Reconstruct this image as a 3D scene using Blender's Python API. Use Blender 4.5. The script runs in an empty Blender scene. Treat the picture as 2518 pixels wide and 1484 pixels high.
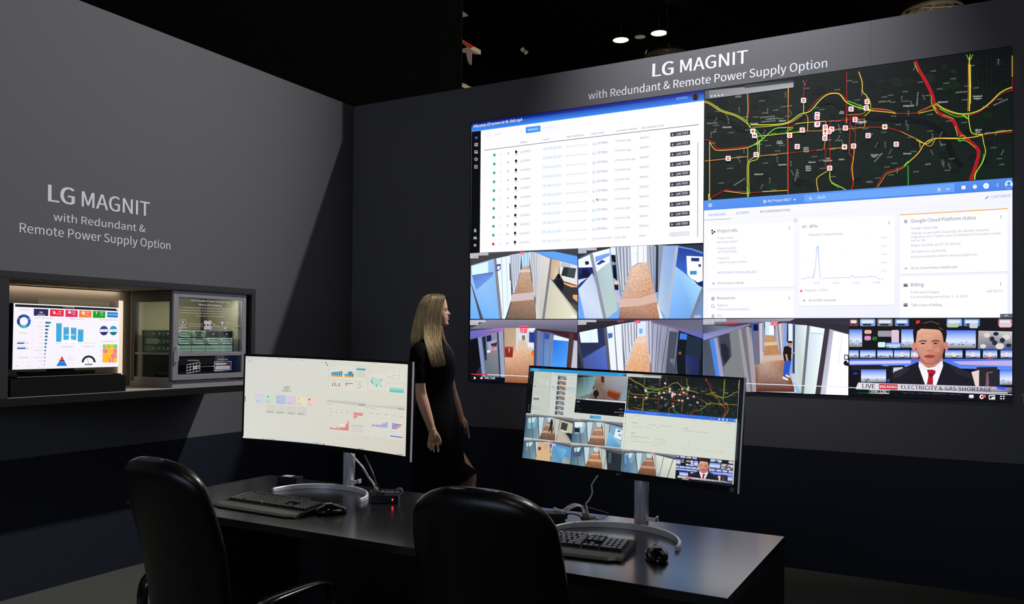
# Dark exhibition booth: a big video wall, a control desk and a lit display case.
import bpy, bmesh, math, random
from mathutils import Vector, Matrix
C = bpy.context.scene.collection
SC = bpy.context.scene
random.seed(7)
PI = math.pi
V3 = Vector

# ------------------------------------------------------------------ camera
PW, PH = 2518, 1484
FPX, YAW, PITCH, ROLL = 2041.3057, -0.5171, 0.0139, 0.0081
CAM = V3((4.621, -5.675, 1.47))
OFX, OFY = -52.15, 61.8524
_f = V3((math.cos(PITCH)*math.sin(YAW), math.cos(PITCH)*math.cos(YAW), math.sin(PITCH)))
_r = V3((math.cos(YAW), -math.sin(YAW), 0)); _u = _r.cross(_f)
CR = _r*math.cos(ROLL)+_u*math.sin(ROLL); CU = -_r*math.sin(ROLL)+_u*math.cos(ROLL); CF = _f
cd = bpy.data.cameras.new('camera'); cam = bpy.data.objects.new('camera', cd); C.objects.link(cam)
M = Matrix((CR, CU, -CF)).transposed().to_4x4(); M.translation = CAM; cam.matrix_world = M
cd.sensor_width = 36; cd.lens = 36*FPX/PW; cd.shift_x = -OFX/PW; cd.shift_y = OFY/PW; cd.clip_end = 200
SC.camera = cam

# ------------------------------------------------------------------ exposure, world, lights
SC.view_settings.view_transform = 'Standard'; SC.view_settings.look = 'None'
SC.view_settings.gamma = 1; SC.view_settings.exposure = 0; SC.view_settings.use_curve_mapping = False
w = bpy.data.worlds.new('hall'); SC.world = w; w.use_nodes = True
w.node_tree.nodes['Background'].inputs[0].default_value = (.75, .85, 1, 1)
w.node_tree.nodes['Background'].inputs[1].default_value = .026

def spot(name, loc, target, power, col, size, blend, radius):
    l = bpy.data.lights.new(name, 'SPOT'); l.energy = power; l.color = col; l.spot_size = size; l.spot_blend = blend
    l.shadow_soft_size = radius
    o = bpy.data.objects.new(name, l); C.objects.link(o); o.location = loc
    o.rotation_euler = (V3(target)-V3(loc)).to_track_quat('-Z', 'Y').to_euler()
    return o
# truss spotlight of the hall beyond the video wall: lights the left wall, the wall's top edge shades its corner
spot('hall_spotlight', (5.9, 2.91, 10.0), (0.2, -4.1, 1.3), 5000, (1, .95, .91), math.radians(40), 1.0, .11)
# booth spotlight washing the header lettering
spot('header_spotlight', (3.25, -1.7, 5.4), (3.25, 0, 3.52), 560, (1, .98, .97), math.radians(62), 1.0, .08)
# hall lamps high behind the visitors
def area(name, loc, target, power, col, sx, sy):
    l = bpy.data.lights.new(name, 'AREA'); l.energy = power; l.color = col; l.shape = 'RECTANGLE'; l.size = sx; l.size_y = sy
    o = bpy.data.objects.new(name, l); C.objects.link(o); o.location = loc
    o.rotation_euler = (V3(target)-V3(loc)).to_track_quat('-Z', 'Y').to_euler()
    return o
area('hall_lamp', (7, -9, 9.5), (1.5, -2, 1), 60, (1, .85, .6), .7, .7)
# unseen bluish area light added behind the visitors as soft fill
area('bluish_fill', (3.5, -13, 3.0), (2.5, -3, 1), 115, (.66, .76, 1), 6, 2.4)

# ------------------------------------------------------------------ measuring helpers
def ray(px, py):
    return (CR*((px-PW/2-OFX)/FPX) - CU*((py-PH/2-OFY)/FPX) + CF)
def at(px, py, ax, val):
    d = ray(px, py); t = (val-CAM[ax])/d[ax]; return CAM + d*t
def lin(c):
    return tuple(((x/255)/12.92 if x <= 10 else ((x/255+.055)/1.055)**2.4) for x in c)

# ------------------------------------------------------------------ materials
def mat(name, col, rough=.5, metal=0, spec=.5, noise=0, nscale=40, bump=0, coat=0, emit=None, est=1, alpha=None, trans=0, ior=1.45):
    m = bpy.data.materials.new(name); m.use_nodes = True; nt = m.node_tree; b = nt.nodes['Principled BSDF']
    b.inputs['Base Color'].default_value = (*col, 1); b.inputs['Roughness'].default_value = rough
    b.inputs['Metallic'].default_value = metal; b.inputs['Specular IOR Level'].default_value = spec
    b.inputs['Coat Weight'].default_value = coat; b.inputs['Coat Roughness'].default_value = .18
    b.inputs['Transmission Weight'].default_value = trans; b.inputs['IOR'].default_value = ior
    if emit: b.inputs['Emission Color'].default_value = (*emit, 1); b.inputs['Emission Strength'].default_value = est
    if noise or bump:
        tc = nt.nodes.new('ShaderNodeTexCoord'); n = nt.nodes.new('ShaderNodeTexNoise')
        n.inputs['Scale'].default_value = nscale; n.inputs['Detail'].default_value = 4
        nt.links.new(tc.outputs['Object'], n.inputs['Vector'])
        if noise:
            r = nt.nodes.new('ShaderNodeMapRange'); r.inputs[3].default_value = 1-noise; r.inputs[4].default_value = 1+noise
            nt.links.new(n.outputs['Fac'], r.inputs[0])
            x = nt.nodes.new('ShaderNodeVectorMath'); x.operation = 'SCALE'; x.inputs[0].default_value = col
            nt.links.new(r.outputs[0], x.inputs['Scale']); nt.links.new(x.outputs[0], b.inputs['Base Color'])
        if bump:
            bp = nt.nodes.new('ShaderNodeBump'); bp.inputs['Strength'].default_value = bump; bp.inputs['Distance'].default_value = .002
            nt.links.new(n.outputs['Fac'], bp.inputs['Height']); nt.links.new(bp.outputs[0], b.inputs['Normal'])
    return m
def screen_mat(name, strength, rough=.5, spec=.3):
    m = bpy.data.materials.new(name); m.use_nodes = True; nt = m.node_tree; b = nt.nodes['Principled BSDF']
    b.inputs['Base Color'].default_value = (.012, .012, .014, 1); b.inputs['Roughness'].default_value = rough
    b.inputs['Specular IOR Level'].default_value = spec
    a = nt.nodes.new('ShaderNodeAttribute'); a.attribute_name = 'Col'
    tc = nt.nodes.new('ShaderNodeTexCoord'); n = nt.nodes.new('ShaderNodeTexNoise'); n.inputs['Scale'].default_value = 110; n.inputs['Detail'].default_value = 3
    nt.links.new(tc.outputs['Object'], n.inputs['Vector'])
    r = nt.nodes.new('ShaderNodeMapRange'); r.inputs[1].default_value = .3; r.inputs[2].default_value = .7; r.inputs[3].default_value = -1; r.inputs[4].default_value = 1
    nt.links.new(n.outputs['Fac'], r.inputs[0])
    mu = nt.nodes.new('ShaderNodeMath'); mu.operation = 'MULTIPLY_ADD'; mu.inputs[2].default_value = 1
    nt.links.new(r.outputs[0], mu.inputs[0]); nt.links.new(a.outputs['Alpha'], mu.inputs[1])
    x = nt.nodes.new('ShaderNodeVectorMath'); x.operation = 'SCALE'
    nt.links.new(a.outputs['Color'], x.inputs[0]); nt.links.new(mu.outputs[0], x.inputs['Scale'])
    nt.links.new(x.outputs[0], b.inputs['Emission Color']); b.inputs['Emission Strength'].default_value = strength
    return m
MT = dict(
    wall=mat('wall_fabric', (.125, .127, .143), .85, noise=.05, nscale=300, bump=.15, spec=.2),
    wall_low=mat('plinth_laminate', (.011, .014, .027), .55, noise=.06, nscale=6, spec=.35),
    black_wall=mat('black_drape', (.018, .017, .014), .95, noise=.2, nscale=3, spec=.1),
    letter=mat('vinyl_lettering', (.62, .63, .70), .6),
    carpet=mat('grey_carpet', (.070, .073, .066), .95, noise=.45, nscale=240, bump=1, spec=.1),
    hall=mat('hall_black', (.005, .005, .004), .9, noise=.3, nscale=1.2),
    beam=mat('hall_beam', (.012, .011, .009), .8, noise=.2, nscale=3),
    desk=mat('black_desk_laminate', (.010, .010, .012), .19, spec=1.0, coat=.3),
    deskside=mat('desk_edge', (.01, .01, .01), .6),
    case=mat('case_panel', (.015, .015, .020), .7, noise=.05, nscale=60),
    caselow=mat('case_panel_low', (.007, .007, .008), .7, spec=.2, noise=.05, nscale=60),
    matt=mat('matt_black', (.005, .005, .006), .75, spec=.15, noise=.05, nscale=60),
    board=mat('pale_board', (.62, .64, .50), .7, noise=.04, nscale=60),
    casein=mat('case_inside', (.34, .31, .27), .7, noise=.04, nscale=60),
    steel=mat('cabinet_steel', (.30, .30, .33), .45, .3, noise=.05, nscale=80),
    steeldark=mat('cabinet_steel_dark', (.10, .10, .10), .5, .2, noise=.05, nscale=80),
    glass=mat('cabinet_glass', (.85, .95, .92), .02, trans=1, ior=1.15),
    psu=mat('power_unit_steel', (.16, .19, .18), .35, .7, noise=.1, nscale=60),
    psul=mat('power_module_face', (.45, .55, .50), .5, .05, noise=.06, nscale=60),
    dark=mat('dark_plastic', (.010, .010, .011), .55, spec=.3, noise=.1, nscale=90),
    gloss=mat('glossy_black', (.008, .008, .009), .15, spec=.6),
    silver=mat('brushed_silver', (.80, .82, .88), .38, .25, noise=.06, nscale=200),
    silver2=mat('silver_top', (.92, .92, .95), .4, .1, noise=.04, nscale=200),
    key=mat('key_plastic', (.055, .054, .062), .30, spec=1.0, noise=.05, nscale=200),
    palm=mat('palm_rest_plastic', (.06, .057, .049), .5, noise=.08, nscale=300),
    leather=mat('black_leather', (.003, .003, .003), .32, spec=.55, noise=.2, nscale=90, bump=.15),
    chrome=mat('arm_chrome', (.5, .45, .36), .25, .9, noise=.05, nscale=80),
    white=mat('white_cable', (.88, .86, .80), .5, noise=.05, nscale=80),
    grey=mat('grey_cable', (.16, .15, .14), .5, noise=.05, nscale=80),
    beige=mat('beige_cable', (.22, .18, .12), .5, noise=.05, nscale=80),
    label=mat('paper_label', (.55, .55, .50), .7, noise=.1, nscale=200),
    led=mat('led_strip_glow', (.8, .7, .6), .5, emit=(1, .80, .60), est=11),
    redled=mat('red_led_glow', (.8, .1, .1), .5, emit=(1, .02, .05), est=12),
    bay=mat('bay_lamp_glow', (1, 1, 1), .5, emit=(1, .97, .85), est=4),
    bayrim=mat('bay_lamp_rim_glow', (.8, .6, .45), .5, emit=(.9, .45, .22), est=.9),  # lamplight falling on the inner rim is put in as glow
    baydim=mat('dim_fitting_glow', (.3, .27, .23), .6, emit=(.10, .082, .062), est=1),  # dim tone of unlit fittings is put in as a faint glow
    duct=mat('diffuser_metal', (.25, .22, .18), .3, .8, noise=.1, nscale=4),
    skin=mat('skin', (.80, .47, .33), .48, spec=.35, noise=.06, nscale=30),
    lips=mat('lips', (.45, .20, .17), .45), eye=mat('eye_white', (.6, .58, .55), .25), iris=mat('iris', (.08, .09, .07), .2),
    nail=mat('pale_nail', (.75, .66, .66), .25),
    dress=mat('black_dress', (.004, .004, .005), .85, noise=.2, nscale=60, bump=.3, spec=.1),
    shoe=mat('black_shoe', (.01, .01, .01), .3),
    gold=mat('bracelet_metal', (.7, .62, .45), .25, .9, noise=.05, nscale=200),
    redbar=mat('red_banner', (.5, .04, .02), .6, noise=.1, nscale=4, emit=(.35, .02, .005), est=.9),  # banner is no lamp: its brightness is put in as glow
    cream=mat('cream_banner', (.6, .5, .35), .6, noise=.1, nscale=4, emit=(.5, .4, .22), est=.5),  # same for the cream cloth, lit look set by emission
    rust=mat('rigging_steel_glow', (.2, .16, .13), .6, noise=.1, nscale=4, emit=(.12, .09, .07), est=.8),  # hall light on the steel is put in as glow
    sil=mat('white_print', (.75, .75, .75), .5), redp=mat('red_print', (.35, .02, .03), .5),
)

# ------------------------------------------------------------------ object helpers
def obj(name, bm, m, parent=None, smooth=False):
    me = bpy.data.meshes.new(name); bm.normal_update(); bm.to_mesh(me); bm.free()
    for x in (m if isinstance(m, (list, tuple)) else [m]): me.materials.append(x)
    if smooth:
        for p in me.polygons: p.use_smooth = True
    o = bpy.data.objects.new(name, me); C.objects.link(o)
    if parent: o.parent = parent
    return o
def tag(o, label=None, cat=None, group=None, kind=None):
    if label: o['label'] = label
    if cat: o['category'] = cat
    if group: o['group'] = group
    if kind: o['kind'] = kind
    return o
def thing(name, label, cat, loc=(0, 0, 0), rz=0, group=None):
    o = bpy.data.objects.new(name, None); C.objects.link(o); o.location = loc; o.rotation_euler = (0, 0, rz)
    o.empty_display_size = .05
    return tag(o, label, cat, group)
def dup(root, parent=None):
    c = root.copy(); C.objects.link(c); c.parent = parent
    for ch in [o for o in bpy.data.objects if o.parent == root]: dup(ch, c)
    return c
NB = bmesh.new
def box(bm, x0, x1, y0, y1, z0, z1, bev=0, seg=2, M_=None):
    r = bmesh.ops.create_cube(bm, size=1)
    vs = r['verts']
    for v in vs: v.co = V3(((x0+x1)/2+v.co.x*(x1-x0), (y0+y1)/2+v.co.y*(y1-y0), (z0+z1)/2+v.co.z*(z1-z0)))
    if bev:
        es = list({e for v in vs for e in v.link_edges})
        rr = bmesh.ops.bevel(bm, geom=es, offset=bev, segments=seg, affect='EDGES', profile=.5)
        vs = list({v for f in rr['faces'] for v in f.verts} | {v for v in vs if v.is_valid})
    if M_ is not None: bmesh.ops.transform(bm, matrix=M_, verts=[v for v in vs if v.is_valid])
    return bm
def cyl(bm, p0, p1, r0, r1=None, n=24, caps=True):
    p0 = V3(p0); p1 = V3(p1); d = p1-p0; r1 = r0 if r1 is None else r1
    q = d.to_track_quat('Z', 'Y').to_matrix().to_4x4(); q.translation = (p0+p1)/2
    bmesh.ops.create_cone(bm, cap_ends=caps, segments=n, radius1=r0, radius2=r1, depth=d.length, matrix=q)
    return bm
def loft(bm, rings, cap=True, closed=True):
    rv = [[bm.verts.new(p) for p in r] for r in rings]
    n = len(rv[0])
    for a, b in zip(rv, rv[1:]):
        for i in range(n if closed else n-1):
            j = (i+1) % n
            try: bm.faces.new((a[i], a[j], b[j], b[i]))
            except ValueError: pass
    if cap:
        bm.faces.new(rv[0][::-1]); bm.faces.new(rv[-1])
    return bm
def catmull(pts, n):
    P = [V3(p) for p in pts]; P = [P[0]*2-P[1]]+P+[P[-1]*2-P[-2]]; out = []
    for i in range(1, len(P)-2):
        for k in range(n):
            t = k/n; a, b, c, d = P[i-1:i+3]
            out.append(.5*((2*b)+(c-a)*t+(2*a-5*b+4*c-d)*t*t+(3*b-a-3*c+d)*t**3))
    out.append(P[-2]); return out
def tube(bm, pts, r, n=8, sub=6, smooth=True):
    P = catmull(pts, sub) if smooth else [V3(p) for p in pts]
    R_ = r if callable(r) else (lambda t: r)
    nrm = None; rings = []
    for i, p in enumerate(P):
        t = (P[min(i+1, len(P)-1)]-P[max(i-1, 0)]).normalized()
        if nrm is None: nrm = t.orthogonal().normalized()
        nrm = (nrm-t*nrm.dot(t)).normalized(); b = t.cross(nrm); rr = R_(i/(len(P)-1))
        rings.append([p+(nrm*math.cos(a)+b*math.sin(a))*rr for a in (2*PI*k/n for k in range(n))])
    return loft(bm, rings)
def rrect(w, h, r, n=5):
    o = []
    for cx, cy, a0 in ((w/2-r, h/2-r, 0), (-w/2+r, h/2-r, PI/2), (-w/2+r, -h/2+r, PI), (w/2-r, -h/2+r, 1.5*PI)):
        for k in range(n+1):
            a = a0+PI/2*k/n; o.append((cx+r*math.cos(a), cy+r*math.sin(a)))
    return o

# ------------------------------------------------------------------ lettering
_tc = {}
import os
FONT = None
try:   # a plain sans face that ships inside Blender; the built-in face is used when it is absent
    _fp = os.path.join(bpy.utils.system_resource('DATAFILES'), 'fonts', 'Noto Sans CJK Regular.woff2')
    if os.path.exists(_fp): FONT = bpy.data.fonts.load(_fp)
except Exception:
    FONT = None
def glyphs(s, bold=0, res=3):
    k = (s, bold, res)
    if k not in _tc:
        cu = bpy.data.curves.new('t', 'FONT'); cu.body = s; cu.size = 1; cu.resolution_u = res; cu.offset = bold; cu.fill_mode = 'FRONT'
        if FONT: cu.font = FONT
        ob = bpy.data.objects.new('t', cu); me = bpy.data.meshes.new_from_object(ob)
        vs = [(v.co.x, v.co.y) for v in me.vertices]; fs = [tuple(p.vertices) for p in me.polygons]
        bpy.data.objects.remove(ob); bpy.data.curves.remove(cu); bpy.data.meshes.remove(me)
        x0 = min([v[0] for v in vs] or [0]); x1 = max([v[0] for v in vs] or [1])
        _tc[k] = ([(a-x0, b) for a, b in vs], fs, max(x1-x0, 1e-3))
    return _tc[k]
CAPH = max(v[1] for v in glyphs('H')[0])   # cap height of the face at size 1

# ------------------------------------------------------------------ screens: flat pictures of emissive vector shapes
class Screen:
    def __init__(s, c, yaw, tilt, roll, w, h, sag=0):
        s.c = V3(c); s.w = w; s.h = h; s.sag = sag
        r = V3((math.cos(yaw), math.sin(yaw), 0)); bk = V3((-math.sin(yaw), math.cos(yaw), 0))
        u = V3((0, 0, 1))*math.cos(tilt)+bk*math.sin(tilt); s.n = -(bk*math.cos(tilt)-V3((0, 0, 1))*math.sin(tilt))
        s.r = r*math.cos(roll)+u*math.sin(roll); s.u = -r*math.sin(roll)+u*math.cos(roll)
        s.crop = (0, 0, 1); s.tf = None; s.k = 1; s.V = None
    def pos(s, u, v, off=0):
        return s.c+s.r*u+s.u*v+s.n*(off+s.sag*(2*u/s.w)**2)
    def inv(s, px, py):
        d = ray(px, py); dn = d.dot(s.n); o = 0
        for i in range(6 if s.sag else 1):
            t = (s.c+s.n*o-CAM).dot(s.n)/dn; q = CAM+d*t-s.c; u = q.dot(s.r); v = q.dot(s.u); o = s.sag*(2*u/s.w)**2
        return u, v
    def uv(s, x, y):
        if s.tf: return s.tf(x, y)
        ox, oy, k = s.crop; return s.inv(ox+x/k, oy+y/k)
    def begin(s, base=0.0): s.V = []; s.F = []; s.K = []; s.z = base
    def end(s, name, m, parent, label=None):
        me = bpy.data.meshes.new(name); me.from_pydata(s.V, [], s.F); me.materials.append(m)
        a = me.color_attributes.new('Col', 'FLOAT_COLOR', 'CORNER'); flat = []
        for f, kk in zip(s.F, s.K):
            for c in kk: flat.extend(c)
        a.data.foreach_set('color', flat)
        o = bpy.data.objects.new(name, me); C.objects.link(o); o.parent = parent
        if label: o['label'] = label
        return o
    def _emit(s, uv, cols):
        b = len(s.V); s.V += [tuple(s.pos(u, v, s.z)) for u, v in uv]
        s.F.append(tuple(range(b, b+len(uv)))); s.K.append(cols)
    def raw(s, uv, cols):
        s.z += 1.5e-5
        if s.sag:
            us = [q[0] for q in uv]; st = .02
            if max(us)-min(us) > st*1.5:
                k0 = math.floor(min(us)/st); k1 = math.ceil(max(us)/st)
                for k in range(k0, k1):
                    P = list(zip(uv, cols))
                    for lim, sg in ((k*st, 1), ((k+1)*st, -1)):
                        Q = []
                        for i in range(len(P)):
                            (a, ca), (b, cb) = P[i-1], P[i]; ia = (a[0]-lim)*sg >= 0; ib = (b[0]-lim)*sg >= 0
                            if ia != ib:
                                t = (lim-a[0])/(b[0]-a[0]); Q.append(((lim, a[1]+(b[1]-a[1])*t), tuple(x+(y-x)*t for x, y in zip(ca, cb))))
                            if ib: Q.append(P[i])
                        P = Q
                        if not P: break
                    if len(P) > 2: s._emit([q[0] for q in P], [q[1] for q in P])
                return
        s._emit(uv, cols)
    def poly(s, pts, col, noise=0, cols=None):
        uv = [s.uv(x, y) for x, y in pts]
        if cols: cc = [(*lin(c), noise) for c in cols]
        else: cc = [(*lin(col), noise)]*len(pts)
        s.raw(uv, cc)
    def P(s, col, *a, noise=0): s.poly(list(zip(a[::2], a[1::2])), col, noise)
    def G(s, cols, *a, noise=0): s.poly(list(zip(a[::2], a[1::2])), None, noise, cols)
    def rect(s, x0, y0, x1, y1, col, noise=0): # corners measured, sides follow the screen's own axes
        a = s.uv(x0, y0); b = s.uv(x1, y1); s.raw([(a[0], a[1]), (b[0], a[1]), (b[0], b[1]), (a[0], b[1])], [(*lin(col), noise)]*4)
    def circ(s, x, y, r, col, n=14, ry=None, a0=0, a1=2*PI):
        s.poly([(x+r*math.cos(a0+(a1-a0)*i/n), y+(ry or r)*math.sin(a0+(a1-a0)*i/n)) for i in range(n)], col)
    def ring(s, x, y, r, r2, col, n=18, a0=0, a1=2*PI, ry=1):
        for i in range(n):
            a, b = a0+(a1-a0)*i/n, a0+(a1-a0)*(i+1)/n
            s.poly([(x+q*math.cos(t), y+q*ry*math.sin(t)) for q, t in ((r, a), (r, b), (r2, b), (r2, a))], col); s.z -= 1.5e-5
        s.z += 1.5e-5
    def mpp(s, x, y):   # metres per drawing unit
        a = s.uv(x, y); b = s.uv(x, y+4); return math.hypot(a[0]-b[0], a[1]-b[1])/4
    def line(s, pts, wd, col, noise=0):
        m = s.mpp(*pts[0])*wd*s.k/2; Q = [V3((*s.uv(*p), 0)) for p in pts]; L = []; R_ = []
        Q = [q for i, q in enumerate(Q) if i == 0 or (q-Q[i-1]).length > 1e-6]
        if len(Q) < 2: return
        for i, q in enumerate(Q):
            d1 = (Q[min(i+1, len(Q)-1)]-Q[max(i-1, 0)]).normalized()
            da = (Q[i]-Q[i-1]).normalized() if i else d1; k = max(.5, abs(d1.dot(da)))
            n = V3((-d1.y, d1.x, 0))*m/k; L.append(((q+n).x, (q+n).y)); R_.append(((q-n).x, (q-n).y))
        c = (*lin(col), noise)
        s.z += 1.5e-5
        for i in range(len(Q)-1):
            s._emitc([L[i], L[i+1], R_[i+1], R_[i]], [c]*4)
    def _emitc(s, uv, cc):
        z = s.z; s.raw(uv, cc); s.z = z
    def text(s, st, x0, y0, x1, y1, h, col, bold=0, res=2, blur=0):
        vs, fs, w = glyphs(st, 0, res); a = s.uv(x0, y0); b = s.uv(x1, y1)
        L = math.hypot(b[0]-a[0], b[1]-a[1]); ax = ((b[0]-a[0])/L, (b[1]-a[1])/L)
        hh = h*s.mpp(x0, y0); kx = L/w; ky = hh/CAPH; c = (*lin(col), 0)
        bs = bold*CAPH/.729*.75
        for sx in ((-bs, 0, bs) if bold else (0,)):
            s.z += 1.2e-5; off = s.z; b0 = len(s.V)
            for x, y in vs:
                X = (x+sx)*kx; s.V.append(tuple(s.pos(a[0]+ax[0]*X-ax[1]*y*ky, a[1]+ax[1]*X+ax[0]*y*ky, off)))
            for f in fs: s.F.append(tuple(b0+i for i in f)); s.K.append([c]*len(f))
    def H(s, st, x0, y0, x1, y1, h, col, bold=0): # horizontal lettering: runs along the screen's own horizontal
        a = s.uv(x0, y0); b = s.uv(x1, y1); o = s.tf; o2 = s.crop; m = s.mpp(x0, y0)
        s.tf = lambda x, y: (x, y); s.text(st, a[0], a[1], max(b[0], a[0]+1e-4), a[1], h*m, col, bold); s.tf = o

# ------------------------------------------------------------------ picture contents
W_ = (243, 243, 250)
def draw_table(s):
    s.crop = (1150, 200, 3.4508)
    s.G([W_, W_, (246, 246, 250), (246, 246, 250)], 33, 352, 2007, 72, 1998, 1368, 26, 1456)
    s.G([(20, 22, 92), (20, 30, 120), (52, 128, 240), (60, 140, 250)], 33, 350, 2007, 72, 2007, 162, 33, 428)
    s.G([(10, 14, 70), (12, 18, 96), (24, 52, 170), (20, 44, 160)], 33, 350, 2007, 72, 2007, 105, 33, 378)
    s.P((8, 9, 12), 33, 428, 112, 418, 103, 1452, 26, 1456)
    s.text('Infocomm US+promo txt 4k-16x9.mp4', 50, 392, 462, 336, 25, (250, 250, 255), .015)
    s.text('UniFi', 75, 398, 185, 384, 18, (130, 180, 255))
    s.text('ADMIN', 1768, 158, 1863, 147, 22, (120, 190, 255))
    s.circ(1932, 130, 31, (70, 60, 70)); s.circ(1932, 124, 16, (15, 12, 14), ry=22); s.circ(1932, 150, 22, (15, 12, 14), ry=10)
    # side bar icons
    s.line([(62, 474), (84, 468), (82, 482), (62, 474)], 4, (60, 130, 255)); s.line([(70, 478), (66, 487), (76, 488)], 3, (60, 130, 255))
    for x in (60, 68, 77): s.line([(x, 526), (x, 550)], 3, (225, 225, 235))
    s.line([(60, 526), (68, 522), (77, 526), (85, 522), (85, 546), (77, 550), (68, 546), (60, 550), (60, 526)], 2.5, (225, 225, 235))
    s.line([(59, 588), (84, 588), (84, 608), (59, 608), (59, 588)], 3, (225, 225, 235)); s.line([(62, 604), (70, 596), (80, 606)], 3, (225, 225, 235))
    s.ring(71, 660, 14, 11, (225, 225, 235)); s.line([(71, 651), (71, 661), (77, 664)], 3, (225, 225, 235))
    s.line([(58, 711), (82, 711), (82, 736), (58, 736), (58, 711)], 3, (225, 225, 235)); s.P((225, 225, 235), 67, 717, 67, 730, 76, 723)
    s.line([(55, 1275), (58, 1256), (64, 1250), (70, 1256), (73, 1275), (55, 1275)], 3, (225, 225, 235)); s.line([(62, 1250), (63, 1279)], 3, (225, 225, 235))
    for x in (57, 70): s.ring(x, 1322, 6, 3, (225, 225, 235), 8); s.line([(x-6, 1340), (x-4, 1330), (x+5, 1330), (x+6, 1340)], 3, (225, 225, 235))
    s.ring(63, 1389, 11, 6, (225, 225, 235), 8)
    # search row
    s.ring(171, 457, 22, 20, (180, 215, 240)); s.text('13', 161, 466, 181, 463, 16, (160, 190, 215))
    s.P((250, 250, 253), 208, 428, 480, 392, 480, 448, 208, 484); s.text('Search', 227, 459, 288, 452, 20, (170, 172, 180))
    s.ring(456, 420, 8, 6, (150, 150, 160), 10); s.line([(461, 425), (467, 432)], 2, (150, 150, 160))
    s.P((60, 145, 240), 493, 389, 618, 373, 618, 425, 493, 441); s.text('MANAGED', 512, 420, 598, 409, 17, (235, 245, 255), .01)
    s.line([(620, 373), (776, 352), (776, 404), (620, 425)], 2, (200, 225, 245)); s.text('UNMANAGED', 640, 402, 752, 388, 15, (175, 215, 245))
    for t, x0, y0, x1, y1 in (('NAME', 450, 525, 505, 519), ('HOST', 644, 502, 694, 496), ('MAC ADDRESS', 843, 478, 984, 461), ('LINK STATE', 1047, 452, 1159, 440),
                              ('LAST RECORDING', 1260, 428, 1441, 406), ('RECORDING TYPE', 1479, 403, 1668, 380)):
        s.text(t, x0, y0, x1, y1, 13, (75, 75, 85))
    s.line([(142, 584), (700, 514), (1966, 366)], 4, (55, 55, 65))
    s.line([(1954, 516), (1951, 1320)], 4, (95, 95, 105))
    ago = ['3 minutes ago', '3 minutes ago', 'a few seconds ago', '3 minutes ago', 'a minute ago', 'a minute ago', '2 minutes ago', '2 minutes ago', '2 minutes ago', '5 minutes ago', 'a year ago']
    mac = ['1E:80:29:00:07:15', '1E:80:29:00:09:42', '1E:80:29:00:07:0C', '1E:80:29:00:07:F8', '1E:80:29:00:00:36', '1E:80:29:00:1E:3A', '1E:80:29:00:09:06', '78:AC:B9:98:93:8C', '1E:80:29:00:18:3D', '1E:80:29:00:1D:FB', '1E:80:29:00:1E:2F']
    for i in range(11):
        f = i/10; L = lambda a, b: a+(b-a)*f
        x = L(227, 219); y = L(625, 1380)
        s.circ(x, y, 11, (225, 45, 60) if i == 10 else (55, 170, 110), ry=13)
        a = L(285, 279); s.line([(a, y-14), (a, y-2)], 5, (200, 200, 208)); s.line([(a-6, y-8), (a-5, y-1), (a+5, y-1), (a+6, y-8)], 1.5, (205, 205, 212)); s.line([(a, y), (a, y+5)], 1.5, (205, 205, 212))
        a = L(345, 338); yy = L(610, 1372); s.ring(a, yy, 8, 5.5, (120, 120, 130), 10); s.line([(a-9, yy), (a+9, yy)], 1.5, (120, 120, 130))
        a = L(412, 403); yy = L(598, 1363); s.circ(a, yy, 10, (12, 12, 14), ry=13); s.P((205, 205, 210), a-9, yy+12, a+12, yy+11, a+12, yy+26, a-9, yy+27)
        s.text('UCAM%02d' % (i+3), L(449, 443), L(608, 1376), L(534, 527), L(598, 1370), 18, (150, 150, 162))
        s.text('192.168.123.%d' % (149+i), L(640, 634), L(583, 1365), L(795, 789), L(567, 1357), 19, (105, 175, 215))
        s.text(mac[i], L(834, 829), L(560, 1352), L(1014, 1010), L(540, 1343), 11, (170, 170, 180))
        a = L(1073, 1068); yy = L(526, 1333); s.line([(a-11, yy+12), (a-11, yy-4), (a, yy-10), (a+11, yy-4), (a+11, yy+12), (a-11, yy+12)], 2, (190, 190, 198) if i == 10 else (95, 185, 215)); s.line([(a-9, yy+5), (a+9, yy+4)], 3, (190, 190, 198) if i == 10 else (95, 185, 215))
        if i == 10: s.text('Disconnected', 1090, 1342, 1222, 1331, 17, (155, 155, 165))
        else: s.text('100 Mbps', L(1098, 1091), L(534, 1339.6), L(1191, 1187), L(523, 1334), 19, (120, 120, 132))
        s.text(ago[i], L(1252, 1246), L(514, 1334), L(1252, 1246)+(len(ago[i])*10.3 if i != 10 else 98), L(514, 1334)-len(ago[i])*.85, 18, (150, 150, 162))
        s.text('None' if i == 10 else 'Motion', L(1465, 1459), L(490, 1318), L(1538, 1534) if i < 10 else 1513, L(479, 1314), 19, (135, 135, 148))
        xa, xb = L(1720, 1715), L(1887, 1883); ya, yb = L(434, 1281), L(415, 1269); hh = L(36, 38)
        s.P((215, 217, 228) if i == 10 else (42, 42, 58), xa, ya, xb, yb, xb, yb+hh, xa, ya+hh)
        s.line([(xa+16, ya+10), (xa+16, ya+26), (xa+30, ya+17), (xa+16, ya+10)], 2.5, (240, 240, 248))
        s.text('LIVE FEED', xa+51, ya+24, xb-14, yb+27, 18, (240, 240, 248), .012)
    s.P((200, 20, 40), 1092, 993, 1100, 1016, 1106, 1004, 1104, 996)

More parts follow.
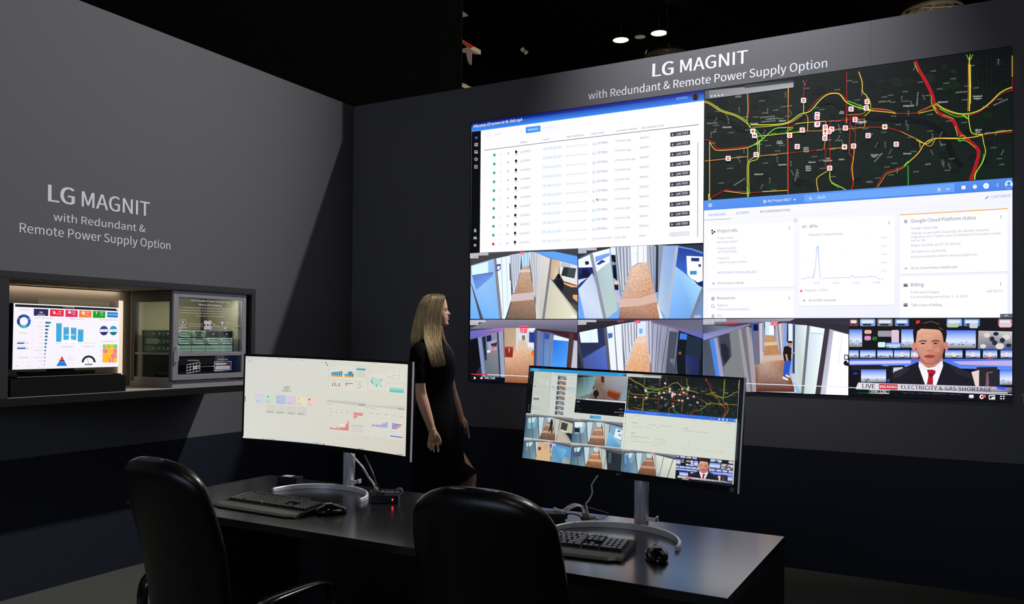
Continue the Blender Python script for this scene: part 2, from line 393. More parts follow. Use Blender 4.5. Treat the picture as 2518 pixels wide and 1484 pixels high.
def draw_cams12(s):
    s.crop = (1150, 600, 4.2407)
    P0, G0 = s.P, s.G; P, G = P0, G0
    # first feed
    G([(70, 72, 84), (90, 100, 130), (70, 85, 120), (40, 45, 60)], 27, 96, 1148, 46, 1148, 778, 25, 780)
    P((95, 160, 240), 690, 80, 900, 75, 1148, 130, 1148, 228, 860, 142)
    P((60, 64, 78), 640, 72, 1148, 50, 1148, 118, 900, 74, 690, 80)
    P((70, 66, 66), 27, 130, 300, 92, 640, 78, 640, 84, 460, 104, 290, 150, 30, 214)
    G([(165, 200, 235), (150, 190, 235), (115, 178, 245), (100, 170, 245)], 36, 222, 272, 152, 330, 778, 27, 778)
    P((215, 242, 255), 40, 232, 212, 182, 214, 300, 48, 322)
    G([(90, 120, 190), (80, 105, 180), (110, 150, 225), (100, 150, 230)], 46, 322, 268, 288, 262, 330, 88, 480)
    P((75, 78, 92), 26, 380, 50, 440, 162, 778, 128, 778)
    P((130, 128, 135), 272, 152, 298, 148, 362, 778, 330, 778)
    P((228, 242, 252), 298, 148, 440, 118, 456, 570, 404, 740, 390, 778, 362, 778)
    P((60, 80, 150), 300, 210, 345, 205, 345, 260, 300, 290); P((245, 250, 255), 310, 230, 340, 228, 330, 262, 308, 265)
    s.line([(352, 140), (372, 740)], 5, (150, 155, 170)); s.line([(402, 130), (420, 640)], 4, (165, 170, 185))
    P((200, 208, 226), 440, 112, 560, 92, 546, 290, 486, 508, 470, 512)
    for x, x2 in ((456, 470), (480, 486), (505, 505), (530, 524)): s.line([(x, 108), (x2, 490-(x-456)*2)], 5, (110, 112, 128))
    P((50, 48, 60), 436, 200, 444, 200, 448, 380, 440, 380)
    P((178, 218, 245), 560, 90, 642, 84, 645, 222, 568, 240); s.line([(590, 90), (592, 232)], 4, (120, 140, 160)); s.line([(622, 86), (624, 224)], 4, (120, 140, 160))
    P((250, 120, 150), 546, 84, 592, 80, 592, 106, 548, 108)
    G([(205, 170, 140), (205, 170, 140), (182, 138, 108), (128, 104, 88), (110, 92, 80), (172, 132, 108)], 568, 242, 643, 224, 690, 520, 714, 778, 404, 778, 486, 510, noise=.22)
    P((216, 200, 200), 548, 268, 652, 262, 656, 288, 544, 294)
    P((205, 186, 186), 462, 520, 690, 500, 696, 576, 446, 600)
    P((214, 216, 224), 640, 84, 692, 80, 706, 560, 690, 520); s.line([(668, 84), (676, 410)], 6, (90, 86, 96)); s.line([(688, 84), (694, 500)], 4, (120, 118, 126))
    G([(200, 205, 220), (222, 216, 204), (196, 190, 176), (206, 208, 205)], 694, 82, 860, 148, 785, 778, 716, 778)
    s.line([(720, 92), (712, 640)], 4, (140, 136, 140)); s.line([(770, 120), (748, 600)], 3, (228, 222, 210)); P((235, 228, 210), 700, 560, 716, 760, 716, 778, 728, 778)
    P((120, 122, 134), 860, 146, 876, 150, 802, 778, 776, 778)
    G([(196, 168, 140), (206, 180, 150), (226, 208, 180), (190, 160, 130)], 876, 152, 962, 172, 936, 400, 856, 352)
    G([(205, 200, 182), (150, 146, 132), (228, 226, 200), (200, 196, 175)], 856, 352, 1142, 706, 1142, 778, 802, 778)
    P((52, 52, 56), 936, 320, 1148, 360, 1148, 700, 1140, 706, 890, 384)
    P((226, 222, 220), 960, 176, 1148, 226, 1148, 430, 1000, 384, 958, 310)
    P((190, 190, 196), 975, 190, 1075, 210, 1070, 250, 965, 238)
    P((38, 46, 50), 1000, 236, 1132, 252, 1114, 356, 975, 326); P((60, 74, 78), 1050, 244, 1126, 254, 1110, 346, 1040, 330)
    P((232, 172, 118), 1000, 396, 1144, 432, 1144, 448, 1080, 448, 1004, 414); s.line([(1014, 398), (1136, 432)], 7, (50, 40, 40))
    s.circ(950, 335, 20, (18, 16, 20), ry=28); P((26, 26, 32), 900, 368, 985, 366, 1005, 420, 990, 500, 930, 430)
    P((235, 165, 105), 1098, 526, 1144, 528, 1144, 602, 1096, 560)
    P((80, 78, 76), 1070, 600, 1148, 640, 1148, 700, 1140, 704)
    # second feed
    G([(120, 140, 180), (150, 175, 220), (120, 180, 245), (110, 165, 240)], 1152, 46, 2452, 3, 2452, 775, 1152, 776)
    P((50, 52, 64), 1152, 46, 1560, 30, 1480, 46, 1270, 96, 1152, 148); 
    P((30, 40, 110), 1154, 150, 1275, 100, 1340, 300, 1154, 460)
    P((235, 245, 255), 1154, 160, 1275, 106, 1300, 240, 1156, 244); P((16, 20, 60), 1190, 268, 1245, 256, 1290, 320, 1280, 352, 1190, 348); P((20, 24, 66), 1154, 300, 1190, 330, 1180, 350, 1154, 356); P((18, 24, 70), 1222, 180, 1262, 176, 1266, 210, 1228, 216)
    P((235, 242, 255), 1300, 90, 1480, 44, 1485, 180, 1340, 300); P((120, 160, 235), 1330, 130, 1478, 90, 1480, 120, 1335, 190); P((40, 60, 140), 1340, 210, 1400, 160, 1440, 180, 1370, 215); P((210, 220, 240), 1154, 370, 1250, 350, 1180, 400, 1154, 430)
    G([(205, 222, 250), (190, 205, 228), (205, 214, 232), (190, 205, 240)], 1154, 468, 1300, 300, 1448, 775, 1224, 775)
    G([(175, 190, 205), (188, 206, 214), (176, 206, 196), (186, 198, 204)], 1338, 292, 1488, 178, 1562, 690, 1448, 775)
    P((140, 146, 164), 1272, 104, 1304, 96, 1448, 775, 1414, 775)
    P((172, 184, 206), 1480, 44, 1500, 100, 1590, 560, 1564, 690)
    P((12, 12, 16), 1496, 110, 1540, 116, 1560, 380, 1520, 350); P((240, 200, 150), 1530, 386, 1574, 384, 1574, 420, 1530, 422); P((20, 18, 20), 1528, 420, 1570, 422, 1572, 480, 1534, 474); P((140, 140, 150), 1505, 180, 1545, 190, 1540, 220, 1505, 215)
    P((190, 188, 205), 1500, 430, 1560, 520, 1600, 560, 1590, 610, 1550, 600)
    P((228, 234, 242), 1486, 34, 1540, 30, 1560, 110, 1500, 110)
    P((170, 176, 192), 1538, 30, 1700, 22, 1702, 240, 1618, 552, 1590, 560)
    for x, x2, yb in ((1548, 1600, 540), (1590, 1612, 500), (1625, 1640, 430), (1660, 1668, 330)): s.line([(x, 32), (x2, yb)], 9, (118, 122, 142)); s.line([(x+14, 32), (x2+12, yb-30)], 9, (222, 228, 238))
    P((238, 240, 244), 1700, 22, 1870, 14, 1868, 190, 1776, 196, 1706, 236); s.line([(1776, 20), (1776, 208)], 6, (150, 152, 165)); s.line([(1834, 18), (1834, 190)], 5, (160, 162, 175)); s.circ(1762, 100, 4, (30, 30, 30))
    P((172, 176, 190), 1866, 14, 1950, 10, 1950, 500, 1925, 408, 1868, 190); s.line([(1900, 12), (1925, 400)], 7, (100, 102, 118)); s.line([(1936, 10), (1946, 470)], 8, (110, 112, 126)); P((40, 44, 62), 1966, 8, 1990, 8, 1984, 500, 1958, 500)
    P((140, 146, 166), 1990, 8, 2040, 12, 1982, 620, 1984, 500)
    s.poly([(1706, 236), (1776, 208), (1866, 192), (1930, 420), (1980, 650), (2000, 775), (1570, 775), (1618, 552)], None, .24, [(230, 186, 150), (228, 198, 178), (228, 182, 145), (212, 160, 126), (192, 138, 108), (168, 118, 94), (150, 104, 82), (206, 168, 146)])
    P((214, 180, 165), 1590, 570, 1800, 560, 1960, 510, 1982, 600, 1800, 640, 1576, 660)
    G([(150, 175, 220), (130, 165, 220), (160, 190, 225), (190, 205, 215)], 2040, 12, 2200, 20, 2080, 775, 1982, 640)
    P((232, 232, 225), 1982, 616, 2036, 775, 2002, 775, 1976, 640)
    G([(35, 60, 150), (40, 60, 140), (60, 110, 210), (50, 90, 190)], 2196, 30, 2452, 60, 2452, 440, 2170, 230)
    P((245, 248, 252), 2282, 122, 2452, 130, 2452, 400, 2370, 404, 2290, 310); P((30, 45, 120), 2330, 142, 2418, 144, 2414, 180, 2332, 178); P((60, 140, 200), 2318, 280, 2390, 276, 2388, 316, 2320, 318); s.circ(2420, 222, 16, (60, 70, 140))
    P((20, 36, 90), 2330, 352, 2400, 400, 2452, 380, 2452, 450, 2410, 430)
    P((45, 50, 66), 2200, 6, 2452, 3, 2452, 100, 2340, 60, 2196, 34)
    P((90, 150, 230), 2196, 34, 2340, 60, 2452, 100, 2452, 82, 2340, 44, 2200, 20)
    G([(150, 200, 255), (160, 215, 255), (110, 160, 220), (120, 175, 245)], 2170, 230, 2438, 456, 2340, 775, 2080, 775)
    P((172, 184, 205), 2166, 30, 2198, 34, 2096, 775, 2064, 775)
    P((120, 126, 142), 2440, 452, 2452, 470, 2452, 520, 2350, 775, 2318, 775); P((110, 140, 190), 2452, 520, 2452, 775, 2350, 775)
    for x in (1070, 2362):
        s.text('UniFi', x, 766, x+70, 763 if x < 2000 else 764, 26, (240, 245, 250), .02)
    # lower row: shapes that reach down run on to the screen's lower edge
    def low(pts): return [(x, (1426+(x-15)*.038) if (y >= 1270 and x > 395) else y) for x, y in pts]
    def P2(col, *a, noise=0): s.poly(low(list(zip(a[::2], a[1::2]))), col, noise)
    def G2(cols, *a, noise=0): s.poly(low(list(zip(a[::2], a[1::2]))), None, noise, cols)
    P, G = P2, G2
    # third feed
    G([(140, 135, 155), (130, 126, 150), (90, 88, 110), (120, 116, 130)], 27, 786, 1146, 786, 1146, 890, 27, 880)
    P((60, 60, 74), 27, 786, 200, 788, 60, 866, 27, 872)
    G([(60, 65, 85), (90, 95, 115), (90, 88, 95), (20, 20, 30)], 27, 880, 1146, 880, 1146, 1460, 20, 1425)
    P((60, 30, 46), 712, 880, 1146, 920, 1146, 1010, 1060, 990, 870, 920, 716, 900)
    G([(90, 110, 200), (200, 110, 200), (150, 100, 170), (90, 100, 170)], 27, 905, 376, 872, 376, 905, 27, 990)
    P((12, 12, 18), 27, 1000, 106, 978, 150, 1250, 60, 1390, 22, 1400)
    P((128, 145, 195), 106, 974, 140, 962, 192, 1430, 158, 1428)
    G([(120, 128, 140), (140, 145, 160), (110, 118, 122), (90, 98, 105)], 140, 962, 370, 900, 392, 1440, 192, 1430)
    P((30, 36, 60), 148, 970, 188, 955, 200, 1210, 182, 1212); P((20, 28, 80), 196, 955, 246, 944, 250, 1018, 200, 1016); P((150, 160, 190), 205, 1020, 300, 990, 305, 1110, 215, 1110)
    P((60, 40, 44), 240, 1040, 310, 1020, 300, 1066, 256, 1070); s.line([(256, 1060), (250, 1140), (300, 1140)], 9, (235, 90, 60)); s.line([(275, 1050), (268, 1100), (292, 1120)], 7, (215, 70, 50)); P((225, 235, 240), 200, 1108, 240, 1104, 236, 1128, 206, 1132)
    P((50, 54, 66), 306, 920, 322, 915, 350, 1440, 334, 1440); P((150, 156, 186), 322, 915, 370, 902, 392, 1440, 352, 1440)
    G([(176, 150, 128), (186, 158, 134), (200, 170, 145), (185, 155, 130)], 380, 872, 505, 872, 503, 1165, 386, 1175)
    P((214, 208, 205), 505, 872, 690, 876, 692, 1100, 503, 1165); P((205, 220, 232), 536, 920, 612, 910, 610, 1080, 530, 1080); P((130, 112, 100), 566, 950, 600, 950, 598, 1000, 570, 1000)
    G([(228, 184, 146), (228, 186, 148), (222, 166, 124), (150, 88, 58), (140, 80, 54), (218, 172, 140)], 530, 1090, 612, 1070, 690, 1120, 690, 1445, 392, 1440, 386, 1180, noise=.16)
    P((214, 190, 165), 535, 1000, 600, 1000, 640, 1090, 515, 1090)
    P((135, 42, 30), 386, 1066, 476, 1068, 470, 1180, 390, 1178); P((175, 72, 46), 386, 1066, 476, 1068, 474, 1086, 388, 1086); s.line([(425, 1095), (443, 1095)], 6, (225, 210, 200)); s.circ(433, 1106, 5, (230, 220, 210)); s.circ(434, 1122, 5, (230, 220, 210))
    P((225, 18, 70), 546, 862, 620, 862, 616, 926, 550, 922); s.text('EXIT', 556, 916, 612, 918, 44, (255, 225, 235), .02)
    P((240, 90, 130), 530, 850, 640, 850, 636, 862, 534, 862)
    P((226, 236, 248), 640, 874, 704, 874, 704, 900, 640, 900); P((30, 60, 150), 642, 916, 702, 920, 700, 1026, 642, 1022); P((232, 230, 240), 630, 1028, 692, 1032, 690, 1110, 625, 1070); s.line([(644, 1066), (672, 1096), (690, 1084)], 7, (70, 150, 230)); s.circ(678, 1138, 14, (240, 110, 40), ry=24)
    G([(90, 95, 150), (110, 130, 190), (110, 180, 245), (70, 110, 180)], 702, 890, 1060, 985, 1015, 1290, 705, 1275)
    P((70, 72, 88), 702, 890, 722, 892, 712, 1276, 690, 1276); P((115, 122, 150), 740, 900, 760, 905, 745, 1280, 722, 1278); s.line([(800, 910), (785, 1280)], 6, (55, 60, 80))
    P((40, 80, 160), 806, 925, 856, 935, 850, 990, 802, 985); P((225, 235, 245), 900, 945, 1058, 988, 1056, 1010, 896, 996)
    P((118, 122, 140), 862, 930, 884, 935, 848, 1282, 826, 1280)
    G([(40, 110, 220), (60, 140, 240), (90, 170, 250), (90, 170, 250)], 896, 996, 1056, 1012, 1016, 1290, 850, 1283)
    P((80, 50, 48), 1062, 920, 1108, 930, 1060, 1292, 1016, 1290); P((190, 190, 205), 1112, 1000, 1146, 1010, 1140, 1296, 1062, 1292)
    s.line([(40, 1353), (208, 1359)], 9, (235, 35, 45)); s.line([(208, 1359), (2453, 1448)], 7, (235, 235, 240))
    G([(14, 14, 30), (12, 12, 30), (10, 10, 20), (10, 10, 20)], 22, 1376, 390, 1388, 390, 1442, 20, 1426)
    P((250, 250, 252), 67, 1378, 67, 1409, 90, 1394); P((250, 250, 252), 132, 1390, 140, 1390, 150, 1380, 150, 1408, 140, 1400, 132, 1400); s.ring(150, 1394, 9, 6, (250, 250, 252), 8, -PI/2, PI/2)
    s.text('0:05 / 2:06', 178, 1402, 286, 1406, 20, (250, 250, 252), .02)
    # fourth feed
    G([(80, 80, 98), (100, 100, 124), (120, 120, 140), (30, 30, 44)], 1150, 786, 2453, 784, 2453, 1375, 1150, 1330)
    G([(50, 46, 56), (60, 42, 50), (40, 36, 44), (36, 34, 44)], 1150, 800, 1780, 790, 1700, 812, 1150, 930)
    G([(150, 95, 125), (95, 100, 190), (80, 100, 180), (120, 100, 150)], 1910, 800, 2453, 930, 2453, 985, 1920, 822)
    P((40, 50, 90), 1160, 920, 1420, 870, 1440, 1080, 1200, 1190, 1162, 1030)
    P((225, 242, 255), 1166, 918, 1352, 880, 1364, 1024, 1182, 1026); s.line([(1278, 892), (1290, 1024)], 3, (150, 180, 215)); P((40, 46, 78), 1180, 1030, 1370, 1032, 1370, 1080, 1200, 1150)
    G([(70, 85, 150), (80, 110, 200), (70, 90, 180), (60, 75, 150)], 1206, 1190, 1440, 1050, 1480, 1340, 1224, 1332)
    P((34, 36, 48), 1158, 1100, 1226, 1310, 1200, 1330, 1150, 1240); P((86, 86, 100), 1426, 870, 1450, 864, 1508, 1340, 1470, 1338)
    P((232, 238, 248), 1452, 862, 1600, 830, 1640, 1340, 1508, 1340); P((70, 100, 190), 1462, 930, 1510, 925, 1512, 970, 1470, 985); P((120, 124, 145), 1524, 850, 1534, 848, 1580, 1340, 1566, 1340)
    P((196, 200, 216), 1600, 828, 1760, 806, 1755, 1000, 1672, 1248, 1640, 1260)
    for x, x2, yb in ((1612, 1640, 1240), (1640, 1655, 1200), (1672, 1690, 1130), (1706, 1715, 1060), (1740, 1742, 1010)): s.line([(x, 826), (x2, yb)], 6, (92, 92, 110)); s.line([(x+12, 826), (x2+10, yb-20)], 7, (232, 236, 244))
    P((215, 228, 245), 1768, 804, 1856, 800, 1858, 956, 1766, 966); P((120, 170, 230), 1790, 880, 1825, 878, 1824, 930, 1792, 934); P((235, 40, 80), 1744, 796, 1800, 794, 1800, 822, 1748, 824); s.text('EXIT', 1754, 820, 1792, 818, 20, (255, 190, 200)); P((190, 60, 80), 1560, 800, 1640, 796, 1620, 808, 1560, 812)
    s.poly(low([(1766, 966), (1858, 954), (1900, 1200), (1912, 1350), (1636, 1340), (1640, 1262), (1672, 1248), (1750, 1010)]), None, .2, [(240, 205, 180), (238, 196, 164), (220, 164, 118), (200, 138, 98), (198, 164, 152), (208, 180, 170), (224, 170, 124), (236, 196, 164)])
    P((230, 205, 195), 1752, 1000, 1870, 990, 1876, 1020, 1745, 1030)
    P((196, 196, 214), 1856, 800, 1916, 800, 1912, 1260, 1886, 1140, 1858, 956); s.line([(1890, 802), (1896, 1150)], 7, (85, 78, 92))
    G([(170, 175, 205), (120, 124, 130), (90, 96, 96), (190, 185, 200)], 1920, 822, 2200, 890, 2140, 1362, 1910, 1352)
    for x, x2 in ((1936, 1918), (1985, 1955), (2020, 1975), (2090, 2020)): s.line([(x, 830+(x-1936)*.25), (x2, 1340)], 6, (60, 62, 80))
    P((70, 76, 92), 2106, 905, 2200, 920, 2180, 1300, 2060, 1360, 2050, 1360); s.line([(2200, 905), (2150, 1270)], 9, (120, 130, 165))
    P((16, 18, 28), 2200, 900, 2453, 985, 2453, 1375, 2200, 1366, 2180, 1200); P((60, 120, 220), 2218, 925, 2290, 940, 2284, 996, 2210, 990); P((26, 44, 60), 2290, 950, 2440, 990, 2430, 1200, 2270, 1190); P((120, 80, 66), 2200, 1120, 2230, 1120, 2228, 1150, 2200, 1150)
    G([(40, 48, 110), (30, 40, 80), (24, 34, 60), (60, 75, 70)], 2270, 1150, 2420, 1190, 2410, 1330, 2280, 1310); P((120, 116, 112), 2116, 1190, 2150, 1200, 2140, 1245, 2110, 1225)
    P, G = s.P, s.G
    # captions
    for x, y, a, b in ((27, 96, '2023-05-09 14:42:55', 'UCAM06'), (1154, 44, '2023-05-09 11:50:28', 'UCAM04'), (27, 790, '2023-05-09 11:50:33', 'UCAM02'), (1152, 788, '2023-05-09 11:50:28', 'UCAM06')):
        sl = -5 if x < 1000 and y < 400 else (-5 if y < 400 else 0); wd = 190 if x < 1000 or y > 400 else 192; wd = 162 if (x < 1000 and y > 400) else wd
        P((205, 205, 214), x, y, x+wd, y+sl, x+wd, y+sl+24, x, y+24); s.text(a, x+8, y+20, x+wd-8, y+sl+20, 14, (40, 40, 50), .01)
        P((205, 205, 214), x, y+26, x+86, y+24, x+86, y+50, x, y+52); s.text(b, x+8, y+46, x+78, y+44, 15, (40, 40, 50), .01)
    s.line([(25, 782), (2453, 780)], 6, (10, 14, 40)); s.line([(1149, 46), (1147, 1466)], 4, (14, 18, 40)); s.line([(2454, 3), (2453, 1516)], 3, (20, 24, 60))

def draw_cam3_news(s):
    s.crop = (1720, 760, 3.1554); P, G = s.P, s.G
    G([(70, 76, 100), (60, 60, 80), (225, 235, 248), (90, 95, 105)], 27, 70, 1158, 68, 1154, 666, 20, 620)
    G([(40, 40, 56), (46, 44, 60), (60, 54, 70), (80, 76, 90)], 27, 70, 1158, 68, 1158, 190, 27, 120)
    G([(128, 124, 140), (172, 168, 184), (140, 136, 155), (100, 96, 120)], 27, 78, 740, 72, 700, 92, 27, 120)
    P((46, 42, 52), 740, 86, 1158, 120, 1158, 190, 960, 145, 740, 112); G([(120, 130, 190), (110, 110, 160), (130, 120, 150), (140, 150, 200)], 27, 190, 395, 108, 395, 122, 30, 240); P((230, 50, 60), 200, 104, 300, 100, 285, 112, 200, 116)
    G([(70, 75, 90), (120, 118, 125), (95, 98, 100), (70, 84, 110)], 30, 245, 320, 150, 430, 640, 40, 640)
    P((70, 130, 225), 78, 232, 112, 224, 162, 500, 190, 640, 140, 640, 120, 480); P((150, 155, 190), 112, 224, 136, 218, 192, 520, 200, 640, 176, 640)
    P((60, 62, 78), 150, 206, 230, 184, 250, 380, 210, 440, 180, 430); P((36, 34, 46), 165, 270, 200, 264, 228, 310, 230, 380, 196, 420, 172, 360)
    P((122, 124, 128), 236, 184, 305, 160, 362, 640, 210, 640, 186, 450, 250, 360)
    P((150, 148, 160), 300, 160, 322, 150, 398, 640, 366, 640); P((112, 110, 116), 322, 150, 370, 138, 432, 640, 398, 640); P((160, 152, 158), 360, 138, 384, 132, 434, 560, 436, 640, 412, 640)
    P((60, 85, 170), 400, 104, 456, 104, 470, 140, 482, 420, 426, 434, 408, 200); P((110, 106, 126), 412, 170, 470, 166, 482, 420, 426, 434); P((14, 14, 24), 418, 118, 452, 114, 454, 164, 420, 166)
    P((196, 188, 206), 462, 108, 500, 104, 500, 300, 486, 410, 470, 420); s.line([(492, 110), (494, 330)], 5, (90, 84, 110))
    P((200, 225, 245), 508, 96, 580, 100, 580, 204, 510, 200); P((240, 245, 250), 540, 130, 575, 130, 575, 196, 540, 196)
    P((215, 20, 45), 552, 92, 612, 94, 608, 130, 553, 124); s.text('EXIT', 558, 122, 606, 126, 28, (255, 220, 225), .02)
    s.poly([(510, 202), (578, 206), (625, 340), (650, 380), (700, 500), (745, 640), (440, 636), (430, 440), (490, 410), (500, 340)], None, .16, [(196, 150, 105), (190, 145, 100), (180, 130, 88), (190, 160, 145), (160, 110, 85), (90, 34, 22), (84, 32, 20), (140, 95, 70), (190, 160, 145), (178, 126, 84)])
    P((200, 176, 164), 492, 360, 640, 352, 655, 392, 480, 408); P((214, 186, 150), 505, 256, 600, 250, 606, 276, 502, 284)
    P((176, 168, 186), 588, 120, 650, 104, 650, 370, 640, 356, 590, 220); s.line([(605, 112), (632, 350)], 5, (90, 84, 105)); s.line([(625, 108), (640, 350)], 6, (225, 225, 235))
    P((130, 160, 215), 650, 104, 745, 116, 740, 500, 700, 500, 650, 380); P((225, 232, 240), 690, 110, 720, 114, 722, 340, 712, 400, 690, 300); P((60, 52, 64), 680, 108, 690, 110, 690, 260, 676, 250); P((60, 54, 62), 728, 116, 742, 118, 738, 500, 722, 490)
    P((22, 18, 20), 656, 290, 690, 282, 716, 298, 712, 400, 658, 402, 648, 340); s.circ(704, 256, 18, (20, 16, 18), ry=12); P((190, 130, 110), 688, 262, 718, 260, 718, 290, 700, 296, 690, 286); P((200, 135, 110), 664, 346, 680, 348, 690, 402, 676, 404); P((190, 130, 108), 712, 336, 738, 332, 738, 342, 714, 346)
    P((40, 80, 190), 660, 400, 712, 398, 694, 500, 680, 524, 648, 520); P((230, 228, 235), 644, 518, 690, 540, 686, 552, 646, 538); P((230, 228, 235), 670, 502, 704, 520, 700, 530, 668, 516)
    G([(190, 205, 215), (225, 235, 240), (190, 205, 190), (200, 212, 222)], 748, 118, 835, 124, 800, 650, 735, 640); P((190, 205, 225), 742, 118, 762, 120, 756, 600, 738, 580); P((150, 185, 220), 735, 560, 765, 600, 790, 650, 750, 648)
    P((110, 108, 122), 835, 126, 856, 128, 810, 654, 788, 652); G([(205, 220, 235), (235, 245, 250), (225, 235, 235), (190, 215, 210)], 856, 128, 972, 150, 900, 656, 810, 654); 
    P((228, 244, 255), 866, 135, 966, 152, 960, 190, 862, 180); s.line([(862, 182), (960, 192)], 4, (150, 165, 190))
    P((62, 52, 60), 972, 148, 1010, 150, 938, 658, 898, 656); G([(170, 160, 190), (225, 232, 245), (245, 250, 255), (190, 195, 210)], 1010, 152, 1156, 195, 1154, 666, 938, 658); P((246, 250, 255), 1040, 170, 1156, 196, 1154, 666, 980, 660); s.line([(1108, 196), (1080, 420)], 3, (190, 205, 220))
    P((20, 24, 60), 1124, 350, 1156, 352, 1156, 396, 1122, 388); P((230, 240, 250), 1130, 357, 1150, 358, 1150, 388, 1128, 382); P((16, 16, 26), 1124, 400, 1140, 396, 1156, 420, 1156, 440, 1130, 436, 1116, 420)
    P((205, 205, 214), 29, 76, 208, 74, 208, 94, 29, 96); s.text('2023-05-09 11:50:31', 35, 92, 202, 90, 11, (40, 40, 50), .01); P((205, 205, 214), 29, 98, 114, 97, 114, 117, 29, 118); s.text('UCAM03', 36, 114, 108, 113, 12, (40, 40, 50), .01)
    s.line([(340, 574), (1156, 604)], 6, (225, 225, 235))

def draw_news(s, bars=True):
    if not s.tf: s.crop = (1720, 760, 3.1554)
    P, G = s.P, s.G
    G([(22, 20, 24), (26, 24, 28), (14, 14, 24), (12, 12, 20)], 1160, 68, 2426, 62, 2428, 718, 1158, 668)
    rnd = random.Random(3)
    def scr(x0, y0, x1, y1, top=(170, 205, 250), bot=(110, 112, 120), mid=(215, 228, 250)):
        ym = y0+(y1-y0)*.62
        G([(60, 110, 225), (60, 110, 225), mid, mid], x0, y0, x1, y0, x1, ym, x0, ym); G([mid, mid, bot, bot], x0, ym, x1, ym, x1, y1, x0, y1)
        for _ in range(7):
            a = rnd.uniform(x0, x1-18); b = rnd.uniform(ym, y1-10); s.circ(a+8, b+4, rnd.uniform(6, 12), (lambda k_: tuple(min(255, int(c*k_)) for c in bot))(rnd.uniform(.6, 1.8)), n=8, ry=rnd.uniform(3, 7))
    def blob(x0, y0, x1, y1, col): s.poly([(x0+6, y0), (x1-6, y0), (x1, y0+8), (x1, y1-8), (x1-6, y1), (x0+6, y1), (x0, y1-8), (x0, y0+8)], col)
    for x0, x1, c in ((1162, 1232, (120, 60, 50)), (1245, 1365, (120, 160, 220)), (1380, 1500, (130, 130, 135)), (1516, 1625, (90, 130, 200)), (1918, 2038, (130, 165, 215)), (2050, 2175, (90, 135, 210)), (2318, 2426, (190, 120, 130))):
        blob(x0, 74, x1, 130, c); blob(x0+10, 84, x1-12, 108, (215, 225, 238)); blob(x0+20, 112, x1-30, 126, (40, 44, 50))
    blob(1680, 86, 1712, 118, (225, 50, 40)); blob(1920, 108, 2010, 140, (180, 190, 170)); blob(2095, 108, 2160, 146, (190, 200, 205)); blob(2325, 104, 2420, 140, (225, 190, 195))
    scr(1162, 155, 1262, 292); blob(1280, 160, 1335, 190, (230, 170, 160)); blob(1384, 166, 1546, 212, (150, 150, 155)); blob(1280, 206, 1330, 240, (215, 140, 190)); blob(1340, 212, 1378, 240, (30, 110, 40)); blob(1490, 160, 1548, 262, (215, 190, 210)); blob(1384, 254, 1444, 294, (205, 235, 235)); scr(1450, 258, 1560, 300, bot=(90, 150, 220))
    scr(1566, 155, 1670, 298); scr(1885, 162, 2144, 302)
    G([(190, 180, 180), (205, 205, 200), (60, 80, 120), (100, 110, 140)], 2165, 166, 2426, 172, 2426, 314, 2160, 308)
    for x, y, r in ((2230, 200, 26), (2300, 190, 22), (2380, 215, 30), (2330, 286, 34), (2200, 286, 24), (2400, 280, 22)): s.circ(x, y, r, (214, 210, 205) if r > 23 else (30, 40, 60), ry=r*.7)
    for x, y in ((2270, 230), (2290, 260), (2350, 240)): s.circ(x, y, 20, (36, 40, 58))
    for x0, x1 in ((1162, 1234), (1246, 1366), (1380, 1500), (1510, 1632), (1640, 1700), (1906, 2040), (2066, 2178), (2200, 2310), (2336, 2426)):
        scr(x0, 316, x1, 376, bot=(120, 120, 130))
        if x0 in (1510, 1640, 1906, 2066, 2200, 2336): s.circ((x0+x1)/2, 352, 14, (235, 215, 205), ry=20); s.circ((x0+x1)/2, 378, 26, (190, 60, 50) if x0 in (1640, 2200) else (36, 40, 70), ry=8)
    G([(60, 100, 225), (70, 110, 230), (90, 140, 240), (120, 150, 230)], 1164, 384, 2426, 384, 2426, 470, 1164, 432); P((200, 195, 235), 1164, 400, 1640, 396, 1640, 420, 1164, 424); P((190, 170, 220), 1960, 404, 2426, 396, 2426, 440, 2020, 428)
    P((30, 28, 36), 1178, 432, 1400, 430, 1460, 448, 1460, 474, 1178, 474); P((22, 24, 34), 1468, 436, 1590, 434, 1600, 560, 1468, 560); P((205, 205, 215), 1505, 452, 1580, 448, 1560, 500, 1502, 494)
    scr(1254, 466, 1448, 566); P((40, 36, 44), 2150, 448, 2310, 446, 2330, 610, 2150, 600); P((225, 205, 200), 2110, 486, 2170, 470, 2168, 600, 2140, 594); P((120, 90, 90), 2225, 490, 2276, 480, 2240, 600, 2220, 600); P((36, 38, 50), 2240, 496, 2330, 480, 2336, 606, 2250, 600); scr(2330, 468, 2426, 586)
    s.circ(1210, 498, 20, (40, 50, 160), ry=10); s.circ(1466, 552, 10, (50, 80, 220), ry=12)
    # presenter
    s.poly([(1506, 486), (1600, 448), (1704, 404), (1885, 400), (2000, 448), (2110, 492), (2140, 600), (1490, 578)], (28, 26, 34))
    P((44, 40, 50), 1506, 488, 1600, 450, 1640, 462, 1560, 520, 1500, 540); P((38, 36, 46), 1930, 425, 2100, 490, 2120, 540, 2000, 500)
    P((240, 236, 248), 1704, 404, 1776, 452, 1886, 400, 1890, 440, 1838, 586, 1750, 582, 1700, 440)
    s.poly([(1706, 370), (1712, 420), (1776, 456), (1850, 440), (1884, 400), (1886, 350)], (188, 124, 108))
    P((165, 30, 44), 1764, 468, 1836, 466, 1830, 496, 1812, 520, 1812, 584, 1764, 582, 1776, 520, 1776, 500); P((110, 18, 34), 1776, 498, 1812, 496, 1806, 520, 1782, 520)
    P((232, 228, 240), 1700, 404, 1730, 476, 1776, 462, 1706, 404); P((232, 228, 240), 1886, 400, 1862, 492, 1800, 462, 1884, 398)
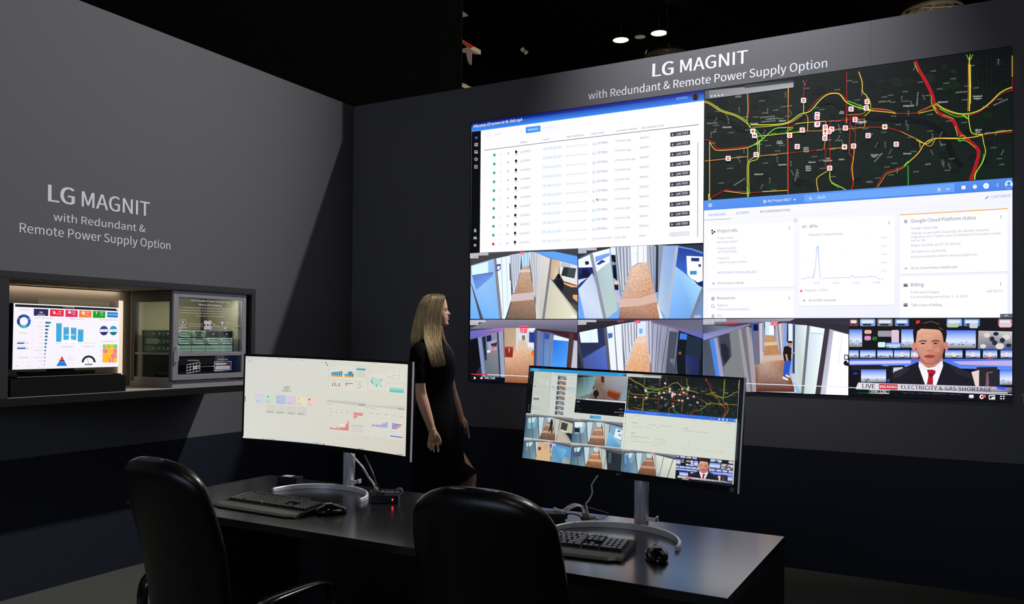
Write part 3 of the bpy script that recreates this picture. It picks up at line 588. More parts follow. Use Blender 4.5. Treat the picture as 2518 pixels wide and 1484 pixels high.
    s.circ(1664, 290, 16, (215, 130, 110), ry=34); s.circ(1916, 288, 14, (205, 120, 105), ry=36)
    s.poly([(1672, 180), (1700, 150), (1780, 150), (1860, 160), (1900, 200), (1902, 290), (1888, 350), (1850, 402), (1800, 422), (1756, 418), (1712, 380), (1684, 320), (1672, 250)], None, 0, [(205, 150, 128), (225, 175, 150), (238, 190, 165), (220, 165, 140), (190, 125, 105), (180, 110, 92), (160, 95, 80), (170, 104, 88), (196, 130, 112), (196, 128, 110), (186, 118, 100), (196, 128, 108), (204, 140, 118)])
    s.circ(1762, 208, 62, (212, 155, 130), 24, ry=26); s.circ(1762, 206, 36, (218, 163, 138), 20, ry=16); s.circ(1730, 312, 28, (202, 142, 120), 20, ry=20); s.circ(1846, 314, 24, (198, 138, 116), 20, ry=20); s.circ(1786, 285, 14, (210, 152, 128), 16, ry=30); s.circ(1786, 306, 22, (208, 148, 124), 16, ry=13); s.circ(1786, 320, 22, (172, 108, 90), 14, ry=5)
    s.poly([(1656, 175), (1672, 120), (1740, 88), (1800, 84), (1870, 100), (1912, 140), (1920, 190), (1908, 262), (1896, 255), (1884, 190), (1862, 158), (1790, 154), (1720, 150), (1690, 170), (1676, 262), (1664, 255)], (24, 18, 20))
    s.line([(1735, 108), (1800, 94), (1862, 116)], 7, (96, 72, 64)); s.line([(1860, 140), (1890, 160)], 6, (110, 84, 74))
    for x in (1734, 1832): s.line([(x-30, 250), (x, 242), (x+30, 248)], 8, (64, 38, 34)); s.circ(x, 264, 22, (150, 92, 78), ry=7); s.circ(x, 264, 9, (38, 22, 24), ry=6)
    s.circ(1786, 366, 42, (165, 66, 64), ry=13); s.line([(1744, 362), (1786, 358), (1828, 364)], 4, (110, 36, 40)); s.circ(1786, 392, 30, (190, 118, 102), ry=8)
    s.line([(1690, 330), (1716, 385), (1760, 420), (1806, 424), (1850, 404), (1886, 350)], 5, (140, 84, 74))
    # lower third
    
    G([(222, 218, 228), (196, 190, 204), (120, 100, 112), (60, 46, 54), (110, 100, 112), (222, 218, 228)], 1232, 568, 2290, 600, 2426, 606, 2424, 650, 2300, 644, 1212, 616)
    P((60, 90, 235), 2300, 598, 2400, 604, 2360, 626, 2310, 616)
    if bars: s.line([(1216, 615), (2390, 648)], 8, (205, 205, 216)); s.line([(1160, 606), (2426, 662)], 5, (228, 226, 238))
    s.text('LIVE', 1264, 610, 1363, 614, 34, (22, 20, 30), .015); P((185, 30, 46), 1393, 578, 1538, 582, 1538, 624, 1393, 619)
    s.text('BREAKING', 1400, 610, 1532, 613, 22, (250, 240, 245), .015)
    s.text('ELECTRICITY & GAS SHORTAGE', 1564, 616, 2266, 640, 30, (22, 24, 44), .012)
    G([(10, 70, 20), (14, 60, 20), (10, 40, 14), (10, 50, 16)], 1226, 640, 1410, 646, 1410, 660, 1224, 652); s.line([(1394, 658), (1414, 658)], 6, (150, 20, 26))
    s.line([(1322, 624), (1476, 630), (1470, 652), (1314, 648), (1322, 624)], 3, (230, 230, 236)); s.text('DOW -2.8%', 1332, 643, 1452, 648, 14, (240, 240, 245), .01)
    if bars:
        s.text('* BYX  0.52  * OMI  0.22  * DBRJ/NCM  * OBI  0.45  *', 1570, 650, 2050, 664, 7, (110, 105, 115))
        blob(2090, 662, 2128, 688, (235, 235, 240)); s.text('cc', 2098, 682, 2120, 683, 11, (90, 90, 95), .02)
        s.ring(2190, 678, 18, 8, (240, 240, 244), 8); blob(2194, 662, 2224, 684, (225, 50, 50)); s.text('HD', 2199, 678, 2219, 679, 8, (250, 200, 200))
        s.line([(2248, 668), (2290, 668), (2290, 695), (2248, 695), (2248, 665)], 6, (245, 245, 248)); P((245, 245, 248), 2266, 680, 2284, 680, 2284, 690, 2266, 690)
        for dx in (-1, 1):
            for dy in (-1, 1): P((245, 245, 248), 2350+dx*4, 683+dy*4, 2350+dx*20, 683+dy*6, 2350+dx*8, 683+dy*18)

def draw_map(s, small=False):
    if not s.tf: s.crop = (1720, 100, 3.2282)
    rnd = random.Random(11); P = s.P
    s.G([(20, 28, 24), (10, 10, 13), (18, 30, 24), (18, 26, 22)], 40, 392, 2484, 45, 2484, 1086, 36, 1270)
    top = lambda x: 392-(x-40)*.142; bot = lambda x: 1268-(x-36)*.0748
    for _ in range(90):   # parks and dark blocks
        x = rnd.uniform(60, 2400); y = rnd.uniform(top(x)+70, bot(x)-70); r = rnd.uniform(25, 70)
        c = rnd.choice([(14, 22, 18), (16, 34, 22), (10, 14, 14), (22, 30, 26), (18, 40, 24)])
        s.poly([(x+r*math.cos(a)*rnd.uniform(.6, 1), y+r*.7*math.sin(a)*rnd.uniform(.6, 1)) for a in (2*PI*i/9 for i in range(9))], c)
    def clipy(x, y): return min(max(y, top(x)+4), bot(x)-4)
    gc = (28, 40, 34) if not small else (40, 48, 42)
    for x in list(range(90, 700, 22))+list(range(720, 1500, 24))+list(range(1500, 2460, 34)):
        y0 = rnd.uniform(top(x)+10, 560); y1 = rnd.uniform(760, bot(x)-6); s.line([(x, y0), (x-4, y1)], 1.6, gc)
    for i in range(46):
        y = 330+i*20
        for a, b in ((60, 700), (720, 1480), (1520, 2460)):
            aa = a+rnd.uniform(0, 200); bb = b-rnd.uniform(0, 260); ya = y-(aa-60)*.07; yb = y-(bb-60)*.07
            if ya > top(aa)+6 and yb > top(bb)+6 and ya < bot(aa)-6 and yb < bot(bb)-6: s.line([(aa, ya), (bb, yb)], 1.6, gc)
    # river
    for w_, c in ((34, (10, 13, 16)), (26, (11, 15, 18))):
        s.line(catmull([(60, 590, 0), (200, 610, 0), (330, 700, 0), (430, 700, 0), (600, 690, 0), (760, 640, 0), (900, 520, 0), (1060, 480, 0), (1140, 540, 0), (1330, 600, 0), (1560, 620, 0), (1800, 650, 0), (1950, 760, 0), (2000, 900, 0), (2080, 1000, 0)], 5) and [tuple(v)[:2] for v in catmull([(60, 590, 0), (200, 610, 0), (330, 700, 0), (430, 700, 0), (600, 690, 0), (760, 640, 0), (900, 520, 0), (1060, 480, 0), (1140, 540, 0), (1330, 600, 0), (1560, 620, 0), (1800, 650, 0), (1950, 760, 0), (2000, 900, 0), (2080, 1000, 0)], 5)], w_, c)
    if not small:
        s.G([(120, 120, 128), (150, 150, 155), (170, 170, 178), (130, 130, 138)], 45, 398, 748, 330, 748, 371, 45, 466); P((60, 62, 66), 360, 352, 748, 316, 748, 332, 360, 378); P((90, 92, 98), 45, 398, 78, 394, 78, 460, 45, 465)
        for x in (97, 125, 153, 182): s.circ(x, 441-(x-97)*.11, 7, (225, 225, 230), n=8)
    R, Y, G_, O = (165, 22, 28), (235, 190, 70), (95, 215, 45), (215, 140, 50)
    YG = (200, 225, 60)
    def road(pts, w_, c, sm=True):
        q = [tuple(v)[:2] for v in catmull([(a, b, 0) for a, b in pts], 4)] if sm and len(pts) > 2 else pts
        s.line(q, w_, c)
    k = 1.0
    rd = [([(42, 490), (85, 505), (170, 560), (290, 600), (370, 650), (410, 690)], 7, Y), ([(42, 478), (85, 492), (180, 552), (300, 592), (380, 640)], 5, YG), ([(380, 420), (386, 540), (378, 625), (400, 690)], 6, G_), ([(392, 420), (392, 560), (386, 620)], 8, R),
      ([(705, 378), (706, 700)], 6, Y), ([(710, 378), (706, 640)], 4, R), ([(706, 640), (706, 1215)], 7, R), ([(700, 700), (703, 1218)], 3, O),
      ([(860, 310), (832, 370), (828, 470)], 7, R), ([(828, 490), (828, 580)], 6, Y), ([(828, 575), (860, 610), (858, 720)], 5, Y), ([(832, 575), (858, 605)], 5, R),
      ([(1170, 250), (1170, 500), (1164, 655)], 7, R), ([(1265, 248), (1292, 330), (1295, 405), (1330, 445), (1332, 530)], 7, Y), ([(1340, 450), (1358, 500), (1360, 535)], 4, YG),
      ([(410, 668), (560, 668), (700, 650), (800, 585), (880, 560), (960, 470), (1030, 425), (1110, 425), (1168, 490), (1260, 530), (1360, 550)], 8, YG), ([(420, 688), (560, 680), (710, 655), (820, 590)], 5, Y), ([(860, 560), (950, 460), (1030, 418), (1110, 418), (1165, 470)], 7, R), ([(1176, 478), (1260, 510), (1340, 540), (1380, 555)], 7, G_),
      ([(1360, 548), (1480, 560), (1560, 578), (1740, 572), (1840, 525)], 8, R), ([(1340, 556), (1470, 566), (1560, 578)], 6, Y), ([(1360, 540), (1480, 548), (1555, 572)], 5, O), ([(1735, 566), (1850, 512)], 5, O), ([(1735, 580), (1860, 548)], 5, YG),
      ([(1712, 165), (1740, 230), (1800, 330), (1850, 440), (1868, 530), (1905, 580), (2010, 630), (2060, 730), (2130, 790), (2200, 850), (2216, 900), (2190, 1000), (2152, 1108)], 26, (190, 22, 34)), ([(1712, 165), (1740, 230), (1800, 330), (1850, 440), (1868, 530), (1905, 580), (2010, 630), (2060, 730), (2130, 790), (2200, 850), (2216, 900), (2190, 1000), (2152, 1108)], 4, (95, 12, 22)),
      ([(1704, 180), (1735, 250)], 4, G_), ([(1840, 440), (1845, 510), (1890, 580)], 5, G_), ([(1880, 500), (1950, 545), (2060, 580), (2140, 578), (2180, 572)], 7, YG), ([(1880, 512), (1950, 555), (2060, 588), (2150, 590)], 5, O), ([(1900, 540), (2000, 590), (2060, 605), (2110, 600)], 5, G_), ([(2030, 680), (2050, 760)], 5, G_), ([(1930, 590), (2020, 620)], 4, G_),
      ([(2145, 130), (2142, 180), (2146, 400), (2142, 560)], 9, Y), ([(2134, 190), (2134, 400), (2130, 560)], 4, O), ([(2152, 190), (2152, 500)], 4, YG), ([(2120, 112), (2145, 160), (2170, 112)], 7, (60, 170, 50)), ([(2145, 150), (2150, 110)], 6, O),
      ([(2150, 580), (2230, 550), (2310, 490), (2380, 420), (2440, 385), (2482, 372)], 8, YG), ([(2150, 592), (2230, 560), (2320, 490), (2390, 425), (2482, 392)], 8, R), ([(2134, 590), (2142, 660), (2160, 730), (2210, 745), (2250, 742)], 6, YG), ([(2090, 590), (2130, 620)], 12, G_), ([(2482, 120), (2482, 290)], 5, Y), ([(2483, 300), (2483, 400)], 5, R),
      ([(2260, 742), (2380, 724), (2482, 712)], 6, YG), ([(2180, 768), (2300, 740), (2482, 726)], 8, R), ([(1870, 775), (2050, 778), (2180, 765), (2250, 745)], 7, Y), ([(2245, 750), (2258, 820), (2270, 880), (2250, 960), (2195, 1050), (2185, 1105)], 5, YG), ([(2258, 900), (2240, 970), (2190, 1050), (2180, 1105)], 4, G_), ([(2060, 770), (2085, 750), (2110, 770), (2070, 800), (2050, 780)], 5, G_), ([(2050, 790), (2120, 800), (2190, 850)], 4, G_),
      ([(42, 785), (100, 800), (160, 862), (380, 838)], 8, R), ([(85, 805), (110, 850), (160, 872), (370, 852), (450, 815), (520, 770)], 6, Y), ([(400, 840), (450, 820), (520, 765), (600, 700), (690, 690)], 8, (110, 205, 70)), ([(450, 760), (560, 750), (690, 735), (840, 722)], 6, YG), ([(690, 690), (720, 700), (690, 730), (700, 740)], 6, G_), ([(700, 690), (742, 690), (722, 712)], 4, YG), ([(440, 700), (500, 775), (450, 830)], 6, G_), ([(462, 770), (458, 900), (390, 960), (380, 1060), (384, 1240)], 6, Y), ([(476, 790), (470, 930), (400, 965), (392, 1060), (396, 1200)], 6, YG), ([(384, 845), (386, 970)], 4, YG), ([(372, 1210), (404, 1210)], 10, G_), ([(380, 1160), (384, 1240)], 7, YG), ([(394, 1160), (392, 1240)], 5, G_),
      ([(82, 800), (82, 1260)], 6, Y), ([(42, 956), (380, 920)], 6, O), ([(450, 918), (706, 892)], 6, O), ([(78, 1255), (150, 1215), (215, 1185), (260, 1195), (380, 1200)], 8, R), ([(200, 1192), (250, 1200), (370, 1214)], 5, Y), ([(400, 1206), (500, 1200)], 6, R), ([(500, 1198), (700, 1188)], 6, Y), ([(706, 892), (985, 862), (1040, 858)], 6, R), ([(1040, 856), (1150, 850)], 5, Y), ([(75, 1215), (78, 1262), (95, 1255)], 8, YG),
      ([(780, 722), (860, 718), (990, 714), (1240, 695), (1310, 688)], 5, O), ([(760, 665), (800, 655), (1000, 640)], 6, Y), ([(706, 690), (760, 665)], 5, R), ([(1000, 642), (1190, 628)], 8, R), ([(1170, 590), (1300, 580), (1320, 540)], 5, O), ([(1310, 600), (1345, 570), (1360, 550)], 6, YG), ([(1200, 600), (1310, 600)], 5, R), ([(1310, 622), (1312, 690)], 4, Y), ([(1240, 625), (1310, 622)], 4, O),
      ([(1310, 688), (1480, 690), (1600, 722)], 8, R), ([(1600, 722), (1740, 790), (1830, 838), (1872, 782)], 6, O), ([(1748, 792), (1752, 850)], 5, Y), ([(1720, 790), (1800, 820), (1850, 790)], 5, YG), ([(2050, 775), (1870, 778), (1790, 815), (1740, 890), (1650, 975)], 8, Y), ([(1660, 960), (1625, 995)], 14, G_), ([(1630, 990), (1560, 1020), (1480, 1045), (1440, 1100), (1406, 1162)], 8, R), ([(1640, 995), (1570, 1030), (1490, 1056), (1450, 1110), (1416, 1162)], 5, O), ([(1655, 990), (1658, 1145)], 6, (60, 190, 60)),
      ([(1200, 600), (1190, 860), (1185, 890), (1216, 930), (1206, 1020), (1220, 1130), (1206, 1178)], 8, R), ([(1240, 600), (1236, 860), (1222, 930), (1218, 1040), (1224, 1130), (1212, 1180)], 6, R), ([(1228, 860), (1224, 940), (1212, 1010), (1224, 1110)], 4, YG), ([(1170, 610), (1168, 655)], 5, Y), ([(1004, 640), (1000, 770), (990, 860)], 6, O), ([(1044, 640), (1036, 760), (1040, 985)], 6, R), ([(1000, 860), (1000, 980), (1016, 1020)], 6, R), ([(1275, 625), (1275, 690)], 4, R), ([(1140, 622), (1140, 640)], 4, R),
      ([(1016, 1035), (940, 1085), (932, 1130), (944, 1198)], 6, Y), ([(1036, 1040), (1038, 1100), (1060, 1130), (1120, 1160), (1160, 1184)], 6, YG), ([(1046, 1130), (1080, 1150), (1110, 1170)], 6, (60, 190, 60)), ([(1880, 500), (1860, 520), (1880, 545)], 5, YG)]
    for pts, w_, c in rd: road(pts, w_*(.86 if not small else .9), c if not small else tuple(int(v*.86+10) for v in c))
    # labels
    lab = [('Shaganappi', 184, 690, 72), ('Sunalta', 404, 662, 60), ('Hillhurst', 632, 640, 56), ('Bridgeland', 1618, 522, 84), ('Inglewood', 1890, 492, 78), ('Mayland', 2172, 446, 70), ('Heights', 2176, 464, 62), ('Albert', 2188, 712, 52), ('Park', 2194, 730, 36), ('South', 616, 803, 40), ('Calgary', 612, 817, 52), ('Lower', 826, 852, 42), ('Mount', 830, 866, 38), ('Royal', 828, 882, 40), ('Richmond', 440, 1064, 66), ('Upper', 844, 1000, 42), ('Mount', 846, 1016, 40), ('Royal', 846, 1032, 40), ('Glencoe', 866, 968, 56), ('Cliff', 1004, 940, 30), ('Bungalow', 986, 956, 68), ('Erlton', 1108, 946, 42), ('Victoria', 1360, 910, 56), ('Park', 1370, 924, 34), ('Ramsay', 1620, 900, 62), ('Bankview', 630, 988, 62), ('Eau', 1118, 566, 26), ('Claire', 1108, 580, 42)]
    for t, x, y, wd in lab: s.text(t, x, y+4, x+wd, y+4-wd*.05, 12 if not small else 11, (215, 218, 215), .015)
    s.text('Calgary', 1246, 658, 1326, 652, 20, (240, 240, 240), .02)
    for i in range(150 if not small else 90):   # avenue and street names
        x = rnd.uniform(60, 2400); y = rnd.uniform(top(x)+60, bot(x)-30)
        if rnd.random() < .62: n_ = '%d AV %s' % (rnd.randint(1, 34), 'NW SW NE SE'.split()[(x > 1200)*2+(y > 620)]); s.text(n_, x, y, x+44, y-3, 8, (165, 170, 165))
        else:
            n_ = '%d ST %s' % (rnd.randint(1, 36), 'NW SW NE SE'.split()[(x > 1200)*2+(y > 620)]); a = rnd.choice([0, 0, .5, -.4]); s.text(n_, x, y, x+44*math.sin(a), max(y-44*math.cos(a), top(x)+5), 8, (165, 170, 165))
    for t, a in (('WESTMOUNT RD NW', (484, 618, 598, 606)), ('BOWNESS RD NW', (530, 632, 632, 622)), ('BROADVIEW RD NW', (496, 652, 606, 642)), ('SPRUCE DR SW', (62, 664, 144, 660)), ('CENTRE AV E', (2032, 420, 2126, 412)), ('CENTRE AV NE', (1420, 494, 1516, 486)), ('RICHMOND RD SW', (280, 1152, 364, 1100)), ('SPILLER RD SE', (1394, 966, 1456, 896)), ('CARLETON ST SW', (766, 1118, 784, 1022)), ('DEERFOOT TR SE', (1732, 520, 1742, 410)), ('RADCLIFFE DR SE', (2336, 520, 2448, 470))): s.text(t, *a, 10, (175, 180, 175))
    for x, y, q in ((828, 476, 0), (1332, 487, 0), (1325, 537, 0), (1205, 545, 0), (937, 588, 0), (935, 610, 0), (934, 668, 0), (940, 662, 0), (1237, 629, 0), (818, 711, 0), (1000, 688, 0), (1051, 704, 0), (1160, 695, 0), (1030, 722, 0), (1000, 735, 0), (1000, 720, 1), (718, 753, 0), (426, 720, 1), (440, 754, 2), (997, 776, 0), (1340, 755, 0), (1472, 686, 1), (778, 842, 0), (1153, 845, 1), (1225, 838, 0), (1563, 824, 0), (452, 906, 0), (231, 936, 0), (1035, 1013, 0)):
        r = 20; s.poly([(x-r+5, y-r), (x+r-5, y-r), (x+r, y-r+5), (x+r, y+r-5), (x+r-5, y+r), (x-r+5, y+r), (x-r, y+r-5), (x-r, y-r+5)], (246, 240, 244))
        if q == 0: s.circ(x, y, 13, (220, 40, 56)); s.P((250, 240, 242), x-9, y-3, x+9, y-3, x+9, y+3, x-9, y+3)
        elif q == 1: s.P((240, 150, 50), x, y-16, x+16, y, x, y+16, x-16, y); s.line([(x-3, y-8), (x+2, y), (x-4, y+8)], 5, (40, 24, 14)); s.line([(x+2, y), (x+8, y+2)], 4, (40, 24, 14))
        else: s.line([(x-12, y), (x-4, y-7), (x+6, y-7), (x+12, y), (x-12, y+1)], 4, (40, 40, 44)); s.circ(x-6, y+6, 4, (40, 40, 44)); s.circ(x+7, y+6, 4, (40, 40, 44))

def draw_dash(s):
    s.crop = (1720, 430, 3.2282); P = s.P; T = s.text; g1 = (95, 98, 108); g2 = (145, 148, 160); bl = (70, 120, 225)
    s.G([(242, 242, 250), (238, 238, 247), (228, 230, 242), (238, 238, 248)], 36, 203, 2484, 22, 2484, 1130, 28, 1136)
    s.G([(86, 144, 232), (82, 138, 228), (74, 128, 222), (80, 138, 228)], 36, 203, 2484, 22, 2484, 118, 34, 282)
    s.P((104, 160, 240), 832, 160, 2024, 66, 2024, 134, 832, 216)
    for d in (0, 10, 20): s.line([(70, 231+d), (100, 229+d)], 4, (245, 248, 255))
    for a, b in ((514, 203), (514, 218), (526, 210)): s.circ(a, b, 6, (240, 245, 255), n=8)
    T('My Project 8827', 544, 216, 727, 204, 20, (240, 245, 255), .005); P((240, 245, 255), 745, 191, 766, 189, 756, 203)
    s.ring(878, 182, 9, 6, (245, 248, 255), 10); s.line([(884, 189), (892, 197)], 4, (245, 248, 255)); T('dash', 936, 188, 998, 183, 21, (235, 242, 255))
    s.line([(1890, 104), (1914, 128)], 4, (240, 245, 255)); s.line([(1890, 130), (1914, 102)], 4, (240, 245, 255)); s.line([(1958, 106), (1971, 118), (1986, 104)], 4, (240, 245, 255))
    P((240, 245, 252), 2080, 86, 2112, 84, 2112, 112, 2080, 114); T('>_', 2086, 106, 2108, 104, 12, bl); s.circ(2186, 93, 16, (240, 245, 252)); T('?', 2181, 102, 2192, 101, 18, bl); s.circ(2275, 86, 23, (240, 245, 252)); T('11', 2266, 94, 2284, 93, 16, bl)
    for d in (-11, 0, 11): s.circ(2366, 80+d, 4, (240, 245, 252), n=8)
    s.circ(2456, 74, 32, (200, 222, 250)); s.circ(2456, 66, 13, bl); s.circ(2456, 92, 22, bl, ry=11)
    s.line([(2270, 190), (2294, 168)], 6, (60, 80, 200)); T('CUSTOMIZE', 2312, 184, 2474, 172, 20, (90, 120, 230))
    s.line([(34, 360), (248, 347), (770, 318), (2480, 215)], 1.5, (215, 217, 230)); s.line([(34, 359), (248, 347)], 4, (120, 150, 225))
    T('DASHBOARD', 72, 328, 209, 319, 19, (80, 125, 225)); T('ACTIVITY', 291, 314, 396, 307, 20, g1); T('RECOMMENDATIONS', 481, 301, 722, 286, 19, g1)
    s.ring(762, 360, 14, 11, (120, 122, 130), 10)
    def card(a, sh=True):
        s.poly(a, (246, 246, 252)); s.line([a[3], a[2]], 3, (200, 202, 214)); s.line([a[0], a[3]], 1.5, (222, 223, 234)); s.line([a[1], a[2]], 1.5, (222, 223, 234))
    card([(68, 410), (756, 370), (752, 888), (68, 902)]); card([(66, 930), (750, 912), (748, 1132), (64, 1134)]); card([(790, 345), (1555, 322), (1550, 1032), (788, 1040)]); card([(1590, 318), (2448, 266), (2446, 766), (1590, 788)]); card([(1588, 806), (2446, 786), (2446, 1130), (1588, 1132)])
    s.line([(1590, 317), (2448, 267)], 7, (240, 165, 55))
    for x, y in ((714, 423), (712, 976), (1505, 380), (2393, 331), (2392, 862)):
        for d in (-9, 0, 9): s.circ(x, y+d, 3.4, (60, 62, 70), n=6)
    for a, b in ((101, 441), (103, 462), (119, 451)): s.circ(a, b, 8, (40, 42, 52), n=10)
    T('Project info', 145, 457, 300, 451, 26, (80, 82, 92)); T('Project name', 143, 508, 272, 503, 15, g2); T('My Project 8827', 143, 542, 302, 535, 17, g2); T('Project number', 143, 591, 292, 585, 16, g2); T('327717976330', 143, 619, 295, 614, 16, g2); T('Project ID', 143, 669, 237, 666, 16, g2); T('valiant-hangout-310414', 143, 702, 376, 695, 15, g2)
    T('ADD PEOPLE TO THIS PROJECT', 143, 784, 460, 777, 17, (85, 130, 215)); T('Go to project settings', 143, 866, 353, 862, 17, g1)
    for x, y in ((95, 861), (815, 997), (1622, 742)): s.line([(x, y), (x+24, y-1)], 3, g1); s.line([(x+14, y-11), (x+24, y-1), (x+14, y+10)], 3, g1)
    def hexi(x, y): s.ring(x, y, 15, 11, (55, 57, 66), 6); s.circ(x, y, 5, (55, 57, 66))
    hexi(108, 981); T('Resources', 142, 988, 284, 985, 23, (80, 82, 92)); s.ring(106, 1039, 13, 10, g1, 12); s.line([(114, 1048), (121, 1056)], 3, g1); T('BigQuery', 142, 1041, 228, 1040, 17, g2); T('Data warehouse/analytics', 142, 1073, 396, 1071, 16, g2); T('SQL', 142, 1122, 179, 1121, 17, g2)
    for d in (0, 9, 18): s.line([(97, 1110+d), (107, 1105+d), (117, 1110+d), (107, 1116+d), (97, 1110+d)], 2.5, g1)
    T('API', 814, 424, 849, 421, 22, (70, 72, 80)); T('APIs', 870, 420, 938, 417, 25, (80, 82, 92)); T('Requests (requests/sec)', 870, 484, 1138, 473, 18, g2)
    for i, t in enumerate(('1.0/s', '0.8/s', '0.6/s', '0.4/s', '0.2/s', '0')):
        y = 498+i*65.8; s.line([(805, y+14-i*1), (1436, y-2)], 1.2, (228, 230, 240)); T(t, 1446, y+5, 1446+(46 if i < 5 else 11), y+3, 12, g2)
    s.line([(805, 825), (842, 823), (860, 807), (884, 814), (902, 820), (920, 740), (930, 600), (936, 564), (940, 562), (950, 700), (960, 821), (1040, 818), (1052, 813), (1066, 817), (1200, 812), (1212, 794), (1230, 813), (1276, 808), (1300, 812), (1336, 808), (1350, 800), (1366, 808), (1392, 801), (1410, 818), (1432, 827)], 3, (135, 170, 230))
    for t, x in (('10:15', 905), ('10:30', 1060), ('10:45', 1218), ('11 AM', 1376)): T(t, x, 866-(x-905)*.015, x+50+(8 if 'A' in t else 0), 864-(x-905)*.015, 13, g2)
    s.circ(808, 920, 9, (235, 80, 50)); T('Requests   0.004/s', 836, 924, 1019, 919, 17, g2); T('Go to APIs overview', 868, 1003, 1085, 1000, 18, g1)
    hexi(1637, 369); T('Google Cloud Platform status', 1680, 379, 2194, 351, 27, (80, 82, 92)); T('Google Cloud SQL', 1680, 433, 1896, 424, 19, g2); T('Global: Issues with Cloud SQL for MySQL instance', 1680, 472, 2299, 443, 17, g2); T('migration to 5.7 when source databases have gtid_mode', 1680, 501, 2392, 469, 17, g2); T('set to ON', 1680, 529, 1793, 525, 16, g2); T('Began at 2021-12-07 (12:44:21)', 1680, 568, 2070, 553, 18, g2); T('All times are US/Pacific', 1680, 617, 1964, 608, 17, g2); T('Data provided by status.cloud.google.com', 1680, 657, 2206, 638, 17, g2); T('Go to Cloud status dashboard', 1680, 748, 2044, 737, 18, g1)
    for y in (874, 1031): P((60, 62, 70), 1620, y-11, 1653, y-12, 1653, y+12, 1620, y+12); s.line([(1620, y-2), (1653, y-3)], 4, (225, 226, 235))
    T('Billing', 1680, 884, 1780, 881, 26, (80, 82, 92)); T('Estimated charges', 1680, 939, 1905, 936, 18, g2); T('For the billing period Dec 1 - 9, 2021', 1680, 977, 2126, 970, 18, g2); T('INR \u20b90.01', 2284, 932, 2406, 928, 18, g2); T('Take a tour of billing', 1680, 1041, 1923, 1039, 19, g1)
    P((88, 96, 106), 2386, 1102, 2484, 1100, 2484, 1132, 2386, 1132); s.circ(2436, 1124, 18, (90, 175, 185), a0=-PI, a1=0)

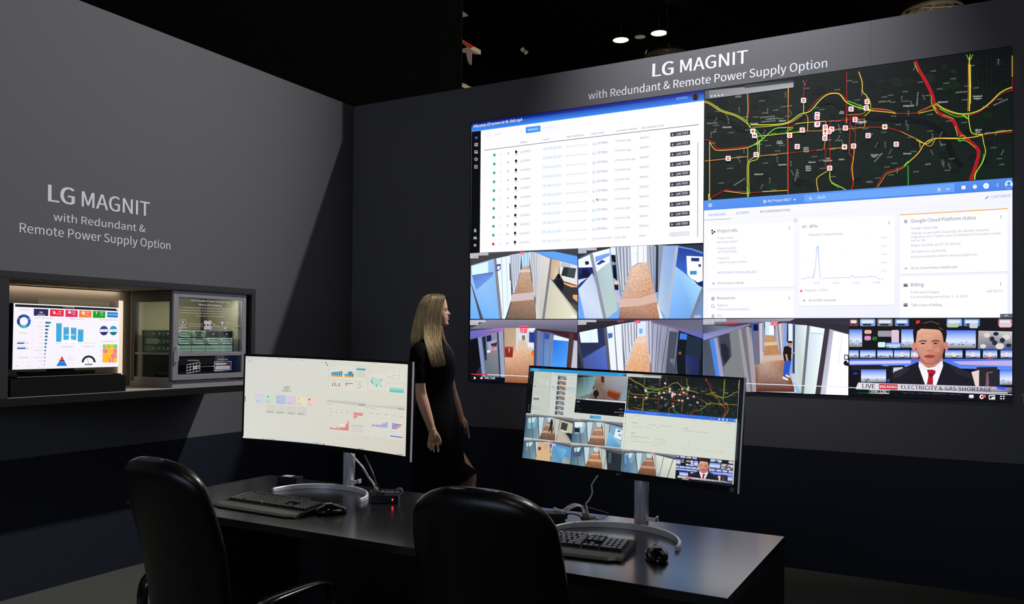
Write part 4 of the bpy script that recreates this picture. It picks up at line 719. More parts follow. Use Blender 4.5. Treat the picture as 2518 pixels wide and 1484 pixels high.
def draw_mon1(s):
    s.crop = (580, 860, 3.5341); P, T, G = s.P, s.text, s.G; bg = (224, 223, 210); gr = (170, 170, 160)
    G([(214, 214, 208), (222, 220, 206), (212, 207, 192), (218, 219, 210)], 85, 53, 1494, 125, 1473, 923, 66, 762)
    G([(205, 206, 202), (208, 208, 200), (216, 216, 206), (212, 212, 206)], 85, 53, 805, 92, 805, 100, 85, 62)
    for i in range(6): s.line([(95+i*90, 67+i*4.6), (150+i*90, 70+i*4.6)], 2.5, gr); s.circ(280+i*90 if i < 3 else 100, 71+i*4.6 if i < 3 else 66, 3, (90, 90, 88), 6)
    T('< > C  userful.cloud/home', 96, 84, 195, 87, 7, gr); T('<  USERFUL', 93, 101, 145, 104, 9, (110, 110, 106), .01)
    for x, c, r in ((785, (20, 20, 22), 5), (793, (60, 62, 66), 6)): s.circ(x, 110 if x == 785 else 131, r, c)
    for x in (738, 750, 762, 773): s.circ(x, 107, 2.5, gr, 6)
    s.circ(793, 133, 3, (190, 190, 190), 8); T('9', 762, 134, 766, 134, 7, gr); T('dashboard', 838, 103, 874, 104, 5, (90, 90, 90))
    dk = (46, 46, 48)
    s.ring(430, 328, 13, 10, dk, 16); s.ring(456, 329, 13, 10, dk, 16); T('USERFUL', 399, 359, 483, 363, 12, dk, .01)
    cols = [((206, 209, 224), (140, 190, 215)), ((200, 222, 200), (70, 165, 80)), ((184, 193, 222), (60, 90, 205)), ((214, 202, 220), (155, 70, 200)), ((232, 221, 190), (225, 140, 45)), ((232, 208, 198), (200, 35, 50))]
    for i, (c, d) in enumerate(cols):
        x = 170+i*90.3; y = 378+i*6.0; P(c, x, y, x+85, y+5.5, x+83, y+82, x-2, y+76); s.circ(x+18, y+21, 6.5, d, 10, ry=9 if i else 6)
        T(['Sources', 'Displays', 'Zones', 'Events', 'Media', 'System'][i], x+6, y+61, x+32, y+63, 6, (90, 90, 96)); s.line([(x+6, y+70), (x+54, y+73)], 2, (160, 160, 160))
    for i in range(4):
        x = 263+i*90; y = 473+i*6; P((208, 208, 198), x, y, x+84, y+5.5, x+82, y+84, x-2, y+77); s.circ(x+14, y+17, 9, (224, 224, 218), 12); s.circ(x+14, y+17, 2.5, (60, 60, 60), 6)
        s.line([(x+5, y+60), (x+66, y+65)], 3.5, (110, 110, 106)); s.line([(x+6, y+69), (x+40, y+72)], 2, (165, 165, 160))
    # dashboards on the right half
    def card(a, b, c, d, e, f, g, h, col=(222, 220, 208)): P((206, 205, 194), a-1, b-1, c+1, d-1, e+1, f+1, g-1, h+1); P(col, a, b, c, d, e, f, g, h)
    P((214, 212, 200), 805, 118, 1142, 136, 1132, 356, 798, 336); P((216, 214, 202), 1148, 136, 1484, 154, 1470, 376, 1140, 356)
    card(820, 125, 1042, 137, 1036, 262, 814, 248); card(1050, 138, 1136, 143, 1132, 268, 1044, 262); card(815, 255, 928, 262, 922, 346, 812, 338); card(934, 262, 1036, 268, 1032, 354, 930, 347); card(1044, 270, 1134, 276, 1130, 362, 1040, 356)
    T('Visitors by source', 826, 135, 878, 138, 6, (110, 110, 106)); T('Top sites', 1053, 149, 1110, 152, 5, (110, 110, 106)); T('Channel mix', 824, 263, 873, 266, 5, (120, 120, 116)); T('By category', 938, 270, 994, 273, 5, (120, 120, 116)); T('Devices', 1052, 278, 1096, 281, 5, (120, 120, 116))
    tl = (52, 150, 180); og = (236, 140, 40); yl = (240, 195, 60)
    for i, (x, t) in enumerate([(832+i*16, (193, 191, 191, 190, 189, 182)[i]) for i in range(6)]+[(948, 210), (964, 206), (978, 190), (990, 184), (1003, 186), (1014, 206)]):
        w_ = 14 if i < 6 else 12; b = 233+i*.8
        P(tl, x, t, x+w_, t+1, x+w_, b, x, b); P(og, x, b-16 if i != 6 else b-9, x+w_, b-15, x+w_, b, x, b); P(yl, x, b-7, x+w_, b-6, x+w_, b, x, b)
    s.line([(832, 196), (925, 183), (940, 216), (975, 198), (995, 186), (1025, 206)], 2, (40, 110, 140)); s.circ(937, 227, 9, (240, 225, 150), 10)
    P((60, 165, 180), 1052, 158, 1130, 162, 1129, 178, 1051, 174)
    for i in range(6): s.line([(1054, 186+i*9.5), (1126, 190+i*9.5)], 2, (165, 165, 156))
    for x in (1078, 1104): s.line([(x, 182), (x-1, 240)], 1, (190, 190, 180))
    for i, h in enumerate((26, 34, 14, 31)):
        x = 838+i*20; y = 313+i*1.4; P(tl, x, y-h, x+9, y-h, x+9, y, x, y); P((230, 110, 50), x, y-h*.7, x+9, y-h*.7, x+9, y-h*.4, x, y-h*.4); P((190, 60, 60), x, y-h, x+9, y-h, x+9, y-h*.86, x, y-h*.86)
    for y, a, c in ((288, 1020, (50, 120, 150)), (300, 976, (225, 90, 80)), (313, 968, (235, 160, 60))): s.line([(952, y), (a, y+(a-952)*.07)], 6, c)
    s.ring(1076, 311, 15, 12.5, (70, 130, 160), 18, ry=1.3); s.ring(1076, 311, 15, 12.5, (225, 100, 80), 6, 2, 3.3, ry=1.3)
    for i in range(4): s.line([(1106, 305+i*6), (1120, 306+i*6)], 1.5, (190, 185, 175))
    card(1162, 145, 1306, 153, 1298, 180, 1160, 172); card(1160, 186, 1304, 194, 1296, 352, 1154, 344); card(1312, 153, 1476, 162, 1470, 285, 1306, 276); card(1308, 290, 1468, 300, 1464, 372, 1304, 362)
    for x in (1186, 1233, 1281): T('84', x-4, 162, x+4, 163, 7, gr)
    T('USERFUL', 1184, 121, 1236, 124, 6, (120, 120, 116)); T('States', 1170, 200, 1200, 202, 5, gr)
    P((188, 214, 206), 1186, 232, 1200, 240, 1240, 250, 1262, 252, 1282, 244, 1276, 270, 1262, 288, 1268, 310, 1258, 314, 1248, 302, 1236, 306, 1226, 322, 1216, 308, 1204, 304, 1188, 296, 1180, 270)
    P((70, 190, 180), 1184, 252, 1176, 264, 1182, 288, 1194, 294, 1190, 270); P((90, 200, 190), 1222, 294, 1214, 306, 1226, 322, 1238, 306); P((80, 195, 185), 1264, 268, 1278, 262, 1272, 250, 1262, 262); P((80, 195, 185), 1260, 300, 1270, 312, 1268, 328, 1260, 314); P((110, 200, 190), 1186, 236, 1200, 236, 1200, 246, 1184, 246)
    for x, y, w_ in ((1322, 235, 32), (1366, 218, 28), (1414, 221, 14), (1366, 238, 14), (1414, 240, 12), (1366, 256, 12), (1414, 259, 12)): s.line([(x, y), (x+w_, y+1.5)], 5, (110, 200, 195))
    T('Traffic', 1318, 161, 1342, 163, 5, gr); T('Views', 1370, 189, 1385, 190, 5, (90, 90, 90)); T('Clicks', 1416, 192, 1434, 193, 5, (90, 90, 90)); T('Sales by region', 1312, 297, 1354, 301, 5, gr)
    for i in range(12): x = 1340+i*10.4; y = 320+i*.8; G([(175, 222, 212), (150, 214, 205), (60, 185, 178), (60, 185, 178)], x, y, x+9, y+.7, x+8, y+44, x-2, y+43)
    P((196, 196, 188), 798, 430, 1140, 462, 1138, 492, 796, 450); P((200, 200, 190), 1146, 476, 1476, 490, 1474, 524, 1144, 490)
    for x0, y0 in ((1079, 476), (1420, 511), (1068, 856), (1410, 906)):
        for i in range(4): s.circ(x0+i*13.5, y0+i*1.1, 3.6, (40, 40, 44) if i != 2 else (60, 50, 70), 8, ry=4.6)
    P((218, 216, 204), 798, 460, 1140, 492, 1128, 742, 796, 708); P((219, 217, 205), 1146, 500, 1474, 524, 1462, 790, 1138, 742)
    T('AI Dashboard', 802, 472, 842, 476, 6, (80, 80, 80)); T('Visitors', 812, 569, 844, 572, 5, (90, 90, 90)); T('Top stories', 1008, 522, 1046, 527, 5, gr); T('Top viewers', 1008, 631, 1040, 634, 5, gr)
    for i, (x, c) in enumerate(((829, (225, 90, 80)), (877, (90, 170, 190)), (926, (225, 110, 90)), (975, (90, 120, 200)))): s.circ(x, 514+i*3.6, 3.5, c, 8); s.line([(x-8, 536+i*3.6), (x+8, 537+i*3.6)], 3, (120, 120, 120))
    for i, a in enumerate((1112, 1106, 1062, 1048)): y = 545+i*14; s.line([(1027, y), (a, y+(a-1027)*.1)], 7, (222, 60, 80))
    P((226, 130, 120), 820, 685, 820, 668, 840, 676, 860, 676, 874, 682, 890, 660, 894, 688, 915, 665, 925, 678, 945, 668, 958, 672, 962, 630, 970, 646, 980, 610, 985, 606, 984, 700)
    P((232, 228, 216), 910, 640, 952, 644, 948, 665, 908, 660)
    for i in range(6): s.line([(1008, 652+i*10.5), (1110, 660+i*10.5)], 7 if i == 0 else 2.4, (180, 180, 188) if i < 5 else (225, 150, 140))
    for x in (1034, 1060, 1086): s.line([(x, 650), (x-2, 708)], 1.4, (205, 203, 194))
    s.circ(1152, 500, 6, (130, 170, 220), 10); T('Traffic Dashboard', 1172, 509, 1222, 514, 6, (80, 80, 80))
    for i, (x, c) in enumerate(((1168, (90, 110, 210)), (1232, (90, 110, 210)), (1297, (225, 80, 90)), (1361, (90, 190, 200)), (1424, (225, 80, 90)))): s.circ(x, 546+i*7, 3.5, c, 8); s.line([(x+12, 548+i*7), (x+26, 549+i*7)], 4, (120, 120, 130))
    s.line([(1146, 524), (1470, 558)], 1.5, (205, 204, 196)); T('Visitors overview', 1158, 583, 1204, 587, 5, gr); T('Top browsers', 1352, 603, 1392, 608, 5, gr)
    P((165, 172, 216), 1174, 658, 1176, 652, 1186, 655, 1198, 636, 1212, 650, 1240, 645, 1268, 650, 1284, 630, 1294, 640, 1312, 622, 1326, 628, 1322, 675, 1240, 668)
    for i, a in enumerate((1448, 1438, 1424, 1404)): y = 639+i*13; s.line([(1362, y), (a-18, y+(a-1380)*.14)], 7, (95, 70, 200)); s.line([(a-20, y+(a-1380)*.14), (a, y+(a-1362)*.14)], 7, (225, 70, 100))
    T('Sessions', 1346, 713, 1386, 718, 5, gr); s.line([(1348, 745), (1400, 752)], 8, (70, 90, 215)); s.line([(1400, 752), (1455, 760)], 8, (130, 60, 205))
    for x in (1156, 1204, 1244, 1292):
        for i in range(5): s.line([(x, 704+i*8+(x-1156)*.12), (x+14, 705+i*8+(x-1156)*.12)], 2, (185, 195, 200))
    # task bar
    G([(205, 214, 220), (190, 200, 210), (186, 196, 206), (206, 216, 224)], 340, 766, 780, 812, 780, 824, 340, 781)
    G([(216, 218, 214), (210, 214, 214), (210, 214, 214), (216, 220, 220)], 68, 746, 340, 766, 340, 781, 66, 762)
    s.circ(76, 754, 4, (60, 140, 180), 8); T('Type here to search', 100, 759, 148, 763, 5, gr)
    for x, c in ((245, (50, 110, 140)), (263, (200, 200, 120)), (283, (90, 170, 190)), (301, (150, 130, 110)), (320, (40, 90, 210)), (337, (110, 90, 80))): s.circ(x, 767+(x-245)*.08, 4.5, c, 8)
    T('userful help center and documentation', 358, 756, 500, 769, 4, gr)
    for x in (670, 697, 705, 713, 722): s.circ(x, 806+(x-670)*.05, 3, (70, 74, 80), 6)
    T('5:12 PM', 742, 814, 762, 816, 5, (90, 96, 104)); s.circ(772, 818, 5, (50, 70, 110), 8); T('Ready', 790, 824, 832, 827, 4, (120, 150, 130))
    P((12, 12, 14), 78, 403, 91, 403, 90, 446, 77, 445); P((225, 225, 225), 80, 412, 87, 412, 87, 420, 80, 420); P((225, 225, 225), 80, 430, 88, 430, 88, 438, 80, 438)

def quadmap(A, B, Cc, D, E_):
    # maps the source quadrilateral A..D (TL, TR, BR, BL, drawing units) to a screen rectangle given as uv corners E_
    def solve(q):
        (x0, y0), (x1, y1), (x2, y2), (x3, y3) = q
        dx1, dx2, dx3 = x1-x2, x3-x2, x0-x1+x2-x3; dy1, dy2, dy3 = y1-y2, y3-y2, y0-y1+y2-y3
        dt = dx1*dy2-dx2*dy1; g = (dx3*dy2-dx2*dy3)/dt; h = (dx1*dy3-dx3*dy1)/dt
        return Matrix(((x1-x0+g*x1, x3-x0+h*x3, x0), (y1-y0+g*y1, y3-y0+h*y3, y0), (g, h, 1)))
    Mi = solve((A, B, Cc, D)).inverted()
    (a, b, c, d) = E_
    def f(x, y):
        v = Mi @ V3((x, y, 1)); s_, t = v.x/v.z, v.y/v.z
        return (a[0]*(1-s_)*(1-t)+b[0]*s_*(1-t)+c[0]*s_*t+d[0]*(1-s_)*t, a[1]*(1-s_)*(1-t)+b[1]*s_*(1-t)+c[1]*s_*t+d[1]*(1-s_)*t)
    return f

def draw_mon2(s):
    CR_ = (1270, 880, 4.3649); s.crop = CR_; P, T, G = s.P, s.text, s.G
    G([(200, 208, 200)]*4, 148, 104, 2396, 232, 2328, 1356, 66, 1066)
    # camera manager, top left
    G([(40, 150, 210)]*4, 148, 104, 1206, 165, 1204, 200, 146, 138); T('UniFi video', 172, 128, 240, 132, 14, (180, 225, 240)); T('ADMIN', 1086, 180, 1132, 183, 9, (160, 210, 230)); s.circ(1166, 180, 13, (50, 40, 40)); s.circ(1166, 176, 7, (160, 130, 110))
    P((6, 7, 10), 146, 138, 190, 141, 154, 592, 106, 588); P((196, 202, 192), 190, 141, 374, 152, 346, 560, 340, 606, 152, 592); P((206, 210, 202), 374, 152, 654, 168, 622, 622, 340, 606)
    for i, y in enumerate((158, 185, 213, 240, 268)): s.circ(165-i*1.6, y, 7, (60, 70, 74), 8)
    for y in (505, 532, 560): s.circ(134-(y-505)*.05, y, 8, (80, 84, 86), 8)
    s.line([(374, 152), (344, 530)], 3, (140, 146, 140))
    T('CREATE SEARCH', 205, 160, 270, 163, 7, (150, 152, 146))
    for x, c in ((226, (150, 150, 146)), (276, (110, 190, 215)), (330, (150, 150, 146))): s.ring(x, 193+(x-226)*.06, 12, 10, c, 10)
    for y in (240, 270): s.line([(200, y), (240, y+3)], 3, (170, 172, 166)); P((212, 214, 206), 232, y-4, 296, y, 294, y+12, 230, y+8); s.line([(240, y+4), (284, y+7)], 2, (160, 160, 156)); P((212, 214, 206), 310, y, 348, y+2, 346, y+14, 308, y+12)
    P((30, 30, 30), 194, 295, 204, 295, 203, 305, 193, 305); T('Show motion recordings', 212, 303, 308, 310, 7, (150, 150, 146)); T('CAMERAS', 192, 370, 234, 373, 7, (130, 130, 126)); P((60, 60, 64), 184, 426, 242, 430, 240, 446, 182, 443); T('Select', 190, 440, 234, 443, 9, (210, 210, 205), .01); T('Type', 180, 492, 200, 493, 7, (150, 150, 146))
    for y in (520, 540): P((60, 165, 205), 170, y-5, 182, y-5, 181, y+6, 169, y+6); T('Motion recording', 190, y+7, 272, y+12, 7, (150, 150, 146))
    s.line([(400, 176), (650, 186)], 2, (110, 112, 110)); P((185, 205, 205), 388, 298, 640, 318, 636, 362, 384, 344); s.circ(394, 310, 7, (80, 160, 210)); s.circ(556, 325, 4, (190, 30, 40))
    rnd = random.Random(5)
    for i in range(8):
        x = 448-i*4.6; y = 187+i*53.6
        G([(70, 90, 105), (190, 200, 205), (120, 105, 100), (60, 60, 64)], x, y, x+94, y+6, x+90, y+48, x-4, y+42)
        P((180, 130, 96) if i in (1, 2, 4) else (150, 165, 170), x+38, y+14, x+60, y+14, x+66, y+44, x+28, y+42); s.line([(x+20, y+4), (x+28, y+42)], 4, (200, 215, 220)); s.line([(x+76, y+6), (x+62, y+44)], 4, (40, 44, 50)); s.circ(x+50, y+20, 5, (30, 24, 24))
        if i in (1, 2): P((160, 80, 50), x+58, y+26, x+84, y+28, x+80, y+42, x+56, y+40)
        T('11:3%d:0%d' % (i, i), x+128, y+28, x+174, y+31, 6, (130, 130, 128))
    # playback picture
    G([(70, 90, 100), (170, 170, 175), (120, 110, 110), (110, 125, 125)], 656, 170, 1202, 198, 1186, 462, 638, 428)
    P((20, 22, 28), 656, 186, 880, 198, 874, 210, 656, 204); G([(40, 60, 66), (120, 160, 165), (140, 170, 165), (120, 150, 140)], 656, 204, 860, 196, 800, 380, 640, 425)
    for x in (726, 786, 834): s.line([(x, 200), (x+14, 330)], 5, (90, 170, 200))
    G([(150, 130, 105), (150, 132, 110), (120, 98, 86), (110, 92, 84)], 860, 192, 946, 200, 942, 300, 840, 310); G([(130, 100, 84), (150, 130, 116), (120, 100, 100), (110, 90, 86)], 870, 300, 945, 300, 1186, 460, 780, 436, noise=.2)
    G([(150, 150, 152), (165, 165, 175), (130, 135, 145), (120, 115, 118)], 946, 200, 1196, 212, 1190, 440, 942, 340); P((90, 20, 24), 908, 194, 944, 200, 942, 264, 914, 258)
    P((120, 52, 28), 984, 340, 1126, 378, 1080, 455, 976, 404); P((165, 80, 44), 984, 340, 1010, 338, 1128, 374, 1120, 392, 984, 356); P((130, 155, 170), 1196, 240, 1190, 455, 1110, 450, 1160, 340)
    s.circ(832, 316, 12, (90, 64, 52), 10); P((150, 130, 128), 812, 334, 850, 336, 862, 380, 826, 388, 806, 356); P((20, 20, 28), 836, 346, 872, 342, 890, 380, 876, 410, 836, 412, 824, 380); P((30, 30, 40), 838, 410, 866, 410, 864, 438, 844, 436)
    s.line([(700, 436), (760, 440)], 5, (60, 120, 220)); s.circ(756, 440, 8, (240, 245, 250)); s.line([(764, 441), (1010, 458)], 4, (225, 225, 225))
    for x in (652, 680, 706): s.circ(x, 434+(x-652)*.07, 6, (20, 22, 26), 8)
    T('11:34:02 AM', 1018, 468, 1074, 471, 9, (220, 220, 220)); G([(5, 6, 8)]*4, 638, 438, 1172, 482, 1162, 632, 622, 582)
    T('Info', 650, 470, 682, 472, 12, (230, 230, 225)); 
    for y, a, b in ((512, 'Camera', 'UCAM04'), (542, 'Start Time', 'May 9 11:34 AM'), (570, 'Duration', '00:10s')): T(a, 648, y, 648+len(a)*5, y+3, 8, (90, 90, 88)); T(b, 1142-len(b)*6.4, y+38+(y-512)*.1, 1142, y+41+(y-512)*.1, 9, (200, 200, 195))
    P((205, 210, 202), 622, 586, 1162, 634, 1158, 694, 600, 652); P((40, 150, 205), 792, 614, 910, 624, 908, 655, 790, 646); T('DOWNLOAD', 824, 637, 900, 644, 11, (190, 225, 240), .01); T('x  CLOSE', 936, 648, 992, 653, 9, (170, 172, 168))
    # corridor feeds re-use the wall pictures' kind of view, drawn in window coordinates
    def feed(q, left, right, floor, man=None, exit_=None, k=0, fx=.5):
        uv = [s.inv(CR_[0]+a/CR_[2], CR_[1]+b/CR_[2]) for a, b in q]
        s.tf = quadmap((0, 0), (1000, 0), (1000, 600), (0, 600), uv)
        c = fx*1000
        G([(95, 100, 110), (80, 82, 90), (60, 62, 70), (70, 74, 84)], 0, 0, 1000, 0, 1000, 600, 0, 600)
        P((128, 128, 132), 0, 0, 1000, 0, 1000, 70, 700, 30, 300, 30, 0, 60)
        G([(60, 80, 100), left, (135, 165, 175), (70, 110, 135)], 0, 110, c-120, 60, c-170, 600, 0, 600)
        P(left, 40, 130, c-250, 70, c-300, 330, 60, 380) ; P((195, 225, 228), 60, 110, c-300, 70, c-330, 200, 80, 230)
        s.line([(c-260, 70), (c-190, 590)], 20, (70, 78, 84)); s.line([(c-400, 100), (c-330, 590)], 22, (78, 84, 92)); P((195, 215, 220), c-240, 60, c-130, 50, c-150, 420, c-190, 560)
        P((150, 165, 170), c-120, 50, c-40, 40, c-60, 240, c-150, 480)
        for d in (110, 85, 62): s.line([(c-d, 48), (c-d*1.2, 400-d)], 8, (86, 92, 100)); s.line([(c-d+12, 48), (c-d*1.15+12, 380-d)], 7, (205, 214, 216))
        P((190, 215, 222), c-50, 40, c+50, 38, c+45, 150, c-40, 160)
        s.poly([(c-40, 160), (c+45, 150), (c+95, 360), (c+150, 600), (c-200, 600), (c-120, 330)], None, .18, [floor, floor, tuple(int(v*.8) for v in floor), tuple(int(v*.62) for v in floor), tuple(int(v*.62) for v in floor), tuple(int(v*.85) for v in floor)])
        P(tuple(min(255, v+34) for v in floor), c-62, 210, c+62, 200, c+72, 240, c-80, 255); P(tuple(min(255, v+24) for v in floor), c-130, 370, c+100, 360, c+120, 420, c-150, 440)
        G([(200, 205, 200), right, (150, 150, 140), (196, 200, 190)], c+50, 38, 1000, 130, 1000, 600, c+150, 600)
        P(right, c+180, 60, 1000, 140, 1000, 480, c+230, 330); s.line([(c+95, 50), (c+140, 560)], 12, (96, 96, 100)); s.line([(c+220, 70), (c+170, 590)], 18, (96, 100, 104)); s.line([(c+70, 46), (c+110, 380)], 8, (220, 224, 220))
        if k == 1: P((60, 64, 66), c+250, 120, c+380, 150, c+360, 330, c+235, 300); P((190, 180, 160), c+180, 330, 1000, 600, c+190, 600); P((36, 36, 38), c+320, 360, 1000, 380, 1000, 590, c+420, 480); P((214, 210, 200), c+250, 300, c+400, 340, c+380, 380, c+250, 340)
        if k == 2: P((232, 240, 240), c+330, 150, 970, 190, 960, 420, c+300, 360); P((30, 70, 120), c+360, 190, c+420, 196, c+416, 230, c+358, 224); P((70, 150, 200), c+390, 280, c+430, 284, c+430, 330, c+388, 326); G([(130, 200, 235), (150, 205, 225), (90, 140, 185), (100, 160, 205)], c+190, 260, 1000, 500, 940, 600, c+170, 600); P((30, 36, 46), 40, 230, 130, 220, 150, 330, 50, 340); P((230, 238, 240), 30, 90, 190, 70, 190, 180, 40, 210)
        if k == 3: P((214, 180, 140), c-190, 60, c+60, 50, c+100, 600, c-200, 600); P((120, 60, 40), c-180, 200, c-110, 205, c-115, 300, c-180, 300); P((205, 170, 135), c-60, 90, c+40, 90, c+20, 250, c-60, 260); P((60, 100, 160), c+66, 80, c+110, 84, c+105, 190, c+60, 180); G([(90, 150, 200), (120, 190, 225), (90, 150, 190), (110, 160, 185)], c+130, 120, 920, 200, 840, 600, c+110, 600)
        if k == 4: P((36, 46, 52), c+190, 90, 1000, 160, 1000, 600, c+240, 600); P((70, 90, 100), c+240, 130, c+300, 140, c+300, 420, c+250, 420); s.line([(c+330, 150), (c+360, 400)], 18, (20, 22, 26))
        if k == 5: G([(215, 225, 215), (225, 225, 205), (205, 205, 190), (190, 200, 190)], c+130, 60, 1000, 140, 1000, 600, c+190, 600); s.line([(c+260, 80), (c+200, 600)], 16, (110, 110, 108)); s.line([(c+430, 110), (c+340, 600)], 20, (104, 90, 76)); G([(60, 120, 205), (80, 140, 215), (90, 140, 190), (60, 110, 180)], 60, 150, 100, 140, 180, 600, 130, 600)
        if exit_: P((235, 90, 120), c-exit_, 8, c+60-exit_+20, 8, c+56-exit_+20, 50, c-exit_+4, 50); s.text('EXIT', c-exit_+8, 46, c+66-exit_, 46, 34, (255, 200, 210))
        if man: s.circ(c+man, 96, 20, (40, 26, 22), 8); P((26, 26, 34), c+man-24, 116, c+man+24, 116, c+man+22, 260, c+man-24, 260); P((34, 38, 50), c+man-20, 250, c+man+22, 250, c+man+40, 420, c+man+14, 420, c+man, 330, c+man-30, 400, c+man-50, 390)
        P((190, 190, 190), 0, 0, 150, 0, 150, 26, 0, 26); s.text('11:50:28', 8, 22, 140, 22, 16, (60, 60, 60))
        s.tf = None; s.crop = CR_
    fl = (168, 130, 104)
    feed([(106, 592), (614, 645), (592, 906), (84, 850)], (120, 170, 190), (196, 190, 165), fl, man=36, exit_=0, k=1, fx=.52)
    feed([(614, 645), (1162, 694), (1142, 962), (592, 906)], (160, 195, 205), (130, 170, 200), (186, 140, 112), k=2, fx=.52)
    feed([(84, 866), (592, 910), (574, 1138), (66, 1068)], (110, 130, 140), (90, 150, 200), (200, 160, 120), exit_=-10, k=3, fx=.5)
    feed([(594, 918), (1142, 972), (1126, 1215), (576, 1138)], (60, 90, 130), (60, 76, 80), (196, 140, 96), k=4, fx=.5, exit_=20)
    feed([(1144, 974), (1734, 1040), (1720, 1294), (1128, 1215)], (130, 160, 180), (215, 220, 205), (176, 120, 92), k=5, fx=.5, exit_=-20)
    def ins(q, src, fn):
        uv = [s.inv(CR_[0]+a/CR_[2], CR_[1]+b/CR_[2]) for a, b in q]; s.tf = quadmap(*src, uv); fn(); s.tf = None; s.crop = CR_
    ins([(1208, 166), (2396, 232), (2374, 652), (1180, 550)], ((40, 392), (2484, 45), (2484, 1086), (36, 1268)), lambda: draw_map(s, True))
    ins([(1734, 1040), (2346, 1100), (2330, 1352), (1720, 1294)], ((1160, 68), (2426, 62), (2428, 664), (1158, 660)), lambda: draw_news(s, False))
    G([(200, 200, 195), (205, 205, 200), (190, 190, 186), (210, 210, 206)], 1208, 168, 1576, 188, 1574, 220, 1206, 200); P((110, 112, 112), 1380, 180, 1572, 190, 1572, 198, 1378, 188)
    # cloud console
    G([(50, 110, 225), (55, 115, 228), (45, 105, 215), (50, 110, 220)], 1182, 552, 2374, 652, 2372, 690, 1178, 588)
    T('My Project 8827', 1440, 598, 1530, 606, 10, (170, 205, 245)); T('dash', 1638, 612, 1672, 615, 10, (150, 190, 240)); s.circ(1424, 592, 5, (170, 205, 245), 8); P((170, 205, 245), 1545, 598, 1555, 599, 1550, 605)
    for x, y, c in ((2196, 657, (235, 235, 200)), (2236, 660, (235, 235, 200)), (2278, 664, (190, 225, 150)), (2358, 668, (120, 180, 240))): s.circ(x, y, 10, c, 10)
    for x in (2106, 2140, 2320): s.circ(x, 652+(x-2106)*.08, 4, (180, 210, 245), 6)
    G([(218, 222, 208), (214, 218, 205), (212, 216, 205), (216, 220, 206)], 1178, 588, 2372, 690, 2346, 1100, 1144, 972)
    s.line([(1232, 600), (1200, 980)], 2, (196, 200, 190)); g = (165, 168, 160); b = (130, 160, 205)
    for i in range(12): s.circ(1197-i*2.0, 602+i*32, 6, (90, 92, 92) if i < 2 else ((90, 130, 190) if i == 3 else g), 6)
    for x0, y0, wd, c in ((1284, 616, 90, g), (1236, 636, 50, g), (1258, 692, 62, (120, 122, 118)), (1442, 714, 80, b), (1560, 724, 140, b), (1258, 728, 40, g), (1310, 733, 60, g), (1400, 740, 80, g), (1516, 748, 40, b), (1250, 798, 50, (120, 122, 118)), (1248, 820, 30, g), (1246, 838, 200, (150, 152, 146)), (1246, 862, 70, g), (1244, 888, 240, g), (1504, 848, 34, g), (1502, 868, 126, g), (1502, 890, 120, g), (1502, 914, 124, g), (1468, 940, 80, g), (1814, 752, 50, (120, 122, 118)), (1790, 962, 50, g), (1950, 978, 60, g), (2040, 990, 60, g), (2120, 1000, 60, g), (2200, 1008, 50, g), (2290, 900, 22, g), (2290, 956, 20, g), (1800, 655, 20, g), (1906, 668, 40, g), (2010, 676, 30, b), (2100, 684, 30, g), (2260, 700, 60, b)):
        s.line([(x0, y0), (x0+wd, y0+wd*.088)], 4 if c != g else 3, c)
    P((196, 198, 190), 1808, 772, 1938, 784, 1937, 794, 1807, 782); P((196, 198, 190), 1956, 786, 2080, 797, 2079, 807, 1955, 796)
    s.line([(1240, 740), (1760, 800)], 1.5, (196, 200, 190)); s.line([(1790, 700), (1768, 1010)], 1.5, (196, 200, 190)); s.line([(1884, 830), (1872, 960), (1896, 972)], 3, (150, 190, 215)); s.line([(1800, 990), (2350, 1044)], 1.5, (196, 200, 190))

